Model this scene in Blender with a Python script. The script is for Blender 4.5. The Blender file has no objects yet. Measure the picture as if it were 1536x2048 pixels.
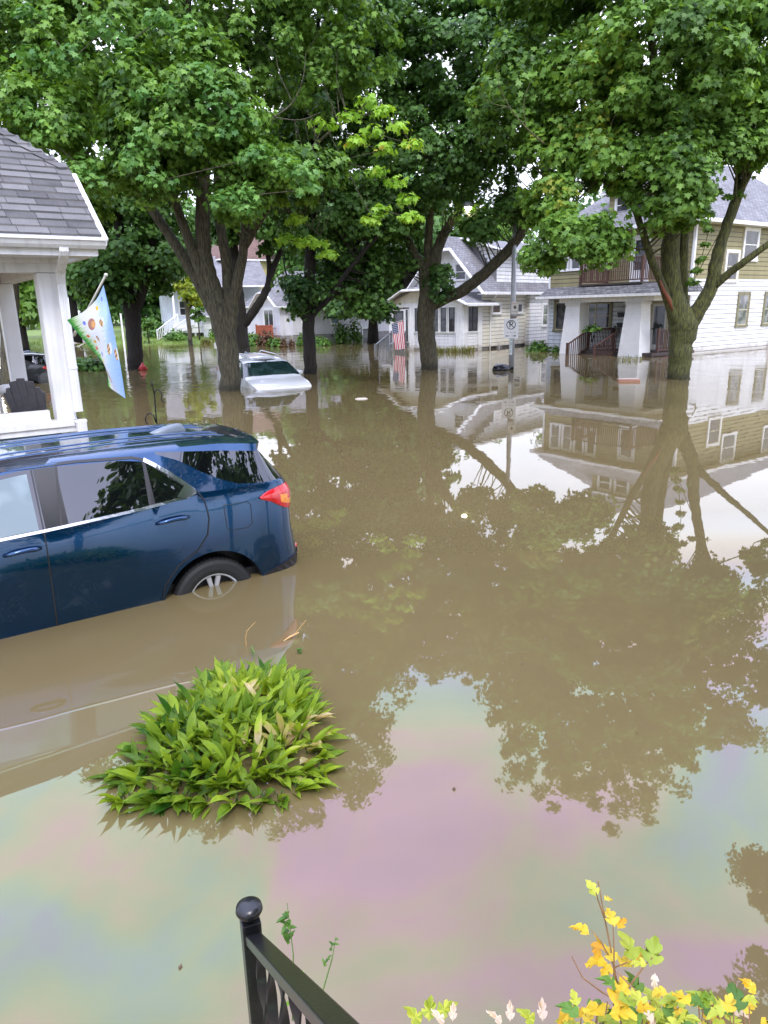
import bpy, bmesh, math, random
import numpy as np
from mathutils import Vector, Matrix
random.seed(7)
SC = bpy.context.scene
COL = SC.collection
R = math.radians
# ------------------------------------------------------------------ camera
FPX, CX, CY, CAM_H = 1417.0, 768.0, 1024.0, 2.2
_up = np.array([-107, 4956, -1417.0]); _up /= np.linalg.norm(_up)
_yc = np.array([0, 0, 1.0]) - _up * _up[2]; _yc /= np.linalg.norm(_yc)
_xc = np.cross(_yc, _up)
if _xc[0] < 0: _xc = -_xc
CM = np.array([_xc, _yc, _up])
cd = bpy.data.cameras.new('camera'); cam = bpy.data.objects.new('camera', cd); COL.objects.link(cam)
cd.sensor_width = 36; cd.sensor_fit = 'AUTO'; cd.lens = FPX / 2048 * 36
cd.clip_start = 0.05; cd.clip_end = 2000
m = Matrix.Identity(4)
for i in range(3):
    m[i][0], m[i][1], m[i][2] = CM[i][0], CM[i][1], -CM[i][2]
m[2][3] = CAM_H
cam.matrix_world = m
SC.camera = cam
def at(px, py, Y):
    """world point seen in the photo at (px,py) and standing Y metres in front of the camera"""
    r = CM @ np.array([(px - CX) / FPX, -(py - CY) / FPX, 1.0]); t = Y / r[1]
    return Vector((r[0] * t, Y, CAM_H + r[2] * t))
# ------------------------------------------------------------------ world, sun, exposure
SUN_EL, SUN_AZ = 54, 166     # azimuth clockwise from +Y
W = bpy.data.worlds.new('World'); SC.world = W; W.use_nodes = True
wt = W.node_tree; wn = wt.nodes; wl = wt.links
for n in list(wn): wn.remove(n)
wo = wn.new('ShaderNodeOutputWorld'); wb = wn.new('ShaderNodeBackground'); wl.new(wb.outputs[0], wo.inputs[0])
sky = wn.new('ShaderNodeTexSky'); sky.sky_type = 'NISHITA'; sky.sun_disc = False
sky.sun_elevation = R(SUN_EL); sky.sun_rotation = R(SUN_AZ); sky.air_density = 1.2; sky.dust_density = 4
wtc = wn.new('ShaderNodeTexCoord'); wmp = wn.new('ShaderNodeMapping'); wmp.inputs['Scale'].default_value = (1, 1, 2.2)
wno = wn.new('ShaderNodeTexNoise'); wno.inputs['Scale'].default_value = 1.7; wno.inputs['Detail'].default_value = 5
wra = wn.new('ShaderNodeValToRGB')
wra.color_ramp.elements[0].position = .36; wra.color_ramp.elements[0].color = (10.5, 11.6, 15.5, 1)
wra.color_ramp.elements[1].position = .66; wra.color_ramp.elements[1].color = (19.5, 20.2, 23, 1)
wmx = wn.new('ShaderNodeMix'); wmx.data_type = 'RGBA'; wmx.inputs[0].default_value = .84
wl.new(wtc.outputs['Generated'], wmp.inputs[0]); wl.new(wmp.outputs[0], wno.inputs['Vector'])
wl.new(wno.outputs['Fac'], wra.inputs[0]); wl.new(sky.outputs[0], wmx.inputs[6]); wl.new(wra.outputs[0], wmx.inputs[7])
# cloud deck is cooler and brighter overhead, white towards the horizon
wsx = wn.new('ShaderNodeSeparateXYZ'); wl.new(wtc.outputs['Generated'], wsx.inputs[0])
wr2 = wn.new('ShaderNodeValToRGB'); wl.new(wsx.outputs['Z'], wr2.inputs[0]); wr2.color_ramp.elements[0].position = .3; wr2.color_ramp.elements[0].color = (1, 1, 1, 1); wr2.color_ramp.elements[1].position = .75; wr2.color_ramp.elements[1].color = (1.46, 1.49, 1.80, 1)
wml = wn.new('ShaderNodeVectorMath'); wml.operation = 'MULTIPLY'; wl.new(wmx.outputs[2], wml.inputs[0]); wl.new(wr2.outputs[0], wml.inputs[1])
wl.new(wml.outputs[0], wb.inputs[0]); wb.inputs[1].default_value = .10
sd = bpy.data.lights.new('sun', 'SUN'); sun = bpy.data.objects.new('sun', sd); COL.objects.link(sun)
sd.energy = 1.5; sd.angle = R(14); sd.color = (1, .96, .88)
az, el = R(SUN_AZ), R(SUN_EL)
sdir = Vector((math.sin(az) * math.cos(el), math.cos(az) * math.cos(el), math.sin(el)))
sun.rotation_euler = sdir.to_track_quat('Z', 'Y').to_euler(); sun.location = (0, -10, 30)
SC.view_settings.view_transform = 'Standard'; SC.view_settings.look = 'None'
SC.view_settings.gamma = 1; SC.view_settings.exposure = 0.50
SC.render.engine = 'CYCLES'
SC.cycles.max_bounces = 8; SC.cycles.diffuse_bounces = 4; SC.cycles.glossy_bounces = 4; SC.cycles.transmission_bounces = 4
SC.cycles.caustics_reflective = False; SC.cycles.caustics_refractive = False
SC.cycles.use_denoising = True
# ------------------------------------------------------------------ materials
MATS = {}
def mat(name, col, rough=.6, var=.12, scale=6, bump=0, bscale=40, metal=0, coat=0, spec=.5, col2=None, stretch=None, bdist=.01, detail=4, bands=None):
    if name in MATS: return MATS[name]
    m = bpy.data.materials.new(name); MATS[name] = m; m.use_nodes = True
    t = m.node_tree; N = t.nodes; L = t.links; b = N['Principled BSDF']
    b.inputs['Roughness'].default_value = rough; b.inputs['Metallic'].default_value = metal
    b.inputs['Coat Weight'].default_value = coat; b.inputs['Coat Roughness'].default_value = .03
    b.inputs['Specular IOR Level'].default_value = spec
    tc = N.new('ShaderNodeTexCoord'); mp = N.new('ShaderNodeMapping'); L.new(tc.outputs['Object'], mp.inputs[0])
    if stretch: mp.inputs['Scale'].default_value = stretch
    no = N.new('ShaderNodeTexNoise'); no.inputs['Scale'].default_value = scale; no.inputs['Detail'].default_value = detail
    L.new(mp.outputs[0], no.inputs['Vector'])
    cr = N.new('ShaderNodeValToRGB'); c = col; d = col2 or tuple(x * (1 - var) for x in c)
    cr.color_ramp.elements[0].position = .36 if 'bark' in name else .3; cr.color_ramp.elements[1].position = .70 if 'bark' in name else .68
    cr.color_ramp.elements[0].color = (*d, 1); cr.color_ramp.elements[1].color = (*(c if col2 else tuple(min(1, x * (1 + var)) for x in c)), 1)
    L.new(no.outputs['Fac'], cr.inputs[0]); L.new(cr.outputs[0], b.inputs['Base Color'])
    if 'bark' in name:      # soaked dark band just above the flood line
        sp = N.new('ShaderNodeSeparateXYZ'); L.new(tc.outputs['Object'], sp.inputs[0]); ma = N.new('ShaderNodeMath'); ma.operation = 'MULTIPLY_ADD'; ma.inputs[1].default_value = -.35; L.new(no.outputs['Fac'], ma.inputs[0]); L.new(sp.outputs['Z'], ma.inputs[2])
        mr = N.new('ShaderNodeMapRange'); mr.inputs[1].default_value = .55; mr.inputs[2].default_value = .66; mr.inputs[3].default_value = .45; mr.inputs[4].default_value = 1; L.new(ma.outputs[0], mr.inputs[0])
        sc = N.new('ShaderNodeVectorMath'); sc.operation = 'SCALE'; L.new(cr.outputs[0], sc.inputs[0]); L.new(mr.outputs[0], sc.inputs['Scale']); L.new(sc.outputs[0], b.inputs['Base Color'])
    if 'siding' in name or 'trim' in name:      # silty tide mark left just above the flood, and rain streaks
        sp = N.new('ShaderNodeSeparateXYZ'); L.new(tc.outputs['Object'], sp.inputs[0]); nz = N.new('ShaderNodeTexNoise'); nz.inputs['Scale'].default_value = 2.5; nz.inputs['Detail'].default_value = 6; L.new(tc.outputs['Object'], nz.inputs[0])
        ma = N.new('ShaderNodeMath'); ma.operation = 'MULTIPLY_ADD'; ma.inputs[1].default_value = -.5; L.new(nz.outputs['Fac'], ma.inputs[0]); L.new(sp.outputs['Z'], ma.inputs[2])
        mr = N.new('ShaderNodeMapRange'); mr.inputs[1].default_value = -.12; mr.inputs[2].default_value = .05; mr.inputs[3].default_value = .55; mr.inputs[4].default_value = 0; L.new(ma.outputs[0], mr.inputs[0])
        mx = N.new('ShaderNodeMix'); mx.data_type = 'RGBA'; L.new(mr.outputs[0], mx.inputs[0]); L.new(cr.outputs[0], mx.inputs[6]); mx.inputs[7].default_value = (.30, .25, .17, 1)
        ms = N.new('ShaderNodeMapping'); ms.inputs['Scale'].default_value = (5, 5, .35); L.new(tc.outputs['Object'], ms.inputs[0]); ns = N.new('ShaderNodeTexNoise'); ns.inputs['Scale'].default_value = 2; ns.inputs['Detail'].default_value = 6; L.new(ms.outputs[0], ns.inputs[0])
        m3 = N.new('ShaderNodeMapRange'); m3.inputs[1].default_value = .5; m3.inputs[2].default_value = .75; m3.inputs[3].default_value = 1; m3.inputs[4].default_value = .78; L.new(ns.outputs['Fac'], m3.inputs[0])
        sc = N.new('ShaderNodeVectorMath'); sc.operation = 'SCALE'; L.new(mx.outputs[2], sc.inputs[0]); L.new(m3.outputs[0], sc.inputs['Scale']); L.new(sc.outputs[0], b.inputs['Base Color'])
    if bump:
        n2 = N.new('ShaderNodeTexNoise'); n2.inputs['Scale'].default_value = bscale; n2.inputs['Detail'].default_value = 5
        L.new(mp.outputs[0], n2.inputs['Vector'])
        bp = N.new('ShaderNodeBump'); bp.inputs['Strength'].default_value = bump; bp.inputs['Distance'].default_value = bdist
        L.new(n2.outputs['Fac'], bp.inputs['Height']); L.new(bp.outputs[0], b.inputs['Normal'])
    return m
def uvmat(name, cols, bw, bh, mortar, mcol, rough=.85, bump=.5, offset=.5, dirt=.3, bdist=.01, dscale=1.2):
    """brick/shingle pattern on UVs measured in metres"""
    m = bpy.data.materials.new(name); MATS[name] = m; m.use_nodes = True
    t = m.node_tree; N = t.nodes; L = t.links; b = N['Principled BSDF']; b.inputs['Roughness'].default_value = rough
    b.inputs['Specular IOR Level'].default_value = .25
    uv = N.new('ShaderNodeUVMap'); br = N.new('ShaderNodeTexBrick'); L.new(uv.outputs[0], br.inputs['Vector'])
    br.offset = offset; br.inputs['Scale'].default_value = 1; br.inputs['Brick Width'].default_value = bw; br.inputs['Row Height'].default_value = bh
    br.inputs['Mortar Size'].default_value = mortar; br.inputs['Mortar Smooth'].default_value = .2; br.inputs['Bias'].default_value = 0
    br.inputs['Color1'].default_value = (*cols[0], 1); br.inputs['Color2'].default_value = (*cols[1], 1); br.inputs['Mortar'].default_value = (*mcol, 1)
    no = N.new('ShaderNodeTexNoise'); no.inputs['Scale'].default_value = dscale; no.inputs['Detail'].default_value = 8; no.inputs['Roughness'].default_value = .7
    L.new(uv.outputs[0], no.inputs['Vector'])
    mr = N.new('ShaderNodeMapRange'); mr.inputs[1].default_value = .3; mr.inputs[2].default_value = .7; mr.inputs[3].default_value = 1 - dirt; mr.inputs[4].default_value = 1 + dirt * .4
    L.new(no.outputs['Fac'], mr.inputs[0])
    mx = N.new('ShaderNodeVectorMath'); mx.operation = 'SCALE'; L.new(br.outputs['Color'], mx.inputs[0]); L.new(mr.outputs[0], mx.inputs['Scale'])
    L.new(mx.outputs[0], b.inputs['Base Color'])
    n2 = N.new('ShaderNodeTexNoise'); n2.inputs['Scale'].default_value = 60; L.new(uv.outputs[0], n2.inputs['Vector'])
    ad = N.new('ShaderNodeMath'); ad.operation = 'MULTIPLY_ADD'; L.new(br.outputs['Fac'], ad.inputs[0]); ad.inputs[1].default_value = -1; L.new(n2.outputs['Fac'], ad.inputs[2])
    bp = N.new('ShaderNodeBump'); bp.inputs['Strength'].default_value = bump; bp.inputs['Distance'].default_value = bdist
    L.new(ad.outputs[0], bp.inputs['Height']); L.new(bp.outputs[0], b.inputs['Normal'])
    return m
def leafmat(name, c_dark, c_light, trans=.35, rough=.5, extra=None, clump=.7, veins=False):
    m = bpy.data.materials.new(name); MATS[name] = m; m.use_nodes = True
    t = m.node_tree; N = t.nodes; L = t.links
    for n in list(N): N.remove(n)
    out = N.new('ShaderNodeOutputMaterial'); g = N.new('ShaderNodeNewGeometry')
    no = N.new('ShaderNodeTexNoise'); no.inputs['Scale'].default_value = clump; no.inputs['Detail'].default_value = 3
    tc = N.new('ShaderNodeTexCoord'); L.new(tc.outputs['Object'], no.inputs['Vector'])
    ma = N.new('ShaderNodeMath'); ma.operation = 'MULTIPLY_ADD'; ma.inputs[1].default_value = .55
    L.new(g.outputs['Random Per Island'], ma.inputs[0])
    mb = N.new('ShaderNodeMath'); mb.operation = 'MULTIPLY_ADD'; mb.inputs[1].default_value = 1.5; mb.inputs[2].default_value = -.52
    L.new(no.outputs['Fac'], mb.inputs[0]); L.new(mb.outputs[0], ma.inputs[2])
    cr = N.new('ShaderNodeValToRGB'); L.new(ma.outputs[0], cr.inputs[0])
    e = cr.color_ramp.elements; e[0].position = .1; e[0].color = (*c_dark, 1); e[1].position = .85; e[1].color = (*c_light, 1)
    if extra:
        for pos, c in extra:
            q = e.new(pos); q.color = (*c, 1)
    col = cr.outputs[0]
    p = N.new('ShaderNodeBsdfPrincipled'); p.inputs['Roughness'].default_value = rough; p.inputs['Specular IOR Level'].default_value = .35
    tr = N.new('ShaderNodeBsdfTranslucent'); mx = N.new('ShaderNodeMixShader'); mx.inputs[0].default_value = trans
    if veins:
        uv = N.new('ShaderNodeUVMap'); sx = N.new('ShaderNodeSeparateXYZ'); L.new(uv.outputs[0], sx.inputs[0])
        w = N.new('ShaderNodeMath'); w.operation = 'MULTIPLY'; w.inputs[1].default_value = 62; L.new(sx.outputs[0], w.inputs[0])
        s = N.new('ShaderNodeMath'); s.operation = 'SINE'; L.new(w.outputs[0], s.inputs[0])
        bp = N.new('ShaderNodeBump'); bp.inputs['Strength'].default_value = .6; bp.inputs['Distance'].default_value = .002
        L.new(s.outputs[0], bp.inputs['Height']); L.new(bp.outputs[0], p.inputs['Normal'])
    L.new(col, p.inputs['Base Color'])
    br = N.new('ShaderNodeVectorMath'); br.operation = 'MULTIPLY'; br.inputs[1].default_value = (1.5, 1.35, .6); L.new(col, br.inputs[0]); L.new(br.outputs[0], tr.inputs[0])
    L.new(p.outputs[0], mx.inputs[1]); L.new(tr.outputs[0], mx.inputs[2]); L.new(mx.outputs[0], out.inputs[0])
    return m
def simple(name, col, rough=.5, **k): return mat(name, col, rough, var=k.pop('var', .05), **k)
WHITE = mat('white_trim_gloss', (.78, .78, .77), .42, var=.05, scale=3, bump=.05)
TRIMW = mat('white_trim_paint', (.82, .82, .80), .4, var=.04, scale=5, bump=.04)
SIDEW = mat('white_siding', (.84, .84, .83), .5, col2=(.74, .74, .72), scale=1.3, bump=.05, bscale=20, stretch=(1, 1, 3))
SIDEC = mat('cream_siding', (.78, .75, .64), .5, col2=(.72, .68, .56), scale=1.2, bump=.05)
SIDEB = mat('pale_blue_siding', (.70, .75, .79), .5, col2=(.62, .67, .70), scale=1.5, bump=.05)
SIDEG = mat('olive_siding', (.30, .265, .12), .55, col2=(.24, .21, .10), scale=1.5, bump=.08)
SIDEGR = mat('grey_white_siding', (.74, .74, .75), .5, col2=(.66, .66, .68), scale=1.5, bump=.05)
GAPSHADE = mat('gap_shade_backing', (.17, .17, .17), .8)  # dark backing colour paints the shadow lines in the gaps between boards
OLIVE = mat('olive_trim', (.20, .185, .10), .5, var=.1)
TAN = mat('tan_trim', (.55, .50, .34), .5, var=.08)
YELLOW = mat('yellow_siding', (.82, .72, .36), .5, var=.05)
BLUEG = mat('slate_blue_siding', (.16, .26, .36), .5, var=.08)
REDWOOD = mat('red_brown_wood', (.105, .042, .027), .55, col2=(.045, .022, .017), scale=5, bump=.2, stretch=(3, 3, .6))
REDDECK = mat('orange_deck_wood', (.42, .12, .06), .6, col2=(.3, .08, .04), scale=5)
DARKWOOD = mat('dark_wood', (.045, .032, .028), .5, var=.3, scale=6)
BROWNWOOD = mat('brown_post_wood', (.19, .09, .05), .7, col2=(.12, .055, .03), scale=6, stretch=(3, 3, .4), bump=.3)
BLACKM = mat('black_painted_iron', (.006, .006, .007), .28, col2=(.012, .012, .013), scale=30, bump=.25, bscale=120, spec=.5, bdist=.002)
BLACKP = mat('black_plastic', (.012, .012, .013), .45, var=.2)
GREYP = mat('grey_plastic', (.085, .08, .085), .55, var=.15, scale=12, bump=.1)
GALV = mat('galvanised_steel', (.46, .47, .48), .5, col2=(.36, .37, .38), scale=5, metal=.35, bump=.05)
CONC = mat('concrete', (.50, .42, .36), .9, col2=(.40, .33, .28), scale=.5, bump=.2, bscale=12)
CREAMCEIL = mat('porch_ceiling', (.62, .50, .42), .6, var=.1)
WBRICK = uvmat('white_painted_brick', [(.80, .80, .79), (.76, .76, .75)], .21, .075, .004, (.66, .66, .65), .6, .35, dirt=.08)
FBRICK = uvmat('grey_stone_block', [(.36, .35, .34), (.30, .29, .28)], .4, .2, .012, (.22, .21, .2), .85, .6)
SHINGLE = uvmat('grey_shingles', [(.125, .122, .13), (.085, .084, .09)], .30, .135, .014, (.018, .018, .020), .9, .9, dirt=.35, bdist=.02)
SHINGLEL = uvmat('light_grey_shingles', [(.27, .265, .27), (.20, .195, .20)], .3, .14, .012, (.09, .09, .09), .9, .8, dirt=.3)
SHINGLEB = uvmat('brown_shingles', [(.22, .14, .11), (.16, .10, .08)], .3, .14, .010, (.08, .05, .04), .9, .6, dirt=.3)
SHINGLED = uvmat('worn_grey_shingles', [(.20, .195, .19), (.11, .108, .105)], .3, .16, .014, (.04, .04, .04), .9, .8, dirt=.6, dscale=4)
BARK = mat('bark', (.13, .118, .070), .9, col2=(.034, .030, .018), scale=20, bump=1.0, bscale=22, stretch=(1.5, 1.5, .22), bdist=.05, detail=8)
BARKD = mat('dark_bark', (.030, .024, .018), .9, col2=(.012, .010, .008), scale=8, bump=1.0, bscale=16, stretch=(1.6, 1.6, .35), bdist=.05, detail=8)
BARKM = mat('mossy_bark', (.125, .135, .030), .9, col2=(.032, .030, .014), scale=20, bump=1.0, bscale=22, stretch=(1.5, 1.5, .22), bdist=.05, detail=8)
TORN = mat('torn_wood', (.25, .07, .03), .7, col2=(.10, .03, .015), scale=12, stretch=(2, 2, .5), bump=.5)
def glass(name, base=(.012, .014, .015), rough=.02, spec=.7, curtain=None):
    m = bpy.data.materials.new(name); MATS[name] = m; m.use_nodes = True
    t = m.node_tree; N = t.nodes; L = t.links; b = N['Principled BSDF']
    b.inputs['Roughness'].default_value = rough; b.inputs['Specular IOR Level'].default_value = spec; b.inputs['Base Color'].default_value = (*base, 1)
    if 'car' in name or 'door_glass' in name: b.inputs['Coat Weight'].default_value = 1; b.inputs['Coat Roughness'].default_value = .01; b.inputs['Coat IOR'].default_value = 1.6
    if curtain:
        tc = N.new('ShaderNodeTexCoord'); no = N.new('ShaderNodeTexNoise'); no.inputs['Scale'].default_value = 3; L.new(tc.outputs['Object'], no.inputs[0])
        cr = N.new('ShaderNodeValToRGB'); cr.color_ramp.elements[0].position = .42; cr.color_ramp.elements[1].position = .6
        cr.color_ramp.elements[0].color = (*base, 1); cr.color_ramp.elements[1].color = (*curtain, 1); L.new(no.outputs['Fac'], cr.inputs[0]); L.new(cr.outputs[0], b.inputs['Base Color'])
    return m
PANE = glass('window_glass', (.03, .032, .034), .03, .6, (.07, .07, .075))
PANEC = glass('curtained_glass', (.10, .10, .10), .05, .6, (.26, .26, .25))
PANEG = glass('teal_glass', (.05, .12, .11), .03, .6, (.09, .2, .18))
# ------------------------------------------------------------------ mesh building
def tag(o, label=None, cat=None, group=None, kind=None):
    if label: o['label'] = label
    if cat: o['category'] = cat
    if group: o['group'] = group
    if kind: o['kind'] = kind
    return o
def thing(name, label, cat, loc=(0, 0, 0), rot=0, group=None):
    o = bpy.data.objects.new(name, None); COL.objects.link(o); o.location = loc; o.rotation_euler = (0, 0, rot)
    o.empty_display_size = .3
    return tag(o, label, cat, group)
class MB:
    def __init__(s, loc=None): s.v = []; s.f = []; s.m = []; s.u = []; s.off = Vector(loc) if loc is not None else None
    def face(s, pts, mi=0, uv=None):
        k = len(s.v); s.v += [tuple(p) for p in pts]; s.f.append(tuple(range(k, k + len(pts)))); s.m.append(mi)
        s.u.append(uv if uv else [(0, 0)] * len(pts))
    def mesh(s, vs, fs, mi=0, uvs=None):
        k = len(s.v); s.v += [tuple(p) for p in vs]
        for i, f in enumerate(fs):
            s.f.append(tuple(k + j for j in f)); s.m.append(mi); s.u.append(uvs[i] if uvs else [(0, 0)] * len(f))
    def obox(s, O, A, B, C, mi=0):
        O, A, B, C = map(Vector, (O, A, B, C))
        vs = [O, O + A, O + A + B, O + B, O + C, O + A + C, O + A + B + C, O + B + C]
        s.mesh(vs, [(0, 3, 2, 1), (4, 5, 6, 7), (0, 1, 5, 4), (1, 2, 6, 5), (2, 3, 7, 6), (3, 0, 4, 7)], mi)
    def box(s, x0, y0, z0, x1, y1, z1, mi=0): s.obox((x0, y0, z0), (x1 - x0, 0, 0), (0, y1 - y0, 0), (0, 0, z1 - z0), mi)
    def bar(s, a, b, w, h, up=(0, 0, 1), mi=0):
        a, b = Vector(a), Vector(b); d = (b - a); u = Vector(up); x = d.cross(u).normalized() * w; y = x.cross(d).normalized() * h
        s.obox(a - x / 2 - y / 2, d, x, y, mi)
    def tube(s, path, rad, n=8, mi=0, cap=True, jit=0):
        P = [Vector(p) for p in path]; k = len(P)
        if not hasattr(rad, '__len__'): rad = [rad] * k
        rings = []; prev = None
        for i in range(k):
            d = (P[min(i + 1, k - 1)] - P[max(i - 1, 0)]).normalized()
            if prev is None:
                x = d.orthogonal().normalized()
            else:
                x = (prev - d * prev.dot(d)); x = x.normalized() if x.length > 1e-5 else d.orthogonal().normalized()
            prev = x; y = d.cross(x)
            rings.append([P[i] + (x * math.cos(2 * math.pi * j / n) + y * math.sin(2 * math.pi * j / n)) * rad[i] * (1 + (random.uniform(-jit, jit) if jit else 0)) for j in range(n)])
        vs = [p for r in rings for p in r]; fs = []
        for i in range(k - 1):
            for j in range(n):
                a = i * n + j; b = i * n + (j + 1) % n; fs.append((a, b, b + n, a + n))
        if cap: fs.append(tuple(range(n - 1, -1, -1))); fs.append(tuple((k - 1) * n + j for j in range(n)))
        s.mesh(vs, fs, mi)
    def lathe(s, prof, c=(0, 0, 0), axis='z', n=24, mi=0):
        vs = []; fs = []; c = Vector(c)
        for (r, h) in prof:
            for j in range(n):
                a = 2 * math.pi * j / n; x, y = r * math.cos(a), r * math.sin(a)
                vs.append(c + Vector((x, y, h) if axis == 'z' else ((x, h, y) if axis == 'y' else (h, x, y))))
        for i in range(len(prof) - 1):
            for j in range(n):
                a = i * n + j; b = i * n + (j + 1) % n; fs.append((a, b, b + n, a + n))
        s.mesh(vs, fs, mi)
    def prism(s, pts, d, mi=0):
        pts = [Vector(p) for p in pts]; d = Vector(d); n = len(pts); vs = pts + [p + d for p in pts]
        fs = [tuple(range(n - 1, -1, -1)), tuple(range(n, 2 * n))] + [(i, (i + 1) % n, (i + 1) % n + n, i + n) for i in range(n)]
        s.mesh(vs, fs, mi)
    def build(s, name, mats, parent=None, smooth=False, fix=True, bevel=0, loc=None):
        me = bpy.data.meshes.new(name); off = Vector(loc) if loc is not None else Vector((0, 0, 0))
        me.from_pydata([tuple(Vector(p) - off) for p in s.v] if loc is not None else s.v, [], s.f)
        for mm in (mats if isinstance(mats, (list, tuple)) else [mats]): me.materials.append(mm)
        me.polygons.foreach_set('material_index', s.m)
        ul = me.uv_layers.new(name='UVMap'); ul.data.foreach_set('uv', [c for f in s.u for p in f for c in p])
        if smooth: me.polygons.foreach_set('use_smooth', [True] * len(me.polygons))
        if fix and len(s.f) < 60000:
            bm = bmesh.new(); bm.from_mesh(me); bmesh.ops.recalc_face_normals(bm, faces=bm.faces); bm.to_mesh(me); bm.free()
        o = bpy.data.objects.new(name, me); COL.objects.link(o)
        if parent: o.parent = parent
        if loc is not None: o.location = off
        if bevel:
            b = o.modifiers.new('bevel', 'BEVEL'); b.width = bevel; b.segments = 2; b.limit_method = 'ANGLE'
        return o
def copy_tree(o, parent=None):
    c = o.copy(); COL.objects.link(c)
    if parent: c.parent = parent
    for ch in o.children: copy_tree(ch, c)
    return c
# ------------------------------------------------------------------ ground, road, water
def sst(a, b, x):
    t = min(1, max(0, (x - a) / (b - a))); return t * t * (3 - 2 * t)
def gh(x, y):
    h = -.62
    lawn = sst(47, 62, y + .25 * math.sin(x)) * sst(-26, -22, x) * (1 - sst(-9.5, -6, x)) * 1.15
    lawn2 = sst(45, 60, y) * (1 - sst(-27, -24, x)) * 1.1
    far = sst(80, 120, y) * 1.7
    side = sst(26, 60, x) * 1.2
    left = (1 - sst(-34, -24, x)) * sst(20, 60, y) * .6
    near = (1 - sst(-6, 2.0, y)) * .3
    return h + max(lawn, lawn2, far, side, left, near)
g = MB(); xs = [-400, -250, -160, -110] + [-80 + i * 2.5 for i in range(57)] + [85, 120, 200, 400]; ys = [-60, -30, -15] + [-8 + i * 2.2 for i in range(60)] + [140, 180, 260, 400]
vs = [(x, y, gh(x, y)) for y in ys for x in xs]; nx = len(xs)
g.mesh(vs, [(j * nx + i, j * nx + i + 1, (j + 1) * nx + i + 1, (j + 1) * nx + i) for j in range(len(ys) - 1) for i in range(nx - 1)])
GRASS = mat('grass_ground', (.17, .24, .045), .9, col2=(.09, .14, .03), scale=.6, bump=.8, bscale=8, detail=8)
tag(g.build('ground', GRASS, smooth=True, fix=False), kind='structure')
rd = MB(); n = 26
for i in range(n):      # street climbing out of the water at the far left
    y0, y1 = 60 + i * 3.2, 60 + (i + 1) * 3.2
    def rx(y): return -.46 * y + .5, -.355 * y - 1.5
    a, b = rx(y0); c, d = rx(y1)
    for k in range(5):
        f0, f1 = k / 5, (k + 1) / 5
        q = [(a + (b - a) * f0, y0), (a + (b - a) * f1, y0), (c + (d - c) * f1, y1), (c + (d - c) * f0, y1)]
        rd.face([(x, y, max(gh(x, y), -.5) + .05) for x, y in q])
tag(rd.build('road', CONC, fix=False), kind='structure')
dr = MB()
for i in range(10):
    y0, y1 = 52 + i * 2, 54 + i * 2
    for k in range(2):
        q = [(-24.5 - .1 * (y0 - 52) + k * 1.1, y0), (-23.4 - .1 * (y0 - 52) + k * 1.1, y0), (-23.4 - .1 * (y1 - 52) + k * 1.1, y1), (-24.5 - .1 * (y1 - 52) + k * 1.1, y1)]
        dr.face([(x, y, gh(x, y) + .06) for x, y in q])
tag(dr.build('path', CONC, fix=False), kind='structure')
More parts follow.
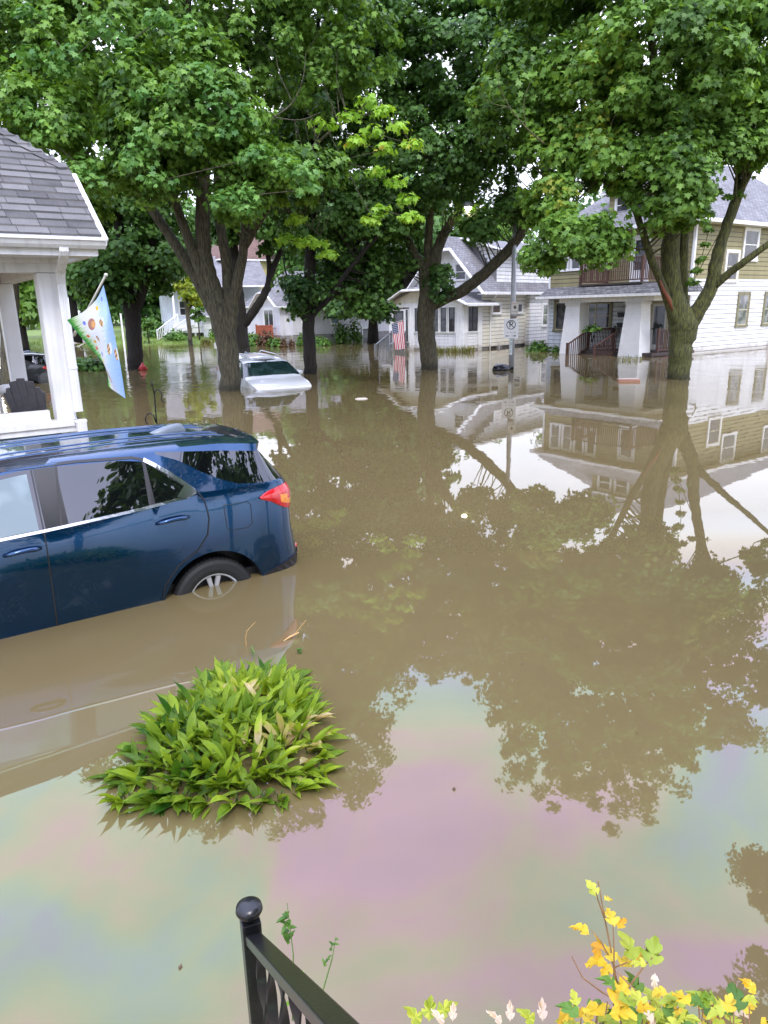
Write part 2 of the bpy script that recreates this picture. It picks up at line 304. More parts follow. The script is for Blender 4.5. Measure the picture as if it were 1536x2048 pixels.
# flood water
def water_mat():
    m = bpy.data.materials.new('muddy_flood_water'); m.use_nodes = True; t = m.node_tree; N = t.nodes; L = t.links; b = N['Principled BSDF']
    tc = N.new('ShaderNodeTexCoord')
    def noise(scale, detail=3, st=(1, 1, 1), rough=.5, dist=0):
        mp = N.new('ShaderNodeMapping'); mp.inputs['Scale'].default_value = st; L.new(tc.outputs['Object'], mp.inputs[0])
        n = N.new('ShaderNodeTexNoise'); n.inputs['Scale'].default_value = scale; n.inputs['Detail'].default_value = detail; n.inputs['Roughness'].default_value = rough
        n.inputs['Distortion'].default_value = dist; L.new(mp.outputs[0], n.inputs['Vector']); return n.outputs['Fac']
    def rng(v, a, b_, c, d):
        n = N.new('ShaderNodeMapRange'); n.interpolation_type = 'SMOOTHSTEP'; L.new(v, n.inputs[0])
        for i, x in zip((1, 2, 3, 4), (a, b_, c, d)): n.inputs[i].default_value = x
        return n.outputs[0]
    def mth(op, a, b_):
        n = N.new('ShaderNodeMath'); n.operation = op
        for i, x in enumerate((a, b_)):
            if isinstance(x, (int, float)): n.inputs[i].default_value = x
            else: L.new(x, n.inputs[i])
        return n.outputs[0]
    cr = N.new('ShaderNodeValToRGB'); L.new(noise(.35, 5), cr.inputs[0])
    cr.color_ramp.elements[0].position = .3; cr.color_ramp.elements[1].position = .75
    cr.color_ramp.elements[0].color = (.124, .095, .042, 1); cr.color_ramp.elements[1].color = (.148, .113, .050, 1)
    L.new(cr.outputs[0], b.inputs['Base Color'])
    b.inputs['IOR'].default_value = 1.55; b.inputs['Specular IOR Level'].default_value = .5
    sp = N.new('ShaderNodeSeparateXYZ'); L.new(tc.outputs['Object'], sp.inputs[0])
    # oil sheen near the camera: a thin film of uneven thickness
    near = rng(sp.outputs['Y'], 3.2, 8.0, 1, 0)
    film = noise(.34, 4, (1, 1.4, 1), .5, .7)
    th = rng(mth('ADD', mth('MULTIPLY', film, .75), mth('MULTIPLY', noise(1.3, 6, (1, .6, 1), .6, 1.2), .25)), .33, .67, 370, 560)
    b.inputs['Thin Film IOR'].default_value = 1.69
    L.new(mth('MULTIPLY', th, near), b.inputs['Thin Film Thickness'])
    # silt skin on the surface in front of the houses
    silt = mth('MULTIPLY', rng(noise(.16, 4, (1, 1.2, 1), .5, 1.6), .53, .60, 0, 1), mth('MULTIPLY', rng(sp.outputs['Y'], 13, 20, 0, 1), rng(sp.outputs['X'], -1, 2, 0, 1)))
    L.new(mth('ADD', mth('MULTIPLY', silt, .10), .012), b.inputs['Roughness'])
    # ripples
    r1 = noise(1.6, 2, (1, .8, 1)); r2 = noise(7, 2)
    amp = mth('ADD', mth('MULTIPLY', rng(sp.outputs['Y'], 6, 30, .06, 1), rng(noise(.12, 2), .42, .6, .25, 1)), 0)
    amp = mth('MULTIPLY', amp, rng(sp.outputs['X'], -7, 2, 3.2, 1.0))
    h = mth('MULTIPLY', mth('ADD', r1, mth('MULTIPLY', r2, .14)), amp)
    bp = N.new('ShaderNodeBump'); bp.inputs['Strength'].default_value = 1; bp.inputs['Distance'].default_value = .010
    L.new(h, bp.inputs['Height']); L.new(bp.outputs[0], b.inputs['Normal'])
    return m
wm = MB(); wm.face([(-400, -60, 0), (400, -60, 0), (400, 400, 0), (-400, 400, 0)])
tag(wm.build('flood_water', water_mat(), fix=False), kind='structure')
# ------------------------------------------------------------------ house kit (local frames: x = depth, y = width, z up; z 0 = water)
def uvquad(mb, P, mi=0, org=None, U=None):
    """planar face with UVs in metres: U along the eave"""
    P = [Vector(p) for p in P]; U = Vector(U).normalized(); Nn = (P[1] - P[0]).cross(P[2] - P[0]).normalized(); V = Nn.cross(U).normalized()
    if V.z < 0: V = -V
    o = Vector(org) if org else P[0]
    mb.face(P, mi, [((p - o).dot(U) + 50, (p - o).dot(V) + 50) for p in P])
def siding(mb, O, U, Nn, u0, u1, z0, z1, clip=None, board=.2, gap=.025, t=.033, mi=0):
    O, U, Nn = Vector(O), Vector(U), Vector(Nn); z = z0
    while z < z1 - .02:
        zt = min(z + board - gap, z1); a, b = u0, u1
        if clip: a, b = clip((z + zt) / 2)
        if b - a > .05:
            P0 = O + U * a + Vector((0, 0, z)); L = U * (b - a); H = Vector((0, 0, zt - z))
            mb.mesh([P0 + Nn * t, P0 + L + Nn * t, P0 + L + H + Nn * t * .7, P0 + H + Nn * t * .7, P0, P0 + L, P0 + L + H, P0 + H],
                    [(0, 1, 2, 3), (4, 5, 1, 0), (3, 2, 6, 7), (1, 5, 6, 2), (4, 0, 3, 7)], mi)
        z += board
def window(parent, O, U, Nn, u0, z0, u1, z1, fm, pane=PANE, trim=.1, kind='double', sash=None, label=None, sill=True, p=.055, name='window'):
    O, U, Nn = Vector(O), Vector(U), Vector(Nn); Z = Vector((0, 0, 1)); mb = MB()
    def bx(a, b, c, d, n0, n1, mi=0): mb.obox(O + U * a + Z * c + Nn * n0, U * (b - a), Z * (d - c), Nn * (n1 - n0), mi)
    T = trim
    bx(u0, u1, z1 - T, z1, 0, p + .03); bx(u0 - (.03 if sill else 0), u1 + (.03 if sill else 0), z0, z0 + T * .8, 0, p + .05)
    bx(u0, u0 + T, z0 + T * .8, z1 - T, 0, p + .027); bx(u1 - T, u1, z0 + T * .8, z1 - T, 0, p + .027)
    a, b, c, d = u0 + T, u1 - T, z0 + T * .8, z1 - T; s = .035
    bx(a, b, c, c + s, .0, p + .008, 1); bx(a, b, d - s, d, 0, p + .008, 1); bx(a, a + s, c + s, d - s, 0, p + .006, 1); bx(b - s, b, c + s, d - s, 0, p + .006, 1)
    if kind == 'double': bx(a + s, b - s, (c + d) / 2 - .02, (c + d) / 2 + .02, 0, p + .010, 1)
    if kind == 'pair': bx((a + b) / 2 - .03, (a + b) / 2 + .03, c + s, d - s, 0, p + .010, 1)
    if kind == 'cross':
        bx((a + b) / 2 - .035, (a + b) / 2 + .035, c + s, d - s, 0, p + .010, 1); bx(a + s, b - s, (c + d) / 2 - .015, (c + d) / 2 + .015, 0, p + .012, 1)
    w = mb.build(name, [fm, sash or fm], parent)
    if label: w['label'] = label
    pm = MB(); pm.obox(O + U * (a + s * .5) + Z * (c + s * .5) + Nn * .004, U * (b - a - s), Z * (d - c - s), Nn * (p - .008)); pm.build('pane', pane, w)
    return w
def slab(mb, P, th, mi=0, U=None, org=None, und=None):
    """roof plane with thickness; top face carries shingle UVs"""
    P = [Vector(p) for p in P]; Nn = (P[1] - P[0]).cross(P[2] - P[0]).normalized()
    if Nn.z < 0: P = P[::-1]; Nn = -Nn
    uvquad(mb, P, mi, org, U); B = [p - Vector((0, 0, th)) for p in P]; n = len(P)
    um = mi if und is None else und
    mb.face(B[::-1], um)
    for i in range(n): mb.face([P[i], B[i], B[(i + 1) % n], P[(i + 1) % n]], um)
def railing(name, parent, a, b, h, mat_, post=.09, gap=.11, posts=(1, 1), rail=.05, bal=.03, z_low=.1, toplab=None):
    """rail with balusters from a to b (base points)"""
    a, b = Vector(a), Vector(b); d = b - a; L = Vector((d.x, d.y, 0)).length; mb = MB(); Z = Vector((0, 0, 1))
    mb.bar(a + Z * h, b + Z * h, post * .9, rail); mb.bar(a + Z * z_low, b + Z * z_low, rail, rail)
    n = max(2, int(L / gap))
    for i in range(1, n):
        p = a + d * (i / n); mb.obox(p + Vector((-bal / 2, -bal / 2, z_low)), (bal, 0, 0), (0, bal, 0), (0, 0, h - z_low))
    for k, p in zip(posts, (a, b)):
        if k: mb.obox(p + Vector((-post / 2, -post / 2, -.35 if k == 2 else 0)), (post, 0, 0), (0, post, 0), (0, 0, h + .08 + (.35 if k == 2 else 0)))
    return mb.build(name, mat_, parent)
Xv, Yv, Zv = Vector((1, 0, 0)), Vector((0, 1, 0)), Vector((0, 0, 1))
# ================================================================== olive and white duplex (right)
H2 = thing('duplex_house', 'two-storey house, olive above and white below, with brown balcony over its porch', 'house', (13.45, 32.0, 0), R(35))
LX, WY = 13.0, 8.0
s = MB()
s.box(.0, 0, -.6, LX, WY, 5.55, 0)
siding(s, (0, WY, 0), Xv, Yv, 0, LX, -.1, 3.1, mi=1); siding(s, (0, WY, 0), Xv, Yv, 0, LX, 3.1, 5.5, mi=2)
for z0, z1, mi in ((-.1, 3.2, 1), (3.2, 5.5, 2)):
    siding(s, (0, 0, 0), Xv, -Yv, .0, LX, z0, z1, mi=mi)
siding(s, (0, 0, 0), Yv, -Xv, 0, WY, -.1, 3.1, mi=3); siding(s, (0, 0, 0), Yv, -Xv, 0, WY, 3.1, 5.5, mi=2)
H2W = s.build('wall', [GAPSHADE, SIDEW, SIDEG, SIDEB], H2)
c = MB(); c.box(-.045, -.045, 3.2, .07, .07, 5.45); c.box(-.05, -.05, -.4, .08, .08, 3.2); c.build('corner_board', TRIMW, H2)
c = MB(); c.box(-.045, WY - .07, -.4, .07, WY + .045, 5.45); c.build('corner_board', TRIMW, H2)
r = MB(); ov = .42; ze = 5.62; zr = 9.0; ym = WY / 2
E = [(-ov, -ov, ze), (LX + ov, -ov, ze), (LX + ov, WY + ov, ze), (-ov, WY + ov, ze)]; r0, r1 = (3.6, ym, zr), (LX - 3.6, ym, zr)
slab(r, [E[0], E[1], r1, r0], .1, 0, Xv, und=1); slab(r, [E[2], E[3], r0, r1], .1, 0, Xv, und=1); slab(r, [E[3], E[0], r0], .1, 0, Yv, und=1); slab(r, [E[1], E[2], r1], .1, 0, Yv, und=1)
H2R = r.build('roof', [SHINGLEL, TRIMW], H2, fix=False)
f = MB(); f.box(-ov - .1, -ov - .1, ze - .16, LX + ov + .1, -ov, ze - .01); f.box(-ov - .1, WY + ov, ze - .16, LX + ov, WY + ov + .1, ze - .01); f.box(-ov - .1, -ov, ze - .16, -ov, WY + ov, ze - .01)
f.box(-ov, -ov, ze - .17, LX + ov, 0, ze - .13); f.box(-ov, 0, ze - .17, 0, WY + ov, ze - .13)
f.build('eave_trim', TRIMW, H2)
# roof dormer on the front
dm = MB(); y0, y1 = 2.4, 5.0
dm.box(.6, y0, 5.9, 3.6, y1, 7.35, 0); siding(dm, (.6, 0, 0), Yv, -Xv, y0, y1, 5.95, 7.3, mi=0)
slab(dm, [(.2, y0 - .3, 7.25), (4.0, y0 - .3, 7.25), (4.0, 3.7, 8.35), (.9, 3.7, 8.35)], .08, 1, Xv, und=2)
slab(dm, [(4.0, y1 + .3, 7.25), (.2, y1 + .3, 7.25), (.9, 3.7, 8.35), (4.0, 3.7, 8.35)], .08, 1, Xv, und=2)
slab(dm, [(.2, y1 + .3, 7.25), (.2, y0 - .3, 7.25), (.9, 3.7, 8.35)], .08, 1, Yv, und=2)
D2 = dm.build('dormer', [SIDEG, SHINGLEL, TRIMW], H2, fix=False)
window(D2, (.6, 0, 0), Yv, -Xv, 2.7, 6.2, 3.6, 7.15, TRIMW); window(D2, (.6, 0, 0), Yv, -Xv, 3.75, 6.2, 4.65, 7.15, TRIMW)
F2 = ((0, 0, 0), Yv, -Xv); S2 = ((0, 0, 0), Xv, -Yv)
for (a, b, z0, z1, fm, sm) in ((3.73, 5.05, 3.98, 5.44, TRIMW, TRIMW), (2.41, 3.55, 3.05, 4.45, TRIMW, TAN), (3.8, 4.85, 1.05, 2.65, OLIVE, TAN), (6.15, 7.2, 1.05, 2.65, OLIVE, TAN), (7.6, 8.7, 3.98, 5.44, TRIMW, TRIMW), (9.4, 10.5, 3.98, 5.44, TRIMW, TRIMW), (9.6, 10.8, 1.05, 2.65, OLIVE, TAN)):
    window(H2, *S2, a, z0, b, z1, fm, PANEC if z0 < 2 else PANE, .13, sash=sm)
for (a, b) in ((6.75, 7.5), (5.95, 6.68), (5.15, 5.88), (4.4, 5.08)):
    window(H2, *F2, a, 3.85, b, 5.3, TRIMW, PANE, .1)
window(H2, *F2, 6.55, .9, 7.6, 2.5, OLIVE, PANE, .13, 'single', TAN); window(H2, *F2, 3.95, 1.0, 5.9, 2.4, OLIVE, PANE, .13, 'cross', TAN)
# doors
def door(parent, O, U, Nn, u0, u1, z0, z1, dm_, tm, glass_lo=.45, name='door'):
    O, U, Nn = Vector(O), Vector(U), Vector(Nn); mb = MB()
    def bx(a, b, c, d, n0, n1, mi=0): mb.obox(O + U * a + Zv * c + Nn * n0, U * (b - a), Zv * (d - c), Nn * (n1 - n0), mi)
    bx(u0 - .1, u0, z0, z1 + .1, 0, .08, 1); bx(u1, u1 + .1, z0, z1 + .1, 0, .08, 1); bx(u0, u1, z1, z1 + .1, 0, .078, 1); bx(u0, u1, z0, z1, 0, .05, 0)
    d = mb.build(name, [dm_, tm], parent); gz = z0 + (z1 - z0) * glass_lo; w = u1 - u0
    g_ = MB(); g_.obox(O + U * (u0 + w * .14) + Zv * gz + Nn * .05, U * w * .72, Zv * (z1 - .12 - gz), Nn * .01); g_.build('pane', PANE, d)
    k = MB(); k.tube([O + U * (u1 - .09) + Zv * (z0 + .95) + Nn * .045, O + U * (u1 - .09) + Zv * (z0 + .95) + Nn * .12], .03, 8); k.build('handle', BLACKP, d)
    return d
door(H2, *F2, 1.0, 1.75, .15, 2.2, TRIMW, TAN, .12); door(H2, *F2, 2.05, 2.75, .15, 2.2, TAN, TAN, .5); door(H2, *F2, 2.2, 3.0, 3.1, 5.1, TRIMW, TRIMW, .3)
# porch: floor, roof, columns
px0, px1 = -2.25, 0
d_ = MB(); d_.box(px0, .1, .02, 0, 4.1, .16); d_.box(px0 - .02, .05, -.3, px0 + .05, 4.12, .015); H2F = d_.build('porch_floor', DARKWOOD, H2)
pr = MB(); e0, e1 = -2.65, -1.95; pz, pt = 2.62, 3.04
slab(pr, [(e0, -.7, pz), (e1, -.35, pt), (e1, 6.0, pt), (e0, 6.35, pz)], .07, 0, Yv, und=1)
slab(pr, [(e0, -.7, pz), (0, -.7, pz), (0, -.35, pt), (e1, -.35, pt)], .07, 0, Xv, und=1)
slab(pr, [(e0, 6.35, pz), (e1, 6.0, pt), (0, 8.1, pt), (0, 8.5, pz)], .07, 0, Yv, und=1)
pr.face([(e1, -.35, pt), (e1, 6.0, pt), (0, 8.1, pt), (0, -.35, pt)], 2)
pr.build('porch_roof', [SHINGLED, TRIMW, GREYP], H2, fix=False)
b_ = MB(); b_.box(-2.3, .2, 2.32, -2.0, 5.3, 2.56); b_.box(-2.0, .2, 2.32, 0, .45, 2.56); b_.box(-2.6, -.6, 2.565, 0, 6.0, 2.6)
b_.box(-2.75, -.8, 2.52, -2.66, 6.4, 2.63); b_.box(-2.75, -.8, 2.52, 0, -.71, 2.63); b_.build('porch_beam', TRIMW, H2)
gp = MB(); gp.tube([(-.3, -.85, 2.6), (-.2, -.9, 2.35), (.1, -.7, 2.2), (.15, -.08, 2.05), (.15, -.08, -.3)], .045, 8); gp.build('downspout', TRIMW, H2)
def brick_col(y0t, y1t, y0b, y1b):
    mb = MB(); zt, zb = 2.32, -.6
    def ring(z, f):
        a = y0t + (y0b - y0t) * f; b = y1t + (y1b - y1t) * f; d = .62 + .22 * f
        return [(-2.42 - .08 * f, a, z), (-2.42 - .08 * f + d, a, z), (-2.42 - .08 * f + d, b, z), (-2.42 - .08 * f, b, z)]
    A, B = ring(zb, 1), ring(zt, 0)
    for i in range(4):
        j = (i + 1) % 4; L = (Vector(A[j]) - Vector(A[i])).length
        mb.face([A[i], A[j], B[j], B[i]], 0, [(0, 0), (L, 0), (L, 2.9), (0, 2.9)])
    mb.face(B, 0); mb.box(-2.47, y0t - .04, 2.2, -1.75, y1t + .04, 2.318)
    return mb.build('porch_column', WBRICK, H2)
brick_col(.68, 1.42, .55, 1.72); brick_col(3.95, 4.75, 3.85, 5.05)
railing('porch_railing', H2, (-1.95, 3.75, .16), (-.05, 3.75, .16), .95, REDWOOD); railing('porch_railing', H2, (-1.75, .2, .16), (-.05, .2, .16), .95, REDWOOD)
railing('stair_railing', H2, (-3.15, 3.95, -.45), (-2.0, 3.75, .16), .92, REDWOOD, posts=(2, 0)); railing('stair_railing', H2, (-3.2, 2.35, -.5), (-2.05, 2.0, .16), .92, REDWOOD, posts=(2, 0))
st = MB()
for k in range(3): st.box(-2.25 - .3 * (k + 1), 2.2, -.02 - .17 * (k + 1), -2.27 - .3 * k, 3.7, .02 - .17 * k)
st.build('steps', DARKWOOD, H2)
rp = MB(); rp.obox((-2.6, -.2, -.12), (.1, 0, 0), (0, 1.6, 0), (0, 0, .12)); rp.obox((-2.55, -.55, -.1), (2.4, 0, .2), (0, .06, 0), (0, 0, .12)); rp.build('ramp_rail', REDWOOD, H2)
bal_ = MB(); bal_.box(-2.05, 1.0, 3.045, -.02, 4.4, 3.12); BK = bal_.build('balcony', DARKWOOD, H2)
railing('railing', BK, (-2.0, 1.05, 3.12), (-2.0, 4.35, 3.12), 1.0, REDWOOD, posts=(1, 1)); railing('railing', BK, (-2.0, 1.05, 3.12), (-.02, 1.05, 3.12), 1.0, REDWOOD, posts=(0, 1))
railing('railing', BK, (-2.0, 4.35, 3.12), (-.02, 4.35, 3.12), 1.0, REDWOOD, posts=(0, 1))
mbx = []
for z in (1.62, 1.14):
    k = MB(); k.box(-.16, 3.1, z, -.03, 3.55, z + .2); k.box(-.18, 3.08, z + .15, -.03, 3.57, z + .22); tag(k.build('mailbox', BLACKP, H2))
def text(name, body, size, matl, parent, loc, rot, ext=.004, align='CENTER'):
    cu = bpy.data.curves.new(name, 'FONT'); cu.body = body; cu.size = size; cu.extrude = ext; cu.align_x = align; cu.align_y = 'CENTER'
    cu.materials.append(matl); tmp = bpy.data.objects.new('tmp', cu); COL.objects.link(tmp); bpy.context.view_layer.update()
    me = bpy.data.meshes.new_from_object(tmp.evaluated_get(bpy.context.evaluated_depsgraph_get())); bpy.data.objects.remove(tmp); me.name = name
    if not me.materials: me.materials.append(matl)
    o = bpy.data.objects.new(name, me); COL.objects.link(o)
    if parent: o.parent = parent
    o.location = loc; o.rotation_euler = rot; return o
BLK = simple('black_lettering', (.01, .01, .01)); 
for body, y, z in (('2411', 3.25, 2.1), ('2413', 1.98 + .35, 2.32)):
    k = MB(); k.box(-.05, y - .17, z - .06, -.03, y + .17, z + .07); nb = k.build('number_plate', simple('grey_plate', (.35, .36, .36)), H2)
    text('house_number', body, .14, TRIMW, nb, (-.053, y, z), (R(90), 0, R(-90)))
em = MB(); em.box(7.1, -.14, .35, 7.35, -.03, 1.1); em.tube([(7.2, -.08, 1.1), (7.2, -.08, 1.9)], .03, 6); em.tube([(7.0, -.1, .5), (7.0, -.1, -.2)], .03, 6); em.build('electric_meter', simple('meter_paint', (.6, .58, .52)), H2)
wr = MB(); ring = [(.20 * math.cos(a * math.pi / 12), .20 * math.sin(a * math.pi / 12)) for a in range(24)]
for a, b in ring:
    for k in range(5):
        p = Vector((random.uniform(-.05, .0), a + random.uniform(-.06, .06), b + random.uniform(-.06, .06))); q = Vector([random.uniform(-1, 1) for _ in range(3)]).normalized() * .07
        r_ = q.orthogonal().normalized() * .03; wr.face([p - q, p + r_, p + q, p - r_], random.choice((0, 0, 1)))
WRE = thing('wreath', 'round black and white wreath hung between the porch mailboxes and the steps', 'wreath', H2.matrix_world @ Vector((0, 0, 0)), 0)
WRE.location = Matrix.Rotation(R(35), 3, 'Z') @ Vector((-.12, 3.62, .95)) + Vector((13.45, 32.0, 0)); WRE.rotation_euler = (0, 0, R(35))
wr.build('leaves', [simple('dark_wreath_leaf', (.05, .05, .05)), TRIMW], WRE, fix=False)
# ================================================================== white house with enclosed porch (centre)
H1 = thing('white_bungalow', 'white house with windowed front porch and large side dormer, left of the olive one', 'house', (4.35, 38.2, 0), R(48))
LX1, WY1, PD = 9.4, 4.65, 1.65
s = MB()
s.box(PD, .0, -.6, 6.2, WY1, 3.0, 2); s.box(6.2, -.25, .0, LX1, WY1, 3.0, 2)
siding(s, (0, WY1, 0), Xv, Yv, PD, LX1, .02, 3.0, mi=0)
siding(s, (0, 0, 0), Xv, -Yv, PD, 6.2, .12, 3.05, mi=1); siding(s, (0, -.25, 0), Xv, -Yv, 6.2, LX1, .02, 3.05, mi=0); siding(s, (6.2, 0, 0), Yv, -Xv, -.25, 0, .02, 3.0)
# front gable
def gclip(z):
    k = (z - 3.05) / 1.07; return (-.30 + k + .12, 4.95 - k - .12)
s.prism([(PD, 0, 3.0), (PD, WY1, 3.0), (PD, 3.0, 5.2), (PD, 1.65, 5.2)], (6, 0, 0)); siding(s, (PD, 0, 0), Yv, -Xv, 0, WY1, 3.0, 5.15, clip=gclip, mi=0)
s.build('wall', [SIDEW, SIDEC, GAPSHADE], H1)
fo = MB(); fo.box(2.4, -.02, -.5, 9.2, .05, .12); fo.build('foundation', BLACKP, H1)
r = MB()
yE, zE, yC, zC, yR_, zR = -.45, 2.98, 1.75, 5.3, 2.3, 5.95
for sgn in (0, 1):
    mir = lambda p: (p[0], 4.65 - p[1], p[2]) if sgn else p
    P = [(1.2, yE, zE), (LX1 + .3, yE, zE), (LX1 + .3, yR_, zR), (1.75, yR_, zR), (1.2, yC, zC)]
    P = [mir(p) for p in P]; slab(r, P, .12, 0, Xv, und=1, org=(0, mir((0, yE, 0))[1], zE))
slab(r, [(1.2, 4.65 - yC, zC), (1.2, yC, zC), (1.75, yR_, zR)], .12, 0, Yv, und=1)
r.build('roof', [SHINGLEL, TRIMW], H1, fix=False)
k = MB(); k.bar((1.17, yE, zE - .12), (1.17, yC, zC - .12), .06, .24, up=(1, 0, 0)); k.bar((1.17, 4.65 - yE, zE - .12), (1.17, 4.65 - yC, zC - .12), .06, .24, up=(1, 0, 0)); k.bar((1.17, yC - .05, zC - .12), (1.17, 4.7 - yC, zC - .12), .06, .24, up=(1, 0, 0))
for y in (-.0,):
    k.box(1.2, yE - .12, zE - .14, LX1 + .3, yE - .005, zE - .02)
k.box(1.25, yE, zE - .13, LX1 + .3, .0, zE - .08); k.build('roof_trim', TRIMW, H1)
for (a, b, c_) in ((0, 0, 0),):
    window(H1, (PD, 0, 0), Yv, -Xv, .95, 3.6, 1.75, 4.55, TRIMW, PANE, .07)
    window(H1, *S2, 2.55, 1.8, 3.5, 2.45, TRIMW, glass('amber_glass', (.06, .03, .015), .05, .5, (.12, .07, .03)), .1, 'single'); window(H1, *S2, 4.9, 1.8, 5.8, 2.45, TRIMW, PANE, .1, 'single')
    window(H1, (0, -.25, 0), Xv, -Yv, 7.55, 1.0, 8.55, 2.4, TRIMW, PANEC, .12)
# side dormer
dm = MB(); DX0, DX1 = 3.2, LX1
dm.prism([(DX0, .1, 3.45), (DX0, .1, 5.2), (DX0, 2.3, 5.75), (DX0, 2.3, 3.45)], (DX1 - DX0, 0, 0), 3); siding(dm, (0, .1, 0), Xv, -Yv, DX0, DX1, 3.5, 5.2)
siding(dm, (DX0, 0, 0), Yv, -Xv, .1, 2.3, 3.6, 5.6, clip=lambda z: (.1 if z < 5.2 else (z - 5.2) * 4, max(.1, (z - 3.48) / 1.07 - .42)))
slab(dm, [(DX0 - .35, -.35, 5.2), (DX1 + .3, -.35, 5.2), (DX1 + .3, 2.3, 5.97), (DX0 - .35, 2.3, 5.97)], .1, 1, Xv, und=2)
dm.box(DX0 - .35, -.46, 5.05, DX1 + .3, -.36, 5.19, 2); dm.bar((DX0 - .38, -.4, 5.13), (DX0 - .38, 2.3, 5.9), .05, .2, up=(1, 0, 0), mi=2)
D1 = dm.build('dormer', [SIDEW, SHINGLEL, TRIMW, GAPSHADE], H1, fix=False)
window(D1, (0, .1, 0), Xv, -Yv, 4.75, 4.4, 5.55, 5.0, TRIMW, PANE, .08, 'pair')
dp = MB(); dp.tube([(2.3, -.5, 2.9), (2.35, -.4, 2.7), (2.4, -.09, 2.5), (2.4, -.09, -.3)], .045, 8); dp.build('downspout', TRIMW, H1)
# enclosed porch
p = MB(); PW = 5.05
p.box(0.02, .02, -.6, PD, PW, .95, 0); siding(p, (0, 0, 0), Yv, -Xv, .3, 3.35, .1, .88, mi=1, board=.16); siding(p, (0, 0, 0), Xv, -Yv, .3, 1.3, .1, .88, board=.16)
p.box(0.02, .02, 2.28, PD, PW, 2.5, 0)
for (a, b, z0, z1) in ((0, .42, -.3, 2.3), (3.3, 3.62, -.3, 2.3), (4.88, 5.08, -.3, 2.3)): p.box(-.07, a, z0, .13, b, z1, 0)
p.box(-.06, 0, .88, .02, 3.3, .98, 0); p.box(0, -.06, .88, PD, .02, .98, 0); p.box(1.3, -.05, -.1, PD + .02, .1, 2.3, 0); p.box(-.05, -.05, -.3, .3, .1, 2.3, 0)
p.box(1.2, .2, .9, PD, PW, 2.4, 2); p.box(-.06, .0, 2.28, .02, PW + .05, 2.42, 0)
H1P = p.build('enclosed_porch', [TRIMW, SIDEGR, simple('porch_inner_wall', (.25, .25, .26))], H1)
for (a, b) in ((.45, .95), (1.0, 1.5), (1.55, 2.05), (2.1, 2.65), (2.72, 3.28)):
    window(H1P, (0, 0, 0), Yv, -Xv, a, .95, b, 2.28, TRIMW, PANE, .05, 'double', BLACKP, sill=False, p=.045)
window(H1P, (0, 0, 0), Xv, -Yv, .32, .95, 1.3, 2.28, TRIMW, PANE, .05, 'cross', BLACKP, sill=False, p=.03)
window(H1P, (0, 0, 0), Yv, -Xv, 3.65, .4, 3.9, 2.2, TRIMW, PANE, .04, 'double', BLACKP, sill=False)
door(H1P, (0, 0, 0), Yv, -Xv, 4.0, 4.75, .0, 2.1, simple('dark_screen_door', (.05, .05, .05)), TRIMW, .2)
r = MB(); zE, zC, zR = 2.32, 3.22, 3.42
slab(r, [(-.35, 5.75, zE), (PD + .1, 5.75, zE), (PD + .1, 2.6, zR), (.05, 2.6, zR), (-.35, 3.9, zC)], .12, 0, Xv, und=1); slab(r, [(PD + .8, -.5, zE + .1), (-.35, -.5, zE + .1), (-.35, 1.3, zC), (.05, 2.6, zR), (PD + .8, 2.6, zR)], .12, 0, Xv, und=1)
slab(r, [(-.35, 3.9, zC), (-.35, 1.3, zC), (.05, 2.6, zR)], .12, 0, Yv, und=1)
r.build('porch_roof', [SHINGLEL, TRIMW], H1, fix=False)
k = MB(); k.bar((-.38, 5.75, zE - .08), (-.38, 3.9, zC - .08), .06, .22, up=(1, 0, 0)); k.bar((-.38, 3.95, zC - .08), (-.38, 1.25, zC - .08), .06, .22, up=(1, 0, 0)); k.bar((-.38, 1.3, zC - .08), (-.38, -.5, zE + .02), .06, .22, up=(1, 0, 0)); k.box(-.35, -.6, zE - .04, PD + .8, -.5, zE + .08)
k.build('porch_roof_trim', TRIMW, H1)
gb = MB(); gb.prism([(.0, .3, 2.5), (.0, 5.0, 2.5), (.0, 3.9, 3.1), (.0, 1.4, 3.1)], (.1, 0, 0)); gb.build('porch_gable', SIDEC, H1)
railing('stair_railing', H1, (-1.5, 4.9, -.55), (-.1, 4.9, .1), .85, simple('grey_wood', (.16, .17, .18)), posts=(2, 1)); railing('stair_railing', H1, (-1.5, 3.85, -.55), (-.1, 3.85, .1), .85, MATS['grey_wood'], posts=(2, 1))
hs = MB()
for k_ in range(3): hs.box(-.3 * (k_ + 1), 3.95, -.2 - .17 * k_, -.02 - .3 * k_, 4.8, -.03 - .17 * k_)
hs.build('steps', MATS['grey_wood'], H1)
gm = MB(); gm.tube([(3.0, -.15, -.1), (3.0, -.15, .12), (3.5, -.15, .12), (3.5, -.15, -.1)], .02, 6); gm.lathe([(.0, -.12), (.09, -.12), (.09, .05), (0, .05)], (3.15, -.18, .1), n=10); gm.build('gas_meter', simple('meter_grey', (.3, .3, .3)), H1)
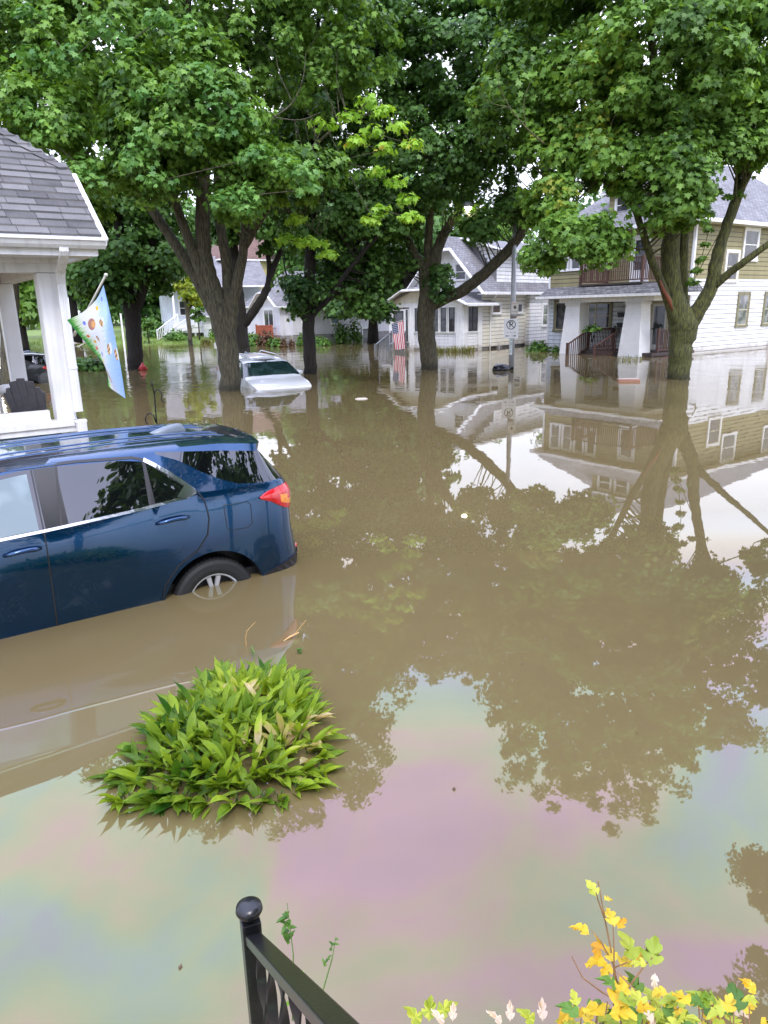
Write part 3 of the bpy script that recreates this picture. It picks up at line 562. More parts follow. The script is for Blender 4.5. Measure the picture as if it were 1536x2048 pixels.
# ================================================================== grey-roofed white house behind (H0)
H0 = thing('ranch_house', 'single-storey white house with grey roof on a stone base, behind the white SUV', 'house', (-6.0, 50.2, 0), R(38))
s = MB(); s.box(0, 0, .6, 13.5, 6.5, 2.75); siding(s, (0, 0, 0), Xv, -Yv, 0, 13.5, .65, 2.75, board=.15); s.box(-.7, .35, .6, 0, 3.3, 2.75); siding(s, (-.7, 0, 0), Yv, -Xv, .35, 3.3, .65, 2.75, board=.15); siding(s, (0, 0, 0), Yv, -Xv, 3.3, 6.5, .65, 2.75, board=.15)
s.prism([(-.7, .3, 2.7), (-.7, 3.4, 2.7), (-.7, 2.4, 3.5), (-.7, 1.3, 3.5)], (.7, 0, 0))
s.build('wall', SIDEGR, H0)
fo = MB()
for P in ([(0, 0), (13.5, 0)], [(-.7, .35), (-.7, 3.3)], [(-.7, .35), (0, .35)]):
    (a, b), (c_, d) = P; L = math.hypot(c_ - a, d - b); fo.face([(a, b, -.6), (c_, d, -.6), (c_, d, .62), (a, b, .62)], 0, [(0, 0), (L, 0), (L, 1.2), (0, 1.2)])
fo.build('foundation', FBRICK, H0, fix=False)
r = MB(); slab(r, [(-.3, -.45, 2.62), (14, -.45, 2.62), (13.0, 3.25, 5.0), (1.6, 3.25, 5.0)], .1, 0, Xv, und=1); slab(r, [(14, 6.95, 2.62), (-.3, 6.95, 2.62), (1.6, 3.25, 5.0), (13.0, 3.25, 5.0)], .1, 0, Xv, und=1); slab(r, [(-.3, 6.95, 2.62), (-.3, -.45, 2.62), (1.6, 3.25, 5.0)], .1, 0, Yv, und=1)
slab(r, [(-1.2, .0, 2.55), (1.5, .0, 2.55), (1.5, 1.85, 3.95), (-.6, 1.85, 3.95), (-1.2, 1.3, 3.5)], .1, 0, Xv, und=1); slab(r, [(1.5, 3.7, 2.55), (-1.2, 3.7, 2.55), (-1.2, 2.4, 3.5), (-.6, 1.85, 3.95), (1.5, 1.85, 3.95)], .1, 0, Xv, und=1); slab(r, [(-1.2, 2.4, 3.5), (-1.2, 1.3, 3.5), (-.6, 1.85, 3.95)], .1, 0, Yv, und=1)
r.build('roof', [SHINGLEL, TRIMW], H0, fix=False)
k = MB()
for a, b in (((-1.22, 0, 2.5), (-1.22, 1.3, 3.45)), ((-1.22, 1.28, 3.45), (-1.22, 2.42, 3.45)), ((-1.22, 2.4, 3.45), (-1.22, 3.7, 2.5))): k.bar(a, b, .06, .2, up=(1, 0, 0))
k.box(-.3, -.55, 2.5, 14, -.46, 2.62); k.build('roof_trim', TRIMW, H0)
window(H0, (-.7, 0, 0), Yv, -Xv, 1.1, 1.15, 2.6, 2.45, TRIMW, PANE, .12, 'pair'); window(H0, *S2, .75, 1.15, 1.6, 2.35, TRIMW, PANEC, .1); window(H0, *S2, 3.1, 1.2, 3.95, 2.45, TRIMW, PANEG, .12); window(H0, *S2, 8.2, 1.2, 9.0, 2.4, TRIMW, PANE, .1)
door(H0, *S2, 5.95, 6.5, -.1, .85, simple('grey_door', (.12, .12, .13)), TRIMW, .3, name='basement_door')
# ================================================================== yellow house & left white house
HY = thing('yellow_house', 'tall pale yellow house with brown roof seen between tree limbs', 'house', (-13.3, 64, 0), R(30))
s = MB(); s.box(0, 0, -.6, 9, 7, 6.6); siding(s, (0, 0, 0), Xv, -Yv, 0, 9, 3.6, 6.5, mi=1); siding(s, (0, 0, 0), Yv, -Xv, 0, 7, 3.6, 6.5, mi=1); siding(s, (0, 0, 0), Xv, -Yv, 0, 9, 0, 3.6, mi=0); siding(s, (0, 0, 0), Yv, -Xv, 0, 7, 0, 3.6, mi=0); s.build('wall', [SIDEW, YELLOW], HY)
r = MB(); slab(r, [(-.5, -.5, 6.6), (9.5, -.5, 6.6), (7, 3.5, 9.2), (2, 3.5, 9.2)], .12, 0, Xv, und=1); slab(r, [(-.5, 7.5, 6.6), (-.5, -.5, 6.6), (2, 3.5, 9.2)], .12, 0, Yv, und=1); slab(r, [(9.5, 7.5, 6.6), (-.5, 7.5, 6.6), (2, 3.5, 9.2), (7, 3.5, 9.2)], .12, 0, Xv, und=1); slab(r, [(9.5, -.5, 6.6), (9.5, 7.5, 6.6), (7, 3.5, 9.2)], .12, 0, Yv, und=1)
r.build('roof', [SHINGLEB, TRIMW], HY, fix=False)
window(HY, *S2, 2.6, 1.2, 3.6, 2.8, TRIMW, PANEC); window(HY, *S2, 5.4, 1.2, 6.4, 2.8, TRIMW, PANE); window(HY, *S2, 1.4, 4.3, 2.3, 5.8, TRIMW, PANE); window(HY, *F2, 1.5, 4.3, 2.6, 5.8, TRIMW, PANE); window(HY, *F2, 1.5, 1.2, 2.6, 2.8, TRIMW, PANE)
HL = thing('porch_stair_house', 'pale blue-white house with a white front staircase behind the left lawn', 'house', (-17.6, 60, .3), R(18))
s = MB(); s.box(0, .0, -.9, 8.0, 7, 4.2); siding(s, (0, 0, 0), Xv, -Yv, 0, 8, .2, 4.1, mi=0); siding(s, (0, 0, 0), Yv, -Xv, 0, 7, .2, 4.1, mi=0); s.build('wall', [SIDEB], HL)
r = MB(); slab(r, [(-.5, -2.0, 4.0), (8.5, -2.0, 4.0), (8.5, 3.5, 6.6), (-.5, 3.5, 6.6)], .12, 0, Xv, und=1); slab(r, [(8.5, 7.5, 4.0), (-.5, 7.5, 4.0), (-.5, 3.5, 6.6), (8.5, 3.5, 6.6)], .12, 0, Xv, und=1); r.prism([(-.0, 0, 4.1), (-.0, 7, 4.1), (0, 3.5, 6.5)], (8, 0, 0), 1); r.build('roof', [SHINGLEL, TRIMW], HL, fix=False)
k = MB(); k.box(.6, -1.8, .85, 6.0, 0, 1.0)
for x in (.7, 2.3, 3.9, 5.7): k.box(x, -1.75, 1.0, x + .16, -1.6, 3.9)
for x in (.7, 2.2, 4.0, 5.7): k.box(x, -1.7, -.6, x + .16, -1.55, .85)
k.box(.6, -1.75, .4, 6.0, -1.7, .85); k.build('front_porch', TRIMW, HL)
railing('porch_railing', HL, (2.4, -1.7, 1.0), (5.8, -1.7, 1.0), .85, TRIMW, gap=.16, bal=.05)
railing('stair_railing', HL, (-.7, -2.9, -.15), (1.0, -1.8, 1.0), .85, TRIMW, gap=.16, bal=.05); railing('stair_railing', HL, (.3, -3.1, -.15), (2.2, -1.8, 1.0), .85, TRIMW, gap=.16, bal=.05)
stt = MB()
for i in range(6): stt.obox((-.6 + .3 * i, -2.95 + .19 * i, -.1 + .18 * i), (.3, .2, 0), (.9, -.35, 0), (0, 0, .05))
stt.build('steps', TRIMW, HL); door(HL, *S2, 3.0, 3.9, 1.0, 3.0, PANE, TRIMW, .1); window(HL, *S2, 1.2, 1.7, 2.1, 3.0, TRIMW); window(HL, *S2, 4.6, 1.7, 5.5, 3.0, TRIMW); window(HL, *S2, 6.6, 1.7, 7.4, 3.0, TRIMW, PANEC)
gar = thing('garage', 'low white garage with a grey door right of the lawn staircase house', 'garage', (-14.1, 58.5, .1), R(14)); k = MB(); k.box(.0, 0, -.6, 4.5, 4, 1.9); siding(k, (0, 0, 0), Xv, -Yv, 0, 4.5, .9, 1.9); k.build('wall', SIDEW, gar)
gd = MB(); gd.box(.9, -.04, -.3, 2.8, 0, .9); gd.build('garage_door', simple('pale_grey_paint', (.55, .57, .58)), gar); r = MB(); slab(r, [(-.3, -.4, 1.9), (4.8, -.4, 1.9), (4.8, 2, 2.9), (-.3, 2, 2.9)], .1, 0, Xv, und=1); slab(r, [(4.8, 4.4, 1.9), (-.3, 4.4, 1.9), (-.3, 2, 2.9), (4.8, 2, 2.9)], .1, 0, Xv, und=1); r.build('roof', [SHINGLEL, TRIMW], gar, fix=False)
dk = thing('wooden_deck', 'orange-red wooden deck railing left of the bay window', 'deck', (-8.6, 51.5, 0), R(-52)); k = MB(); k.box(-.2, 0, -.5, 2.0, 1.2, .5); k.build('deck_base', REDDECK, dk); railing('railing', dk, (-.2, 0, .5), (2.0, 0, .5), .8, REDDECK, gap=.2, bal=.1)
tag(dk, None, None)
# ================================================================== neighbour's porch (left)
PC = Vector((-3.69, 8.6, 0)); A35 = R(35)
NP = thing('neighbour_porch', 'white open porch with grey shingle roof and gutter at the left edge', 'porch', PC, A35)
def nloc(x, y, z): return PC + Matrix.Rotation(A35, 3, 'Z') @ Vector((x, y, z))
WP = 3.2; XL = -5.5
s = MB(); s.box(XL, .03, -.6, -.03, WP - .03, .28); siding(s, (0, .03, 0), Xv, -Yv, XL, -.03, -.55, .92, board=.13, gap=.012, t=.02); siding(s, (-.03, 0, 0), Yv, Xv, .03, WP, -.55, .25, board=.13, gap=.012, t=.02)
s.box(XL, .032, .28, -.03, .12, .92); s.build('base_wall', BLUEG, NP)
k = MB(); k.box(XL, -.06, .93, .0, .16, 1.0); k.box(XL, -.04, .86, -.01, -.0, .928); k.box(XL, -.02, 1.003, -.30, .12, 1.03); k.box(XL, .0, 1.033, -.302, .10, 1.13); k.build('rail_ledge', WHITE, NP)
k = MB(); k.box(XL, .1, .283, .0, WP, .30); k.build('porch_floor', GREYP, NP)
def post(x, y, name='porch_post'):
    k = MB(); k.box(x - .11, y - .02, .31, x + .08, y + .17, 2.68); k.box(x - .135, y - .03, 1.002, x - .112, y + .18, 2.679); k.box(x - .13, y - .045, 1.003, x + .06, y - .022, 2.678); k.build(name, WHITE, NP, bevel=.004)
post(-.09, .03); post(-.10, WP - .2)
k = MB(); k.box(XL, -.02, 2.683, .03, .2, 2.93); k.box(-.17, .203, 2.683, .032, WP, 2.93); k.box(XL, WP - .2, 2.683, -.175, WP, 2.93); k.box(XL, -.06, 2.78, .06, -.022, 2.935); k.build('beam', WHITE, NP)
k = MB(); k.box(XL, .2, 2.9, -.17, WP - .2, 2.94); k.build('ceiling', CREAMCEIL, NP)
ES, EX, EZ = -.45, .44, 3.03
k = MB(); k.box(XL, ES + .06, 2.835, .33, -.062, 2.87); k.box(XL, ES + .02, 2.84, .36, ES + .058, 2.99); k.box(.33, ES + .06, 2.85, .38, 4.0, 2.94); k.build('soffit', WHITE, NP)
# K-style gutter
prof = [(0, .0), (0, -.10), (-.05, -.105), (-.075, -.07), (-.09, -.03), (-.105, -.02), (-.105, .0), (-.09, .0), (-.085, -.012), (-.02, -.09), (-.01, 0)]
k = MB(); P = [(XL, ES + .02 + a, EZ - .012 + b) for a, b in prof]; k.prism(P, (EX - XL, 0, 0)); k.prism([(EX + .001, ES + .025, EZ), (EX + .001, ES + .025, EZ - .12), (EX + .001, ES - .09, EZ - .08), (EX + .001, ES - .095, EZ)], (.006, 0, 0)); k.build('gutter', WHITE, NP)
# corrugated downspout
def ribbed(path, w, d, name):
    mb = MB(); n = 8
    sec = []
    for i in range(n + 1):
        sec.append((-w / 2 + w * i / n, -d / 2 - (.005 if i % 2 else 0)))
    sec += [(w / 2, d / 2), (-w / 2, d / 2)]
    vs = [(p[0] + a, p[1] + b, p[2]) for p in path for a, b in sec]; m_ = len(sec); fs = []
    for i in range(len(path) - 1):
        for j in range(m_): fs.append((i * m_ + j, i * m_ + (j + 1) % m_, (i + 1) * m_ + (j + 1) % m_, (i + 1) * m_ + j))
    fs += [tuple(range(m_))[::-1], tuple((len(path) - 1) * m_ + j for j in range(m_))]
    mb.mesh(vs, fs); return mb
pth = [(-.0, ES + .0, 2.95)] + [(-.0, ES + .0 + (.34) * sst(0, 1, t / 6), 2.88 - .26 * t / 6) for t in range(7)] + [(.0, -.085, 2.55), (.0, -.085, 1.1)]
k = ribbed(pth, .095, .07, 'x'); k.box(-.06, -.13, .97, .075, -.03, 1.0); pq = ribbed([(.01, -.10, .985), (.012, -.10, .3), (.012, -.10, -.5)], .11, .075, 'x'); k.mesh(pq.v, pq.f); k.box(-.05, -.128, 1.6, .05, -.05, 1.63)
k.build('downspout', WHITE, NP)
# jerkin-head shingle roof
r = MB(); sl = .80; yc, yr, dd = 1.05, 2.15, 1.05
def rz(s_): return EZ + .015 + sl * s_
slab(r, [(XL, ES, rz(0)), (EX - .02, ES, rz(0)), (EX - .02, ES + yc, rz(yc)), (EX - dd, ES + yr, rz(yr)), (XL, ES + yr, rz(yr))], .05, 0, Xv, und=1)
slab(r, [(EX - .02, ES + 2 * yr, rz(0)), (XL, ES + 2 * yr, rz(0)), (XL, ES + yr, rz(yr)), (EX - dd, ES + yr, rz(yr)), (EX - .02, ES + 2 * yr - yc, rz(yc))], .05, 0, Xv, und=1)
slab(r, [(EX - .02, ES + yc, rz(yc)), (EX - .02, ES + 2 * yr - yc, rz(yc)), (EX - dd, ES + yr, rz(yr))], .05, 0, Yv, und=1)
# real shingle courses: thin overlapping strips with tabs
rowh = .135; Ls = math.hypot(1, sl); i = 0
while i * rowh < yr * Ls - .1:
    s0, s1 = i * rowh / Ls, (i + 1) * rowh / Ls + .01; xe = EX - .015 if s0 < yc else EX - .02 - dd * (s0 - yc) / (yr - yc)
    x = XL + (.15 if i % 2 else 0); 
    while x < xe:
        x2 = min(x + random.uniform(.27, .33), xe); h = .018 + random.uniform(0, .007)
        a = [(x + .003, ES - .008 + s0, rz(s0) + h), (x2 - .003, ES - .008 + s0, rz(s0) + h), (x2 - .003, ES + s1, rz(s1) + .006), (x + .003, ES + s1, rz(s1) + .006)]
        r.face(a, 2, [(x, i * 1.7)] * 4); b = [(p[0], p[1], p[2] - h + .002) for p in a[:2]]; r.face([a[1], a[0], b[0], b[1]], 2)
        x = x2
    i += 1
for k_ in range(9):      # hip caps
    t0, t1 = k_ / 9, (k_ + 1.15) / 9
    def hp(t): return Vector((EX - .02 - (dd - .02) * t, ES + yc + (yr - yc) * t, rz(yc + (yr - yc) * t) + .035 - .02 * (t * 9 - k_ > 1)))
    a, b = hp(t0), hp(min(t1, 1)); w = Vector((-.13, -.03, -.015)); w2 = Vector((.05, .10, -.03))
    r.face([a + w, a, b, b + w], 2); r.face([a, a + w2, b + w2, b], 2); r.face([a, a + w, a + w - Vector((0, 0, .02)), a - Vector((0, 0, .02))], 2)
shm = bpy.data.materials.new('roof_shingle_tabs'); shm.use_nodes = True; t_ = shm.node_tree; b_ = t_.nodes['Principled BSDF']; b_.inputs['Roughness'].default_value = .92; b_.inputs['Specular IOR Level'].default_value = .2
ge = t_.nodes.new('ShaderNodeNewGeometry'); cr = t_.nodes.new('ShaderNodeValToRGB'); tc = t_.nodes.new('ShaderNodeTexCoord'); no = t_.nodes.new('ShaderNodeTexNoise'); no.inputs['Scale'].default_value = 90; n2 = t_.nodes.new('ShaderNodeTexNoise'); n2.inputs['Scale'].default_value = 5
t_.links.new(tc.outputs['Object'], no.inputs[0]); t_.links.new(tc.outputs['Object'], n2.inputs[0])
ad = t_.nodes.new('ShaderNodeMath'); ad.operation = 'MULTIPLY_ADD'; ad.inputs[1].default_value = .45; t_.links.new(ge.outputs['Random Per Island'], ad.inputs[0]); 
a2 = t_.nodes.new('ShaderNodeMath'); a2.operation = 'MULTIPLY_ADD'; a2.inputs[1].default_value = .5; a2.inputs[2].default_value = -.05; t_.links.new(no.outputs['Fac'], a2.inputs[0]); t_.links.new(a2.outputs[0], ad.inputs[2])
a3 = t_.nodes.new('ShaderNodeMath'); a3.operation = 'MULTIPLY_ADD'; a3.inputs[1].default_value = .35; t_.links.new(n2.outputs['Fac'], a3.inputs[0]); t_.links.new(ad.outputs[0], a3.inputs[2])
t_.links.new(a3.outputs[0], cr.inputs[0]); cr.color_ramp.elements[0].position = .2; cr.color_ramp.elements[0].color = (.045, .044, .044, 1); cr.color_ramp.elements[1].position = .95; cr.color_ramp.elements[1].color = (.19, .184, .176, 1); t_.links.new(cr.outputs[0], b_.inputs['Base Color'])
bp_ = t_.nodes.new('ShaderNodeBump'); bp_.inputs['Distance'].default_value = .004; t_.links.new(no.outputs['Fac'], bp_.inputs['Height']); t_.links.new(bp_.outputs[0], b_.inputs['Normal'])
r.build('roof', [SHINGLE, WHITE, shm], NP, fix=False)
k = MB(); k.bar((EX, ES, EZ - .02), (EX, ES + yc, rz(yc) - .045), .03, .10, up=(1, 0, 0)); k.bar((EX, ES + yc, rz(yc) - .045), (EX, ES + 2 * yr - yc, rz(yc) - .045), .03, .10, up=(1, 0, 0)); k.bar((EX, ES + 2 * yr, EZ - .02), (EX, ES + 2 * yr - yc, rz(yc) - .045), .03, .10, up=(1, 0, 0))
k.prism([(.06, ES + .1, 2.94), (.06, ES + 2 * yr - .1, 2.94), (.06, ES + 2 * yr - yc, rz(yc) - .08), (.06, ES + yc, rz(yc) - .08)], (.05, 0, 0)); k.build('rake_trim', WHITE, NP)
# Adirondack chair
AC = thing('adirondack_chair', 'dark grey slatted chair with rounded back on the left porch', 'chair', nloc(-.30, .95, .30), R(97))
k = MB()
for i in range(5):
    w = .070; y = (i - 2) * .073; top = [.80, .87, .90, .87, .80][i]
    def bp(y_, h): return (-.05 - .33 * h, y_, .28 + h)
    pts = []
    for q in range(7):
        yy = y - w / 2 + w * q / 6; R_ = .23; pts.append(bp(yy * 1.0 + yy * .35 * 1, top + .05 * math.cos(yy / R_ * 1.4) - .05 + (-.05 if abs(i - 2) == 2 and (yy * (i - 2)) > y * (i - 2) else 0)))
    pts = [bp(y * .8 - w / 2, 0), *pts, bp(y * .8 + w / 2, 0)]; k.prism(pts[::-1], (-.022, 0, -.008))
k.build('backrest', GREYP, AC, bevel=.003)
k = MB(); 
for i in range(5): k.obox((.05 + i * .1 - .06, -.25, .30 + i * .012), (.085, 0, .01), (0, .5, 0), (0, 0, .02))
k.build('seat', GREYP, AC)
for sgn in (-1, 1):
    k = MB(); k.obox((-.15, sgn * .31 - .05, .53), (.7, 0, .02), (0, .1, 0), (0, 0, .025)); k.build('armrest', GREYP, AC)
    k = MB(); k.obox((.44, sgn * .27 - .012, .0), (.1, 0, 0), (0, .025, 0), (0, 0, .53)); k.build('leg', GREYP, AC); k = MB(); k.obox((-.35, sgn * .25 - .012, .0), (.1, 0, 0), (0, .025, 0), (.75, 0, .3)); k.build('leg', GREYP, AC)
CH = thing('plastic_chair', 'pale grey rounded plastic chair at the left edge of the porch', 'chair', nloc(-1.02, .58, .22), R(20))
k = MB(); k.lathe([(.22, 0), (.24, .05), (.25, .30), (.22, .42), (.13, .50), (0, .52)], (0, 0, .50), n=20); k.build('backrest', simple('pale_grey_plastic', (.55, .55, .62), .3), CH, smooth=True)
k = MB(); k.lathe([(0, .42), (.25, .42), (.26, .46), (.25, .50), (0, .50)], (0, 0, 0), n=20)
k.build('seat', MATS['pale_grey_plastic'], CH, smooth=True)
for a, b in ((-1, -1), (-1, 1), (1, -1), (1, 1)):
    k = MB(); k.tube([(a * .17, b * .17, .43), (a * .2, b * .2, 0)], .018, 8); k.build('leg', BLACKP, CH)
WL = thing('porch_spotlight', 'small white spotlight clamped on the porch rail behind the grey chair', 'lamp', nloc(-.62, 1.5, 1.0), R(35))
k = MB(); k.lathe([(0, .0), (.05, 0), (.07, .06), (.075, .16), (.06, .17), (0, .15)], (0, 0, .28), axis='x', n=16); k.build('lamp_head', WHITE, WL, smooth=True); k = MB(); k.tube([(0, 0, -.1), (0, 0, .25)], .02, 8); k.build('stem', WHITE, WL)
BP = thing('wooden_post', 'short brown wooden post between the porch and the black car', 'post', at(52, 800, 12.5) * 1.0, R(20)); BP.location.z = -.6
k = MB(); k.box(-.06, -.06, 0, .06, .06, 2.2); k.box(-.065, -.065, 2.2, .065, .065, 2.23); k.build('post', BROWNWOOD, BP)
# bee flag
def flagmat():
    m = bpy.data.materials.new('bee_flag_cloth'); m.use_nodes = True; t = m.node_tree; N = t.nodes; L = t.links; b = N['Principled BSDF']; b.inputs['Roughness'].default_value = .8
    uv = N.new('ShaderNodeUVMap'); sp = N.new('ShaderNodeSeparateXYZ'); L.new(uv.outputs[0], sp.inputs[0]); no = N.new('ShaderNodeTexNoise'); no.inputs['Scale'].default_value = 14; L.new(uv.outputs[0], no.inputs[0])
    st = N.new('ShaderNodeMapping'); st.inputs['Scale'].default_value = (60, 5, 1); st.inputs['Rotation'].default_value = (0, 0, .25); L.new(uv.outputs[0], st.inputs[0]); n2 = N.new('ShaderNodeTexNoise'); n2.inputs['Scale'].default_value = 1; L.new(st.outputs[0], n2.inputs[0])
    ad = N.new('ShaderNodeMath'); ad.operation = 'MULTIPLY_ADD'; ad.inputs[1].default_value = .30; L.new(n2.outputs['Fac'], ad.inputs[0]); sb_ = N.new('ShaderNodeMath'); sb_.operation = 'SUBTRACT'; sb_.inputs[1].default_value = .13; L.new(sp.outputs['Y'], sb_.inputs[0]); L.new(sb_.outputs[0], ad.inputs[2])
    cr = N.new('ShaderNodeValToRGB'); L.new(ad.outputs[0], cr.inputs[0]); e = cr.color_ramp.elements
    e[0].position = .08; e[0].color = (.05, .30, .05, 1); e[1].position = 1.0; e[1].color = (.32, .52, .88, 1)
    for p, c in ((.14, (.18, .5, .10)), (.22, (.62, .78, .50)), (.30, (.84, .86, .82)), (.60, (.80, .83, .92)), (.70, (.50, .66, .92)), (.85, (.40, .58, .90))): q = e.new(p); q.color = (*c, 1)
    cur = cr.outputs[0]
    def blob(u, v, ru, rv, col, ang=0, stripes=None):
        nonlocal cur
        mp = N.new('ShaderNodeMapping'); mp.vector_type = 'TEXTURE'; mp.inputs['Location'].default_value = (u, v, 0); mp.inputs['Rotation'].default_value = (0, 0, ang); mp.inputs['Scale'].default_value = (ru, rv, 1); L.new(uv.outputs[0], mp.inputs[0])
        ln = N.new('ShaderNodeVectorMath'); ln.operation = 'LENGTH'; L.new(mp.outputs[0], ln.inputs[0])
        lt = N.new('ShaderNodeMath'); lt.operation = 'LESS_THAN'; lt.inputs[1].default_value = 1; L.new(ln.outputs['Value'], lt.inputs[0])
        mx = N.new('ShaderNodeMix'); mx.data_type = 'RGBA'; L.new(lt.outputs[0], mx.inputs[0]); L.new(cur, mx.inputs[6]); mx.inputs[7].default_value = (*col, 1)
        if stripes:
            s = N.new('ShaderNodeSeparateXYZ'); L.new(mp.outputs[0], s.inputs[0]); w = N.new('ShaderNodeMath'); w.operation = 'MULTIPLY'; w.inputs[1].default_value = 8; L.new(s.outputs['X'], w.inputs[0]); si = N.new('ShaderNodeMath'); si.operation = 'SINE'; L.new(w.outputs[0], si.inputs[0])
            gt = N.new('ShaderNodeMath'); gt.operation = 'GREATER_THAN'; gt.inputs[1].default_value = 0; L.new(si.outputs[0], gt.inputs[0]); m2 = N.new('ShaderNodeMix'); m2.data_type = 'RGBA'; L.new(gt.outputs[0], m2.inputs[0]); m2.inputs[6].default_value = (*col, 1); m2.inputs[7].default_value = (*stripes, 1); L.new(m2.outputs[2], mx.inputs[7])
        cur = mx.outputs[2]
    def bee(u, v, s=1, a=0):
        blob(u - .02, v + .045 * s, .03 * s, .035 * s, (.75, .82, .9), a); blob(u + .02, v + .045 * s, .028 * s, .035 * s, (.78, .84, .92), a); blob(u, v, .05 * s, .034 * s, (.80, .52, .22), a, (.30, .16, .10))
    bee(.26, .60, 1, .6); bee(.40, .40, .9, .2); bee(.55, .74, 1.2, .4); bee(.80, .55, 1.4, .5); bee(.62, .92, 1.1, .3)
    blob(.20, .42, .06, .075, (.45, .22, .17), .3); blob(.21, .45, .035, .045, (.80, .42, .15), .3)
    for u, v, c in ((.10, .62, (.9, .6, .05)), (.30, .22, (.8, .12, .05)), (.42, .27, (.9, .45, .02)), (.50, .20, (.85, .15, .15)), (.58, .32, (.25, .3, .8)), (.64, .26, (.9, .75, .1)), (.14, .30, (.2, .25, .75)), (.74, .22, (.9, .75, .1)), (.86, .30, (.25, .3, .85)), (.93, .24, (.85, .8, .1)), (.08, .80, (.25, .3, .8)), (.7, .36, (.3, .35, .8))):
        blob(u, v, .024, .030, c)
    L.new(cur, b.inputs['Base Color'])
    tr = N.new('ShaderNodeBsdfTranslucent'); L.new(cur, tr.inputs[0]); mx = N.new('ShaderNodeMixShader'); mx.inputs[0].default_value = .35; L.new(b.outputs[0], mx.inputs[1]); L.new(tr.outputs[0], mx.inputs[2]); L.new(mx.outputs[0], N['Material Output'].inputs[0])
    return m
pb = nloc(.09, .02, 1.98); tip = at(212, 550, 7.95)
BF = thing('bee_flag', 'garden flag with bees, flowers and grass hanging from a pole on the left porch', 'flag', pb)
k = MB(); k.tube([(0, 0, 0), (tip - pb)], .011, 8); k.lathe([(0, -.02), (.016, -.015), (.02, 0), (.016, .015), (0, .02)], (tip - pb), n=10); k.tube([(0, 0, 0), (tip - pb) * .12], .018, 8); k.build('pole', simple('pale_pole', (.6, .58, .5)), BF, smooth=True)
# cloth: rows along v (hoist -> fly), columns along u (bottom edge -> top edge); pixels of the drape at its own depth
rows = [[(134, 640, 8.33), (163, 626, 8.22), (192, 600, 8.10), (207, 570, 7.98)],
        [(160, 672, 8.30), (180, 662, 8.12), (207, 640, 7.92), (219, 622, 7.98)],
        [(186, 702, 8.26), (200, 692, 8.05), (212, 690, 7.88), (231, 680, 7.98)],
        [(212, 735, 8.16), (214, 745, 8.0), (217, 740, 7.86), (242, 738, 7.97)],
        [(216, 772, 8.04), (226, 780, 7.98), (238, 788, 7.92), (251, 797, 7.98)]]
RW = [[at(*p) - pb for p in r_] for r_ in rows]
def catm(P, t):
    n = len(P) - 1; x = t * n; i = min(int(x), n - 1); f = x - i; g_ = lambda j: P[max(0, min(n, j))]
    a, b, c_, d = g_(i - 1), g_(i), g_(i + 1), g_(i + 2); return .5 * ((2 * b) + (c_ - a) * f + (2 * a - 5 * b + 4 * c_ - d) * f * f + (3 * b - a - 3 * c_ + d) * f ** 3)
k = MB(); NU, NV = 16, 26; grid = [[catm([catm(r_, u / NU) for r_ in RW], v / NV) for u in range(NU + 1)] for v in range(NV + 1)]
for v in range(NV):
    for u in range(NU):
        k.face([grid[v][u], grid[v][u + 1], grid[v + 1][u + 1], grid[v + 1][u]], 0, [(v_ / NV, u_ / NU) for v_, u_ in ((v, u), (v, u + 1), (v + 1, u + 1), (v + 1, u))])
fo_ = k.build('flag_cloth', flagmat(), BF, smooth=True, fix=False)
bm = bmesh.new(); bm.from_mesh(fo_.data); bmesh.ops.remove_doubles(bm, verts=bm.verts, dist=.0005); bm.to_mesh(fo_.data); bm.free()
# shepherd's hook pair
SH = thing('shepherds_hook', 'black double shepherd hook standing in the water behind the blue SUV', 'garden hook', (at(314, 850, 11.2).x, 11.2, -.6))
def hk(p): return at(p[0], p[1], 11.2) - SH.location
k = MB(); k.tube([(0, 0, 0), hk((311, 820)), hk((309, 790)), hk((310, 783)), hk((315, 779)), hk((321, 782)), hk((324, 790)), hk((323, 800)), hk((327, 805)), hk((330, 800))], .011, 8); k.tube([hk((312, 845)), hk((308, 832)), hk((302, 827)), hk((295, 828)), hk((291, 835)), hk((292, 845)), hk((296, 848))], .011, 8); k.tube([hk((309, 790)), hk((304, 770)), hk((303, 762))], .009, 6); k.tube([hk((306, 775)), hk((301, 770)), hk((306, 765)), hk((307, 772))], .006, 6)
k.build('rod', BLACKM, SH, smooth=True)
# ================================================================== cars
def interp(tab, x):
    if x <= tab[0][0]: return tab[0][1]
    for (a, b), (c_, d) in zip(tab, tab[1:]):
        if x <= c_: t = (x - a) / (c_ - a); return b + (d - b) * t
    return tab[-1][1]
def smooth(tab, x, r_=.07): return sum(interp(tab, x + d * r_) for d in (-1, -.5, 0, .5, 1)) / 5
# all heights above the tyre contact; s runs along the car: 0 = rear axle, + = tail, - = nose
TOP = [(-3.66, .86), (-3.5, 1.0), (-3.2, 1.08), (-2.62, 1.17), (-1.82, 1.61), (-1.3, 1.672), (-.5, 1.688), (.2, 1.672), (.50, 1.64), (.60, 1.61)]
BELT = [(-2.6, 1.12), (-1.9, 1.16), (-1.48, 1.19), (-1.19, 1.20), (-.47, 1.24), (-.2, 1.27), (0, 1.29), (.3, 1.285), (.8, 1.26)]
DT = [(-3, 1.6), (-1.4, 1.62), (-1.05, 1.62), (-.60, 1.605), (-.41, 1.575), (-.25, 1.46), (-.10, 1.335), (-.05, 1.30), (.8, 1.27)]
GB = [(-3, 1.63), (-.34, 1.627), (-.15, 1.55), (.0, 1.45), (.15, 1.37), (.29, 1.315), (.5, 1.29), (.8, 1.27)]
GT = [(-3, 1.635), (-.3, 1.630), (.2, 1.585), (.35, 1.565), (.53, 1.54), (.8, 1.5)]
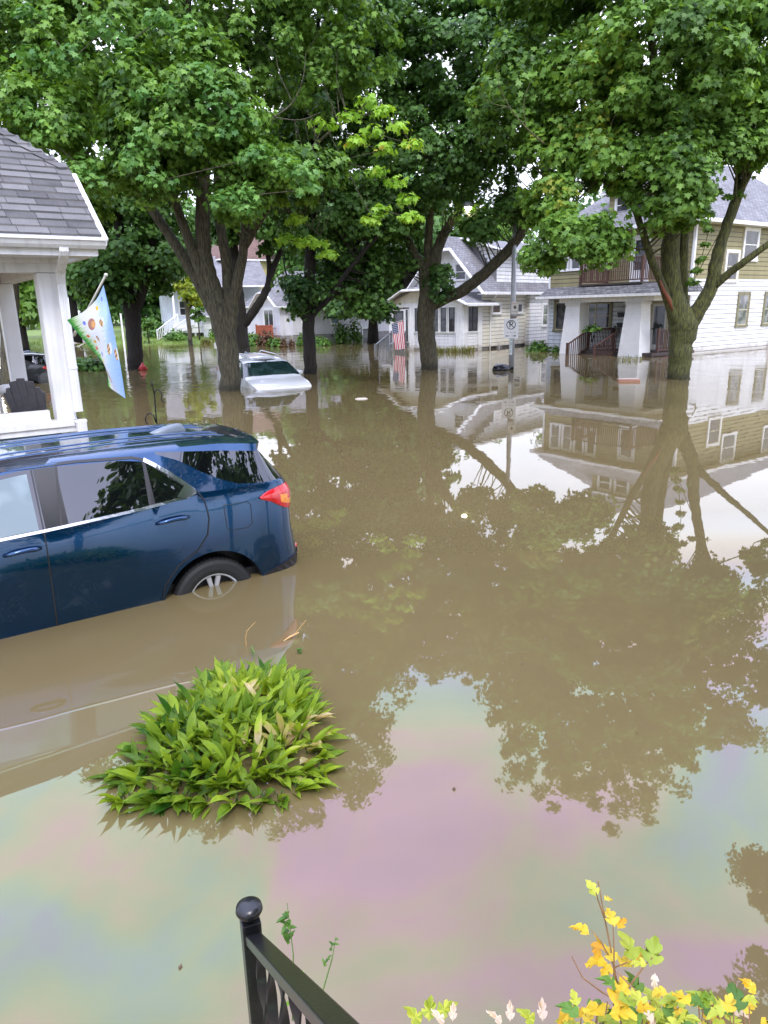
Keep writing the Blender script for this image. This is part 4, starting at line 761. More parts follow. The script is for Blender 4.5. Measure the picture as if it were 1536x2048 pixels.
REAR = [(.30, .79), (.44, .85), (.62, .86), (.68, .82), (.95, .815), (1.05, .825), (1.12, .83), (1.22, .815), (1.28, .78), (1.45, .66), (1.56, .575), (1.60, .64), (1.66, .64), (1.75, .5)]
FRONT = [(.2, -3.60), (.45, -3.70), (.75, -3.70), (.9, -3.62), (1.02, -3.45), (1.1, -3.3), (1.75, -1.8)]
def halfw(z):
    return interp([(.2, .87), (.35, .905), (.60, .92), (.95, .912), (1.09, .925), (1.14, .905), (1.27, .88), (1.60, .705), (1.64, .665), (1.68, .60)], z)
AR = .445
def make_car(name, label, loc, rot, pitch, mats_, roll=0, side='both', front_win=None, drop=0, group=None):
    root = thing(name, label, 'car', loc, 0, group); root.rotation_euler = (roll, pitch, rot)
    paint, gl, trim, chrome, tailm = mats_
    wheels = (0.0, -2.72)
    # stations along the side
    S = sorted(set([round(-3.5 + i * .07, 3) for i in range(int(4.0 / .07))] + [round(w + AR * math.cos(a * math.pi / 16), 3) for w in wheels for a in range(17)] + [-1.205, -1.175, -1.06, -.43, -.41, -.30, -.08, .0, .29, .35, .47, .5]))
    S = [x for x in S if x <= .52]
    def colz(s_):
        top = smooth(TOP, s_); edge = min(1.648, top - .022); z0 = .27
        if s_ > .42: z0 = .27 + (s_ - .42) * .45
        for w in wheels:
            if abs(s_ - w) < AR: z0 = max(z0, .36 + math.sqrt(max(0, AR ** 2 - (s_ - w) ** 2)) * .98)
        cre = min(interp([(-3.7, .86), (-2.7, 1.02), (-1.2, 1.07), (-.48, 1.13), (.48, 1.17), (.8, 1.15)], s_), top - .10)
        zs = [z0, max(z0 + .01, .42), max(z0 + .02, .62), max(z0 + .03, .86), max(z0 + .04, cre), interp(BELT, s_), interp(DT, s_), interp(GB, s_), interp(GT, s_), edge]
        lim = top - .035
        for j in range(5, 10): zs[j] = min(zs[j], lim - .005 * (9 - j))
        for j in range(1, 10): zs[j] = max(zs[j], zs[j - 1] + .002)
        return zs + [edge + (top - edge) * .75, top - .006, top]
    NR = 13
    def cs(zs, j, s_):
        y = halfw(zs[j]) if j < 10 else halfw(zs[9]) * (.78, .4, 0)[j - 10]
        if s_ < -2.9: y *= 1 - .10 * ((-2.9 - s_) / .8) ** 2
        if s_ > .1: y *= 1 - .045 * ((s_ - .1) / .5) ** 2
        return y
    pts = []; cells = []
    # front wrap, side, rear wrap: each station = list of NR points (s, y, z)
    st = []
    zf = colz(-3.5); NW = 5
    for q in range(NW + 1):
        ph = q / NW * math.pi / 2
        row = []
        for j in range(NR):
            z = zf[j]; w = cs(zf, j, -3.5); fx = interp(FRONT, z); rr = min(.28, w) if w > 0 else 0
            y = w - rr + rr * math.sin(ph); x = -3.5 - (abs(fx + 3.5)) * math.cos(ph) * (1 if fx < -3.5 else -1)
            row.append((x, y, z))
        st.append((-3.7 + q * .03, row, 'f'))
    first = [(p[0], 0 if True else p[1], p[2]) for p in st[0][1]]
    st.insert(0, (-3.8, first, 'f')); st.pop(-1)
    for s_ in S:
        zs = colz(s_); st.append((s_, [(s_, cs(zs, j, s_), zs[j]) for j in range(NR)], 's'))
    zr_ = colz(.52)
    for q in range(1, 7):
        ph = q / 6 * math.pi / 2; row = []
        for j in range(NR):
            z = zr_[j]; w = cs(zr_, j, .52); ex = interp(REAR, z); rr = min(.20, w) if w > 0 else 0
            y = w - rr + rr * math.cos(ph); x = .52 + (ex - .52) * math.sin(ph); row.append((x, y, z))
        st.append((.52 + .08 * q / 6 * 3, row, 'r'))
    for f in (.6, .3, 0):
        row = [(p[0] + .03 * (1 - f), p[1] * f, p[2]) for p in st[-1][1]] if f == .6 else [(base[0] + .03 * (1 - f), base[1] * f, base[2]) for base in lastw]
        if f == .6: lastw = st[-1][1]; row = [(b[0] + .03 * (1 - f), b[1] * f, b[2]) for b in lastw]
        st.append((1.2, row, 'b'))
    ST = st; body = MB(); glassm = MB(); nst = len(ST)
    def mi_of(i, j):
        s0, s1 = ST[i][0], ST[i + 1][0]; sm = (s0 + s1) / 2; ty = ST[i + 1][2]
        p = ST[i][1]; h = p[j + 1][2] - p[j][2]
        if ty in 'rb':
            if j == 7: return 1
            if j in (8,): return 2 if False else 0
            if j == 0: return 2
            return 0
        if ty == 'f': return 2 if j in (1,) else 0
        if j == 5:
            if sm < -2.35 or sm > -.07: return 0
            if -1.215 < sm < -1.05 or -2.2 > sm or -.435 < sm < -.405: return 2
            return 1
        if j == 7 and sm > -.32: return 1
        if j >= 9 and -2.52 < sm < -1.86: return 1
        return 0
    for sg in (1, -1):
        flat = [p for s_ in ST for p in s_[1]]
        for kind in (0, 1, 2):
            fs = []
            for i in range(nst - 1):
                for j in range(NR - 1):
                    if mi_of(i, j) == kind:
                        a = i * NR + j; q = (a, a + 1, a + 1 + NR, a + NR); fs.append(q if sg > 0 else q[::-1])
            vs = [(p[0], -p[1] * sg, p[2]) for p in flat]
            (glassm if kind == 1 else body).mesh(vs, fs, 0 if kind < 2 else 1)
    def finish(mb, nm, mm, par, smo=True):
        o = mb.build(nm, mm, par, smooth=smo, fix=False); bm = bmesh.new(); bm.from_mesh(o.data); bmesh.ops.remove_doubles(bm, verts=bm.verts, dist=.0004)
        for v in [v for v in bm.verts if not v.link_faces]: bm.verts.remove(v)
        bmesh.ops.recalc_face_normals(bm, faces=bm.faces); bm.to_mesh(o.data); bm.free(); return o
    B = finish(body, 'body', [paint, trim], root); finish(glassm, 'windows', gl, root)
    for ch in root.children:
        if ch.name.startswith(('body', 'windows')):
            m_ = ch.modifiers.new('edges', 'EDGE_SPLIT'); m_.split_angle = R(32)
    # surface lookup for applied parts
    side = [x for x in ST if x[2] in 'sr']
    def surf(s_, z, off, sg=1):
        k0 = 0
        while k0 < len(side) - 2 and side[k0 + 1][0] < s_: k0 += 1
        (sa, ra, _), (sb, rb, _) = side[k0], side[k0 + 1]; t = min(1.2, max(0, (s_ - sa) / (sb - sa + 1e-9)))
        def pz(r_):
            for a, b in zip(r_, r_[1:]):
                if z <= b[2]: f = (z - a[2]) / (b[2] - a[2] + 1e-9); f = max(0, f); return Vector((a[0] + (b[0] - a[0]) * f, a[1] + (b[1] - a[1]) * f, z))
            return Vector((r_[-1][0], r_[-1][1], z))
        p = pz(ra).lerp(pz(rb), t); nrm = Vector((max(0, p.x - .55) * 3, .95, .3 if z > 1.25 else .05)).normalized(); p = p + nrm * off; return Vector((p.x, -p.y * sg, p.z))
    def strip(mb, path, w, off, sg, mi=0, steps=4):
        P = []
        for (a, b) in zip(path, path[1:]):
            for q in range(steps): P.append((a[0] + (b[0] - a[0]) * q / steps, a[1] + (b[1] - a[1]) * q / steps))
        P.append(path[-1]); prev = None
        for i, (a, b) in enumerate(P):
            c_, d = P[min(i + 1, len(P) - 1)]; e, f = P[max(i - 1, 0)]; dx, dz = c_ - e, d - f; L = math.hypot(dx, dz) or 1; nx_, nz = -dz / L * w / 2, dx / L * w / 2
            cur = (surf(a + nx_, b + nz, off, sg), surf(a - nx_, b - nz, off, sg), surf(a + nx_, b + nz, 0, sg), surf(a - nx_, b - nz, 0, sg))
            if prev: mb.face([prev[0], cur[0], cur[1], prev[1]], mi); mb.face([prev[2], cur[2], cur[0], prev[0]], mi); mb.face([prev[1], cur[1], cur[3], prev[3]], mi)
            prev = cur
    for sg in (1, -1):
        cm = MB(); strip(cm, [(s_, interp(BELT, s_) + .008) for s_ in [-2.2 + .12 * i for i in range(17)]] + [(-.16, 1.275), (-.08, 1.305)], .019, .008, sg)
        strip(cm, [(-.085, 1.315), (-.16, 1.385), (-.26, 1.475), (-.36, 1.55), (-.42, 1.59)], .030, .010, sg); cm.face([surf(-.07, 1.31, .012, sg), surf(-.17, 1.27, .012, sg), surf(-.24, 1.29, .012, sg), surf(-.14, 1.38, .012, sg)])
        finish(cm, 'chrome_trim', chrome, root, False)
        sm_ = MB()
        for pth_ in ([(-1.215, 1.62), (-1.222, 1.1), (-1.235, .45), (-1.235, .30)], [(-.06, 1.30), (-.02, 1.22), (-.005, 1.08), (-.03, .95), (-.12, .84), (-.30, .74), (-.42, .60), (-.455, .45)], [(-2.25, 1.15), (-2.28, .9), (-2.28, .3)]): strip(sm_, pth_, .009, .006, sg, steps=8)
        strip(sm_, [(-2.0, 1.60), (-1.4, 1.635), (-.9, 1.635), (-.5, 1.615), (-.40, 1.585)], .018, .004, sg); strip(sm_, [(-1.46 if False else -1.045, 1.62), (-1.10, 1.22)], .014, .004, sg); strip(sm_, [(-.42, 1.59), (-.45, 1.25)], .022, .006, sg)
        if sg == 1: strip(sm_, [(.13, 1.16), (.14, .97), (.17, .945), (.33, .94), (.37, .97), (.37, 1.13), (.34, 1.16), (.13, 1.165)], .005, .002, sg)
        finish(sm_, 'panel_seams', BLACKP, root, False)
        lp = MB(); 
        for z0_, (a, b) in ((1.115, (-.43, -.17)), (1.085, (-1.50, -1.26))):
            P = [surf(a + (b - a) * i / 6, z0_ + .012 * math.sin(math.pi * i / 6) + (.010 * (i / 6)), [.004, .035, .042, .042, .042, .036, .004][i], sg) for i in range(7)]
            h = MB(); h.tube(P, [.012, .015, .016, .016, .017, .018, .013], 10); ho = finish(h, 'door_handle', paint, root)
        # reflector + tail lamp
        tl = MB(); up = [(.46, 1.175), (.53, 1.215), (.60, 1.235), (.68, 1.24), (.78, 1.225)]; lo = [(.46, 1.16), (.54, 1.12), (.61, 1.045), (.67, 1.01), (.78, 1.07)]
        NQ = 12
        for a in range(NQ):
            for b in range(5):
                def tp(i, q):
                    s_ = .46 + .32 * i / NQ; u_, l_ = interp(up, s_), interp(lo, s_); return surf(s_, l_ + (u_ - l_) * q / 5, .012 * min(1, 2 * math.sin(math.pi * (q * .9 + .25) / 5)) + .004, sg)
                tl.face([tp(a, b), tp(a, b + 1), tp(a + 1, b + 1), tp(a + 1, b)], 1 if (5 <= a <= 8 and b == 1) or (5 <= a <= 6 and b == 2) else 0)
        finish(tl, 'tail_lamp', list(tailm), root)
        rf = MB(); strip(rf, [(.70, .615), (.76, .635), (.84, .655)], .04, .008, sg); finish(rf, 'reflector', tailm[0], root, False)
        bp2 = MB(); strip(bp2, [(.45, .44), (.52, .47), (.66, .53), (.76, .57)], .09, .012, sg); finish(bp2, 'bumper_trim', trim, root, False)
    # roof ribs, antenna
    rb_ = MB()
    for y in (-.50, -.34, -.17, .17, .34, .50):
        rb_.tube([(s_, y, smooth(TOP, s_) - .006 - .05 * max(0, abs(y) - .3)) for s_ in [-1.7 + .1 * i for i in range(22)]], .011, 6)
    finish(rb_, 'roof_ribs', paint, root)
    an = MB(); n_ = 9
    for i in range(n_):
        for sgn in (1, -1):
            pass
    A = [(-.16 + .34 * i / 8, [0, .018, .034, .048, .058, .066, .070, .066, .0][i], [.012, .03, .04, .045, .045, .04, .03, .02, .005][i]) for i in range(9)]
    vs = []
    for s_, h, w in A:
        z = smooth(TOP, s_) - .005
        for a in range(7):
            t = a / 6 * math.pi; vs.append((s_, .0 + w * math.cos(t), z + h * math.sin(t)))
    an.mesh(vs, [(i * 7 + a, i * 7 + a + 1, (i + 1) * 7 + a + 1, (i + 1) * 7 + a) for i in range(8) for a in range(6)]); finish(an, 'roof_antenna', simple('antenna_grey', (.14, .17, .20), .35), root)
    # dark wheel wells and floor
    ww = MB(); ww.box(-3.4, -.80, .28, .6, .80, .55, 0); 
    for w in wheels:
        for sg in (1, -1):
            ring = [(w + AR * math.cos(a * math.pi / 16), .36 + AR * .98 * math.sin(a * math.pi / 16)) for a in range(17)]
            for a, b in zip(ring, ring[1:]): ww.face([(a[0], -.90 * sg, a[1]), (b[0], -.90 * sg, b[1]), (b[0], -.6 * sg, b[1]), (a[0], -.6 * sg, a[1])])
            ww.face([(x, -.62 * sg, z) for x, z in ring] + [(w - AR, -.62 * sg, .2), (w + AR, -.62 * sg, .2)])
    ww.build('wheel_wells', BLACKP, root, fix=False)
    for w in wheels:
        for sg in (1, -1):
            tm = MB(); c_ = (w, 0, .36); yo = -.88 * sg
            prof = [(.225, .0), (.245, .012), (.27, .018), (.32, .016), (.345, .0), (.357, -.03), (.360, -.10), (.357, -.17), (.345, -.2), (.23, -.2)]
            tm.lathe([(r_, yo - d * sg * 1.0 * 1 + (0)) if False else (r_, yo + sg * (-d)) for r_, d in prof], c_, axis='y', n=48)
            for i in range(60):
                a = 2 * math.pi * i / 60; ca, sa = math.cos(a), math.sin(a); r0_ = .352
                tm.obox((w + r0_ * ca - .004 * sa, yo + .03 * sg, .36 + r0_ * sa + .004 * ca), (.010 * ca, 0, .010 * sa), (0, .14 * sg, 0), (-.012 * sa, 0, .012 * ca))
            T = tm.build('wheel', simple('tyre_rubber', (.010, .010, .010), .7, bump=.3, bscale=60), root, fix=False); me = T.data
            rm = MB(); rm.lathe([(.232, yo - .005 * sg), (.218, yo + .0), (.212, yo + .03 * sg), (.205, yo + .12 * sg)], c_, axis='y', n=40)
            for i in range(5):
                a0 = math.pi / 2 + 2 * math.pi * i / 5
                for da in (-.16, .16):
                    def pp(r_, a, yy): return Vector((w + r_ * math.cos(a), yo + yy * sg, .36 + r_ * math.sin(a)))
                    rm.prism([pp(.03, a0 + da * .5 - .5, .015), pp(.212, a0 + da * 1.3 - .09, .004), pp(.212, a0 + da * 1.3 + .09, .004), pp(.03, a0 + da * .5 + .5, .015)], (0, .022 * sg, 0))
            rm.lathe([(0, yo + .0), (.045, yo + .002 * sg), (.06, yo + .02 * sg)], c_, axis='y', n=20); rm.build('rim', simple('alloy_rim', (.55, .56, .58), .3, metal=.5), T)
    # mirrors
    for sg in (1, -1):
        mr = MB(); mr.lathe([(0, -.13), (.06, -.12), (.085, -.05), (.088, .03), (.07, .09), (0, .11)], (0, 0, 0), axis='y', n=14); M_ = mr.build('door_mirror', paint, root, smooth=True); M_.location = (-2.08, -1.03 * sg, 1.20); M_.scale = (.75, 1, .95)
        a2_ = MB(); a2_.tube([(-2.05, -.88 * sg, 1.15), (-2.07, -.98 * sg, 1.16)], .03, 8); a2_.build('mirror_arm', BLACKP, root)
    return root, surf, finish
def paintm(name, col, col2, rough=.25, metal=.5, coat=1, dirt=None):
    m = bpy.data.materials.new(name); m.use_nodes = True; t = m.node_tree; N = t.nodes; L = t.links; b = N['Principled BSDF']
    b.inputs['Metallic'].default_value = metal; b.inputs['Roughness'].default_value = rough; b.inputs['Coat Weight'].default_value = coat; b.inputs['Coat Roughness'].default_value = .03; b.inputs['Coat IOR'].default_value = 1.5
    tc = N.new('ShaderNodeTexCoord'); no = N.new('ShaderNodeTexNoise'); no.inputs['Scale'].default_value = 2.5; L.new(tc.outputs['Object'], no.inputs[0]); mx = N.new('ShaderNodeMix'); mx.data_type = 'RGBA'; L.new(no.outputs['Fac'], mx.inputs[0]); mx.inputs[6].default_value = (*col, 1); mx.inputs[7].default_value = (*col2, 1)
    cur = mx.outputs[2]
    if dirt:     # muddy film left on the low panels
        sp = N.new('ShaderNodeSeparateXYZ'); L.new(tc.outputs['Object'], sp.inputs[0]); mr = N.new('ShaderNodeMapRange'); mr.inputs[1].default_value = dirt[0]; mr.inputs[2].default_value = dirt[1]; mr.inputs[3].default_value = dirt[3]; mr.inputs[4].default_value = 0; L.new(sp.outputs['Z'], mr.inputs[0])
        m2 = N.new('ShaderNodeMix'); m2.data_type = 'RGBA'; L.new(mr.outputs[0], m2.inputs[0]); L.new(cur, m2.inputs[6]); m2.inputs[7].default_value = (*dirt[2], 1); cur = m2.outputs[2]
    L.new(cur, b.inputs['Base Color'])
    # rain beads
    vo = N.new('ShaderNodeTexVoronoi'); vo.inputs['Scale'].default_value = 85; L.new(tc.outputs['Object'], vo.inputs['Vector']); mr = N.new('ShaderNodeMapRange'); mr.inputs[1].default_value = .16; mr.inputs[2].default_value = .30; mr.inputs[3].default_value = 1; mr.inputs[4].default_value = 0; L.new(vo.outputs['Distance'], mr.inputs[0])
    n2 = N.new('ShaderNodeTexNoise'); n2.inputs['Scale'].default_value = 6; L.new(tc.outputs['Object'], n2.inputs[0]); gt = N.new('ShaderNodeMath'); gt.operation = 'GREATER_THAN'; gt.inputs[1].default_value = .50; L.new(n2.outputs['Fac'], gt.inputs[0]); ml = N.new('ShaderNodeMath'); ml.operation = 'MULTIPLY'; L.new(gt.outputs[0], ml.inputs[0]); L.new(mr.outputs[0], ml.inputs[1])
    bp = N.new('ShaderNodeBump'); bp.inputs['Strength'].default_value = .45; bp.inputs['Distance'].default_value = .0015; L.new(ml.outputs[0], bp.inputs['Height']); L.new(bp.outputs[0], b.inputs['Coat Normal'])
    return m
TG = glass('tinted_car_glass', (.003, .0035, .004), .01, .6)
CHR = simple('chrome', (.62, .62, .63), .10, metal=1.0)
RED = mat('red_lamp_lens', (.55, .01, .015), .12, var=.2, scale=40, coat=1); AMB = mat('amber_lamp_lens', (.90, .26, .02), .15, var=.3, scale=60, coat=1, bump=.5, bscale=90)
BLUE = paintm('blue_metallic_paint', (.001, .036, .100), (.001, .045, .120), .18, .8, 1)
ca = R(34); cu, cn = Vector((math.cos(ca), math.sin(ca), 0)), Vector((math.sin(ca), -math.cos(ca), 0))
cw = Vector((-1.42, 5.50, 0)) - cn * .92 + cu * .015
CAR1, SF1, FIN1 = make_car('suv', 'metallic blue SUV standing in the flood water beside the porch', (cw.x, cw.y, -.48), ca, 0, (BLUE, TG, BLACKP, CHR, (RED, AMB)))
fw = MB()
for a, b in zip([-2.05 + .08 * i for i in range(11)], [-1.97 + .08 * i for i in range(10)]):
    fw.face([SF1(a, interp(BELT, a) + .02, .003), SF1(b, interp(BELT, b) + .02, .003), SF1(b, min(1.6, smooth(TOP, b) - .08), .003), SF1(a, min(1.6, smooth(TOP, a) - .08), .003)])
FIN1(fw, 'front_door_glass', glass('clear_door_glass', (.06, .11, .11), .02, .8, (.20, .27, .27)), CAR1)
WPAINT = paintm('white_car_paint', (.74, .75, .75), (.70, .71, .71), .3, 0, 1)
CAR2, SF2, FIN2 = make_car('suv', 'white SUV sunk to its bonnet in the flood between two tree trunks', (0, 0, 0), 0, 0, (WPAINT, glass('green_windscreen', (.012, .03, .028), .03, .8, (.03, .06, .055)), BLACKP, BLACKP, (RED, AMB)))
# headlights, grille on the white one
for sg in (1, -1):
    h = MB(); P = [(-3.64, -.60 * sg, .83), (-3.50, -.80 * sg, .90), (-3.22, -.895 * sg, .985), (-3.30, -.87 * sg, .90), (-3.5, -.815 * sg, .82), (-3.66, -.62 * sg, .77)]
    h.prism([(a - .015, b - .015 * sg, c_) for a, b, c_ in P], (.02, .03 * sg, .0)); h.build('headlight', simple('headlight_glass', (.45, .42, .40), .08, coat=1), CAR2)
g_ = MB(); g_.prism([(-3.70, -.5, .80), (-3.70, .5, .80), (-3.73, .42, .55), (-3.73, -.42, .55)], (-.02, 0, 0)); g_.build('grille', BLACKP, CAR2)
rr = MB()
for y in (-.56, .56): rr.tube([(-1.6, y, 1.66), (-1.4, y, 1.735), (.1, y, 1.745), (.35, y, 1.66)], .018, 8)
rr.build('roof_rails', simple('silver_rail', (.6, .62, .62)), CAR2, smooth=True)
hd = Vector((.47, -.88, 0)).normalized(); ang2 = math.atan2(-hd.y, -hd.x)   # local +s = tail
nose = Vector((-2.80, 21.2, 0)); CAR2.location = nose - hd * 3.7 * 1 + Vector((0, 0, -.80)); CAR2.rotation_euler = (0, R(-2.1), ang2)
BKP = paintm('black_car_paint', (.012, .013, .015), (.015, .016, .018), .3, .2, 1)
CAR3, _, _ = make_car('suv', 'black SUV seen between the posts of the left porch', (0, 0, 0), 0, 0, (BKP, TG, BLACKP, CHR, (RED, RED)))
p3 = at(100, 745, 25.5); CAR3.location = (p3.x - .75, 25.5, -.66); CAR3.rotation_euler = (0, 0, R(24))
# ================================================================== lamp post, signs
LP = thing('street_lamp', 'lit street lamp on a tall steel pole standing by the black trash bag', 'street lamp', (4.78, 26.4, -.6))
k = MB(); k.tube([(0, 0, 0), (0, 0, 2.5), (-.02, 0, 6.05)], [.105, .095, .072], 16); k.lathe([(0, 0), (.085, 0), (.085, .04), (0, .06)], (-.02, 0, 6.05), n=16); k.build('pole', GALV, LP, smooth=True)
k = MB(); L0 = Vector(LP.location); arm = [at(1027, 452, 26.4) - L0, at(1012, 440, 26.35) - L0, at(985, 425, 26.2) - L0, at(950, 415, 26.0) - L0]; k.tube(arm, .035, 10); k.build('arm', GALV, LP, smooth=True)
hp_ = at(936, 413, 26.0) - L0; k = MB(); k.lathe([(0, .16), (.10, .15), (.17, .06), (.18, 0), (.16, -.02), (0, -.02)], hp_, n=18); k.build('lamp_head', GALV, LP, smooth=True)
em_ = bpy.data.materials.new('lit_lamp'); em_.use_nodes = True; q = em_.node_tree.nodes['Principled BSDF']; q.inputs['Emission Color'].default_value = (1, .86, .55, 1); q.inputs['Emission Strength'].default_value = 60
k = MB(); k.lathe([(0, -.12), (.07, -.10), (.11, -.04), (.11, -.02), (0, -.02)], hp_, n=16); k.build('bulb', em_, LP, smooth=True)
def sign(name, label, loc, w, h, parts, z_rot=0, backc=None, rnd=.03):
    S_ = thing(name, label, 'sign', loc, z_rot); k = MB(); n = 5; pts = []
    for cx_, cz_, a0 in ((w / 2 - rnd, h / 2 - rnd, 0), (-w / 2 + rnd, h / 2 - rnd, 90), (-w / 2 + rnd, -h / 2 + rnd, 180), (w / 2 - rnd, -h / 2 + rnd, 270)):
        for i in range(n): a = R(a0 + 90 * i / (n - 1)); pts.append((cx_ + rnd * math.cos(a), -.004, cz_ + rnd * math.sin(a)))
    k.prism(pts, (0, .008, 0)); k.build('sign_plate', backc or simple('sign_white', (.90, .90, .90), .4), S_)
    for bl in [q for q in parts if q[1] > .01]:
        text('lettering', bl[0], bl[1], bl[4] if len(bl) > 4 else BLK, S_, (bl[2], -.007, bl[3]), (R(90), 0, 0), .001)
    return S_
yS = 26.28; c0 = at(1022, 657.5, yS)
SG = sign('no_parking_sign', 'white no-parking sign, the large plate on the lamp pole', (c0.x, yS, c0.z), .52, .68, [('R', .001, 0, 0), ('2 AM   TO   6 AM', .045, 0, -.13), ('◄  P  ►', .001, 0, -.23)], R(-8))
k = MB(); n = 32; R0, R1 = .165, .140
for i in range(n):
    a, b = 2 * math.pi * i / n, 2 * math.pi * (i + 1) / n; f = lambda r_, t: (r_ * math.cos(t), -.008, .14 + r_ * math.sin(t)); k.face([f(R0, a), f(R0, b), f(R1, b), f(R1, a)])
k.face([(-.12, -.009, .24), (-.10, -.009, .26), (.12, -.009, .04), (.10, -.009, .02)]); k.build('symbol_ring', BLK, SG, fix=False)
text('lettering', 'P', .30, BLK, SG, (.0, -.007, .14), (R(90), 0, 0), .001)
k = MB()
for sx in (-1, 1): k.face([(sx * .20, -.008, -.25), (sx * .12, -.008, -.22), (sx * .12, -.008, -.28)]); k.face([(sx * .12, -.008, -.244), (sx * .02, -.008, -.244), (sx * .02, -.008, -.256), (sx * .12, -.008, -.256)])
k.build('arrows', BLK, SG, fix=False)
c1 = at(1028, 616, yS); ORG = simple('faded_red_print', (.5, .2, .12))
S2_ = sign('notice_sign', 'small notice sign above the no-parking sign on the lamp pole', (c1.x + .03, yS, c1.z), .25, .42, [('NOTICE', .065, 0, .15, ORG)], R(-8), simple('sign_cream', (.72, .68, .62), .5), .015)
k = MB(); k.lathe([(0, 0), (.07, 0)], (0, -.007, .03), axis='y', n=20); k.prism([(-.02, -.009, -.03), (.05, -.009, -.01), (.01, -.009, .09), (-.03, -.009, .06)], (0, .001, 0), 1); k.box(-.11, -.008, -.15, .11, -.0075, -.09, 2); k.build('emblem', [TRIMW, BLK, simple('sign_print_grey', (.5, .5, .48))], S2_, fix=False)
c2_ = at(1026, 634, yS); S3 = sign('sticker_sign', 'little brown plate between the two pole signs', (c2_.x + .02, yS, c2_.z + .0), .22, .09, [], R(-8), simple('sign_brown', (.22, .17, .15), .5), .01)
st_ = thing('pole_number', 'vertical number sticker 2011 below the no-parking sign', 'sticker', (at(1022, 691, yS).x, 26.298, at(1022, 691, yS).z), R(0)); k = MB(); k.box(-.05, -.004, -.33, .05, 0, .33); k.build('sticker_plate', simple('sticker_white', (.7, .75, .75)), st_)
for i, ch in enumerate('2011'): text('lettering', ch, .14, simple('sticker_green', (.05, .16, .10)), st_, (0, -.006, .20 - .14 * i), (R(90), 0, 0), .001)
BG = thing('trash_bag', 'black tied trash bag floating against the lamp pole', 'trash bag', at(1006, 738, 26.0)); BG.location.z = 0
k = MB(); k.lathe([(.0, -.38), (.13, -.34), (.19, -.2), (.2, -.05), (.15, .1), (.08, .22), (.03, .3), (.06, .36), (.0, .38)], (0, 0, .05), axis='x', n=18)
k.v = [(x * 1.0 + random.uniform(-.012, .012), y * 1.2 + random.uniform(-.02, .02), z * .95 + random.uniform(-.02, .02) + .05 * x) for x, y, z in k.v]; k.build('bag', simple('black_bag_film', (.008, .008, .01), .25), BG, smooth=True)
# floating debris
def floaty(name, label, cat, p, w, l, h, m_, rot):
    o = thing(name, label, cat, at(*p)); o.location.z = 0; o.rotation_euler = (0, 0, rot); k = MB(); k.box(-l / 2, -w / 2, -.04, l / 2, w / 2, h); k.box(-l / 2 + .04, -w / 2 + .04, h, l / 2 - .04, w / 2 - .04, h + .02, 1); k.build('board', m_, o, bevel=.01); return o
floaty('floating_board', 'brown board with a grey top floating before the brick porch column', 'board', (1257, 762, 21.2), .3, .62, .07, [simple('floating_wood', (.30, .15, .10)), simple('floating_wood_top', (.40, .34, .30))], R(-8))
floaty('floating_styrofoam', 'flat dirty white scrap floating right of the white SUV', 'debris', (723, 798, 18.3), .12, .32, .012, [simple('dirty_foam', (.55, .50, .42)), MATS.get('dirty_foam') or simple('dirty_foam', (.5, .5, .4))], R(5))
floaty('debris', 'small white lid floating near the flag house steps', 'debris', (772, 733, 28.9), .2, .4, .05, [SIDEW, SIDEW], R(12))
# flag on the bungalow
UF = thing('striped_flag', 'red, white and blue starred flag on a pole at the white house steps', 'flag', (0, 0, 0)); fp = at(813, 638, 38.0); fe = at(781, 647.5, 38.3); UF.location = fp
k = MB(); k.tube([(0, 0, 0), fe - fp], .014, 8); k.build('pole', TRIMW, UF)
def usmat():
    m = bpy.data.materials.new('flag_stripes'); m.use_nodes = True; t = m.node_tree; N = t.nodes; L = t.links; b = N['Principled BSDF']; b.inputs['Roughness'].default_value = .8
    uv = N.new('ShaderNodeUVMap'); sp = N.new('ShaderNodeSeparateXYZ'); L.new(uv.outputs[0], sp.inputs[0])
    def M(op, a, b_=None):
        n = N.new('ShaderNodeMath'); n.operation = op
        for i, x in enumerate((a, b_)):
            if x is None: continue
            if isinstance(x, (int, float)): n.inputs[i].default_value = x
            else: L.new(x, n.inputs[i])
        return n.outputs[0]
    u, v = sp.outputs['X'], sp.outputs['Y']; stp = M('GREATER_THAN', M('FRACT', M('MULTIPLY', u, 6.5)), .5)
    mx = N.new('ShaderNodeMix'); mx.data_type = 'RGBA'; L.new(stp, mx.inputs[0]); mx.inputs[6].default_value = (.55, .03, .05, 1); mx.inputs[7].default_value = (.8, .78, .78, 1)
    cant = M('MULTIPLY', M('LESS_THAN', u, .538), M('LESS_THAN', v, .40))
    fu = M('SUBTRACT', M('FRACT', M('MULTIPLY', u, 13)), .5); fv = M('SUBTRACT', M('FRACT', M('MULTIPLY', v, 15)), .5); star = M('LESS_THAN', M('ADD', M('MULTIPLY', fu, fu), M('MULTIPLY', fv, fv)), .07)
    m2 = N.new('ShaderNodeMix'); m2.data_type = 'RGBA'; L.new(star, m2.inputs[0]); m2.inputs[6].default_value = (.01, .02, .10, 1); m2.inputs[7].default_value = (.75, .76, .8, 1)
    m3 = N.new('ShaderNodeMix'); m3.data_type = 'RGBA'; L.new(cant, m3.inputs[0]); L.new(mx.outputs[2], m3.inputs[6]); L.new(m2.outputs[2], m3.inputs[7]); L.new(m3.outputs[2], b.inputs['Base Color']); return m
k = MB(); NU, NV = 20, 16; a0, b0 = at(783, 648, 38.3) - fp, at(806, 642, 38.05) - fp; a1, b1 = at(790, 700, 38.2) - fp, at(811, 697, 37.95) - fp
def fl(u, v): return (a0.lerp(b0, u)).lerp(a1.lerp(b1, u), v) + Vector((.3, -.9, 0)) * (.05 * math.sin(u * 15 + v * 2) * v)
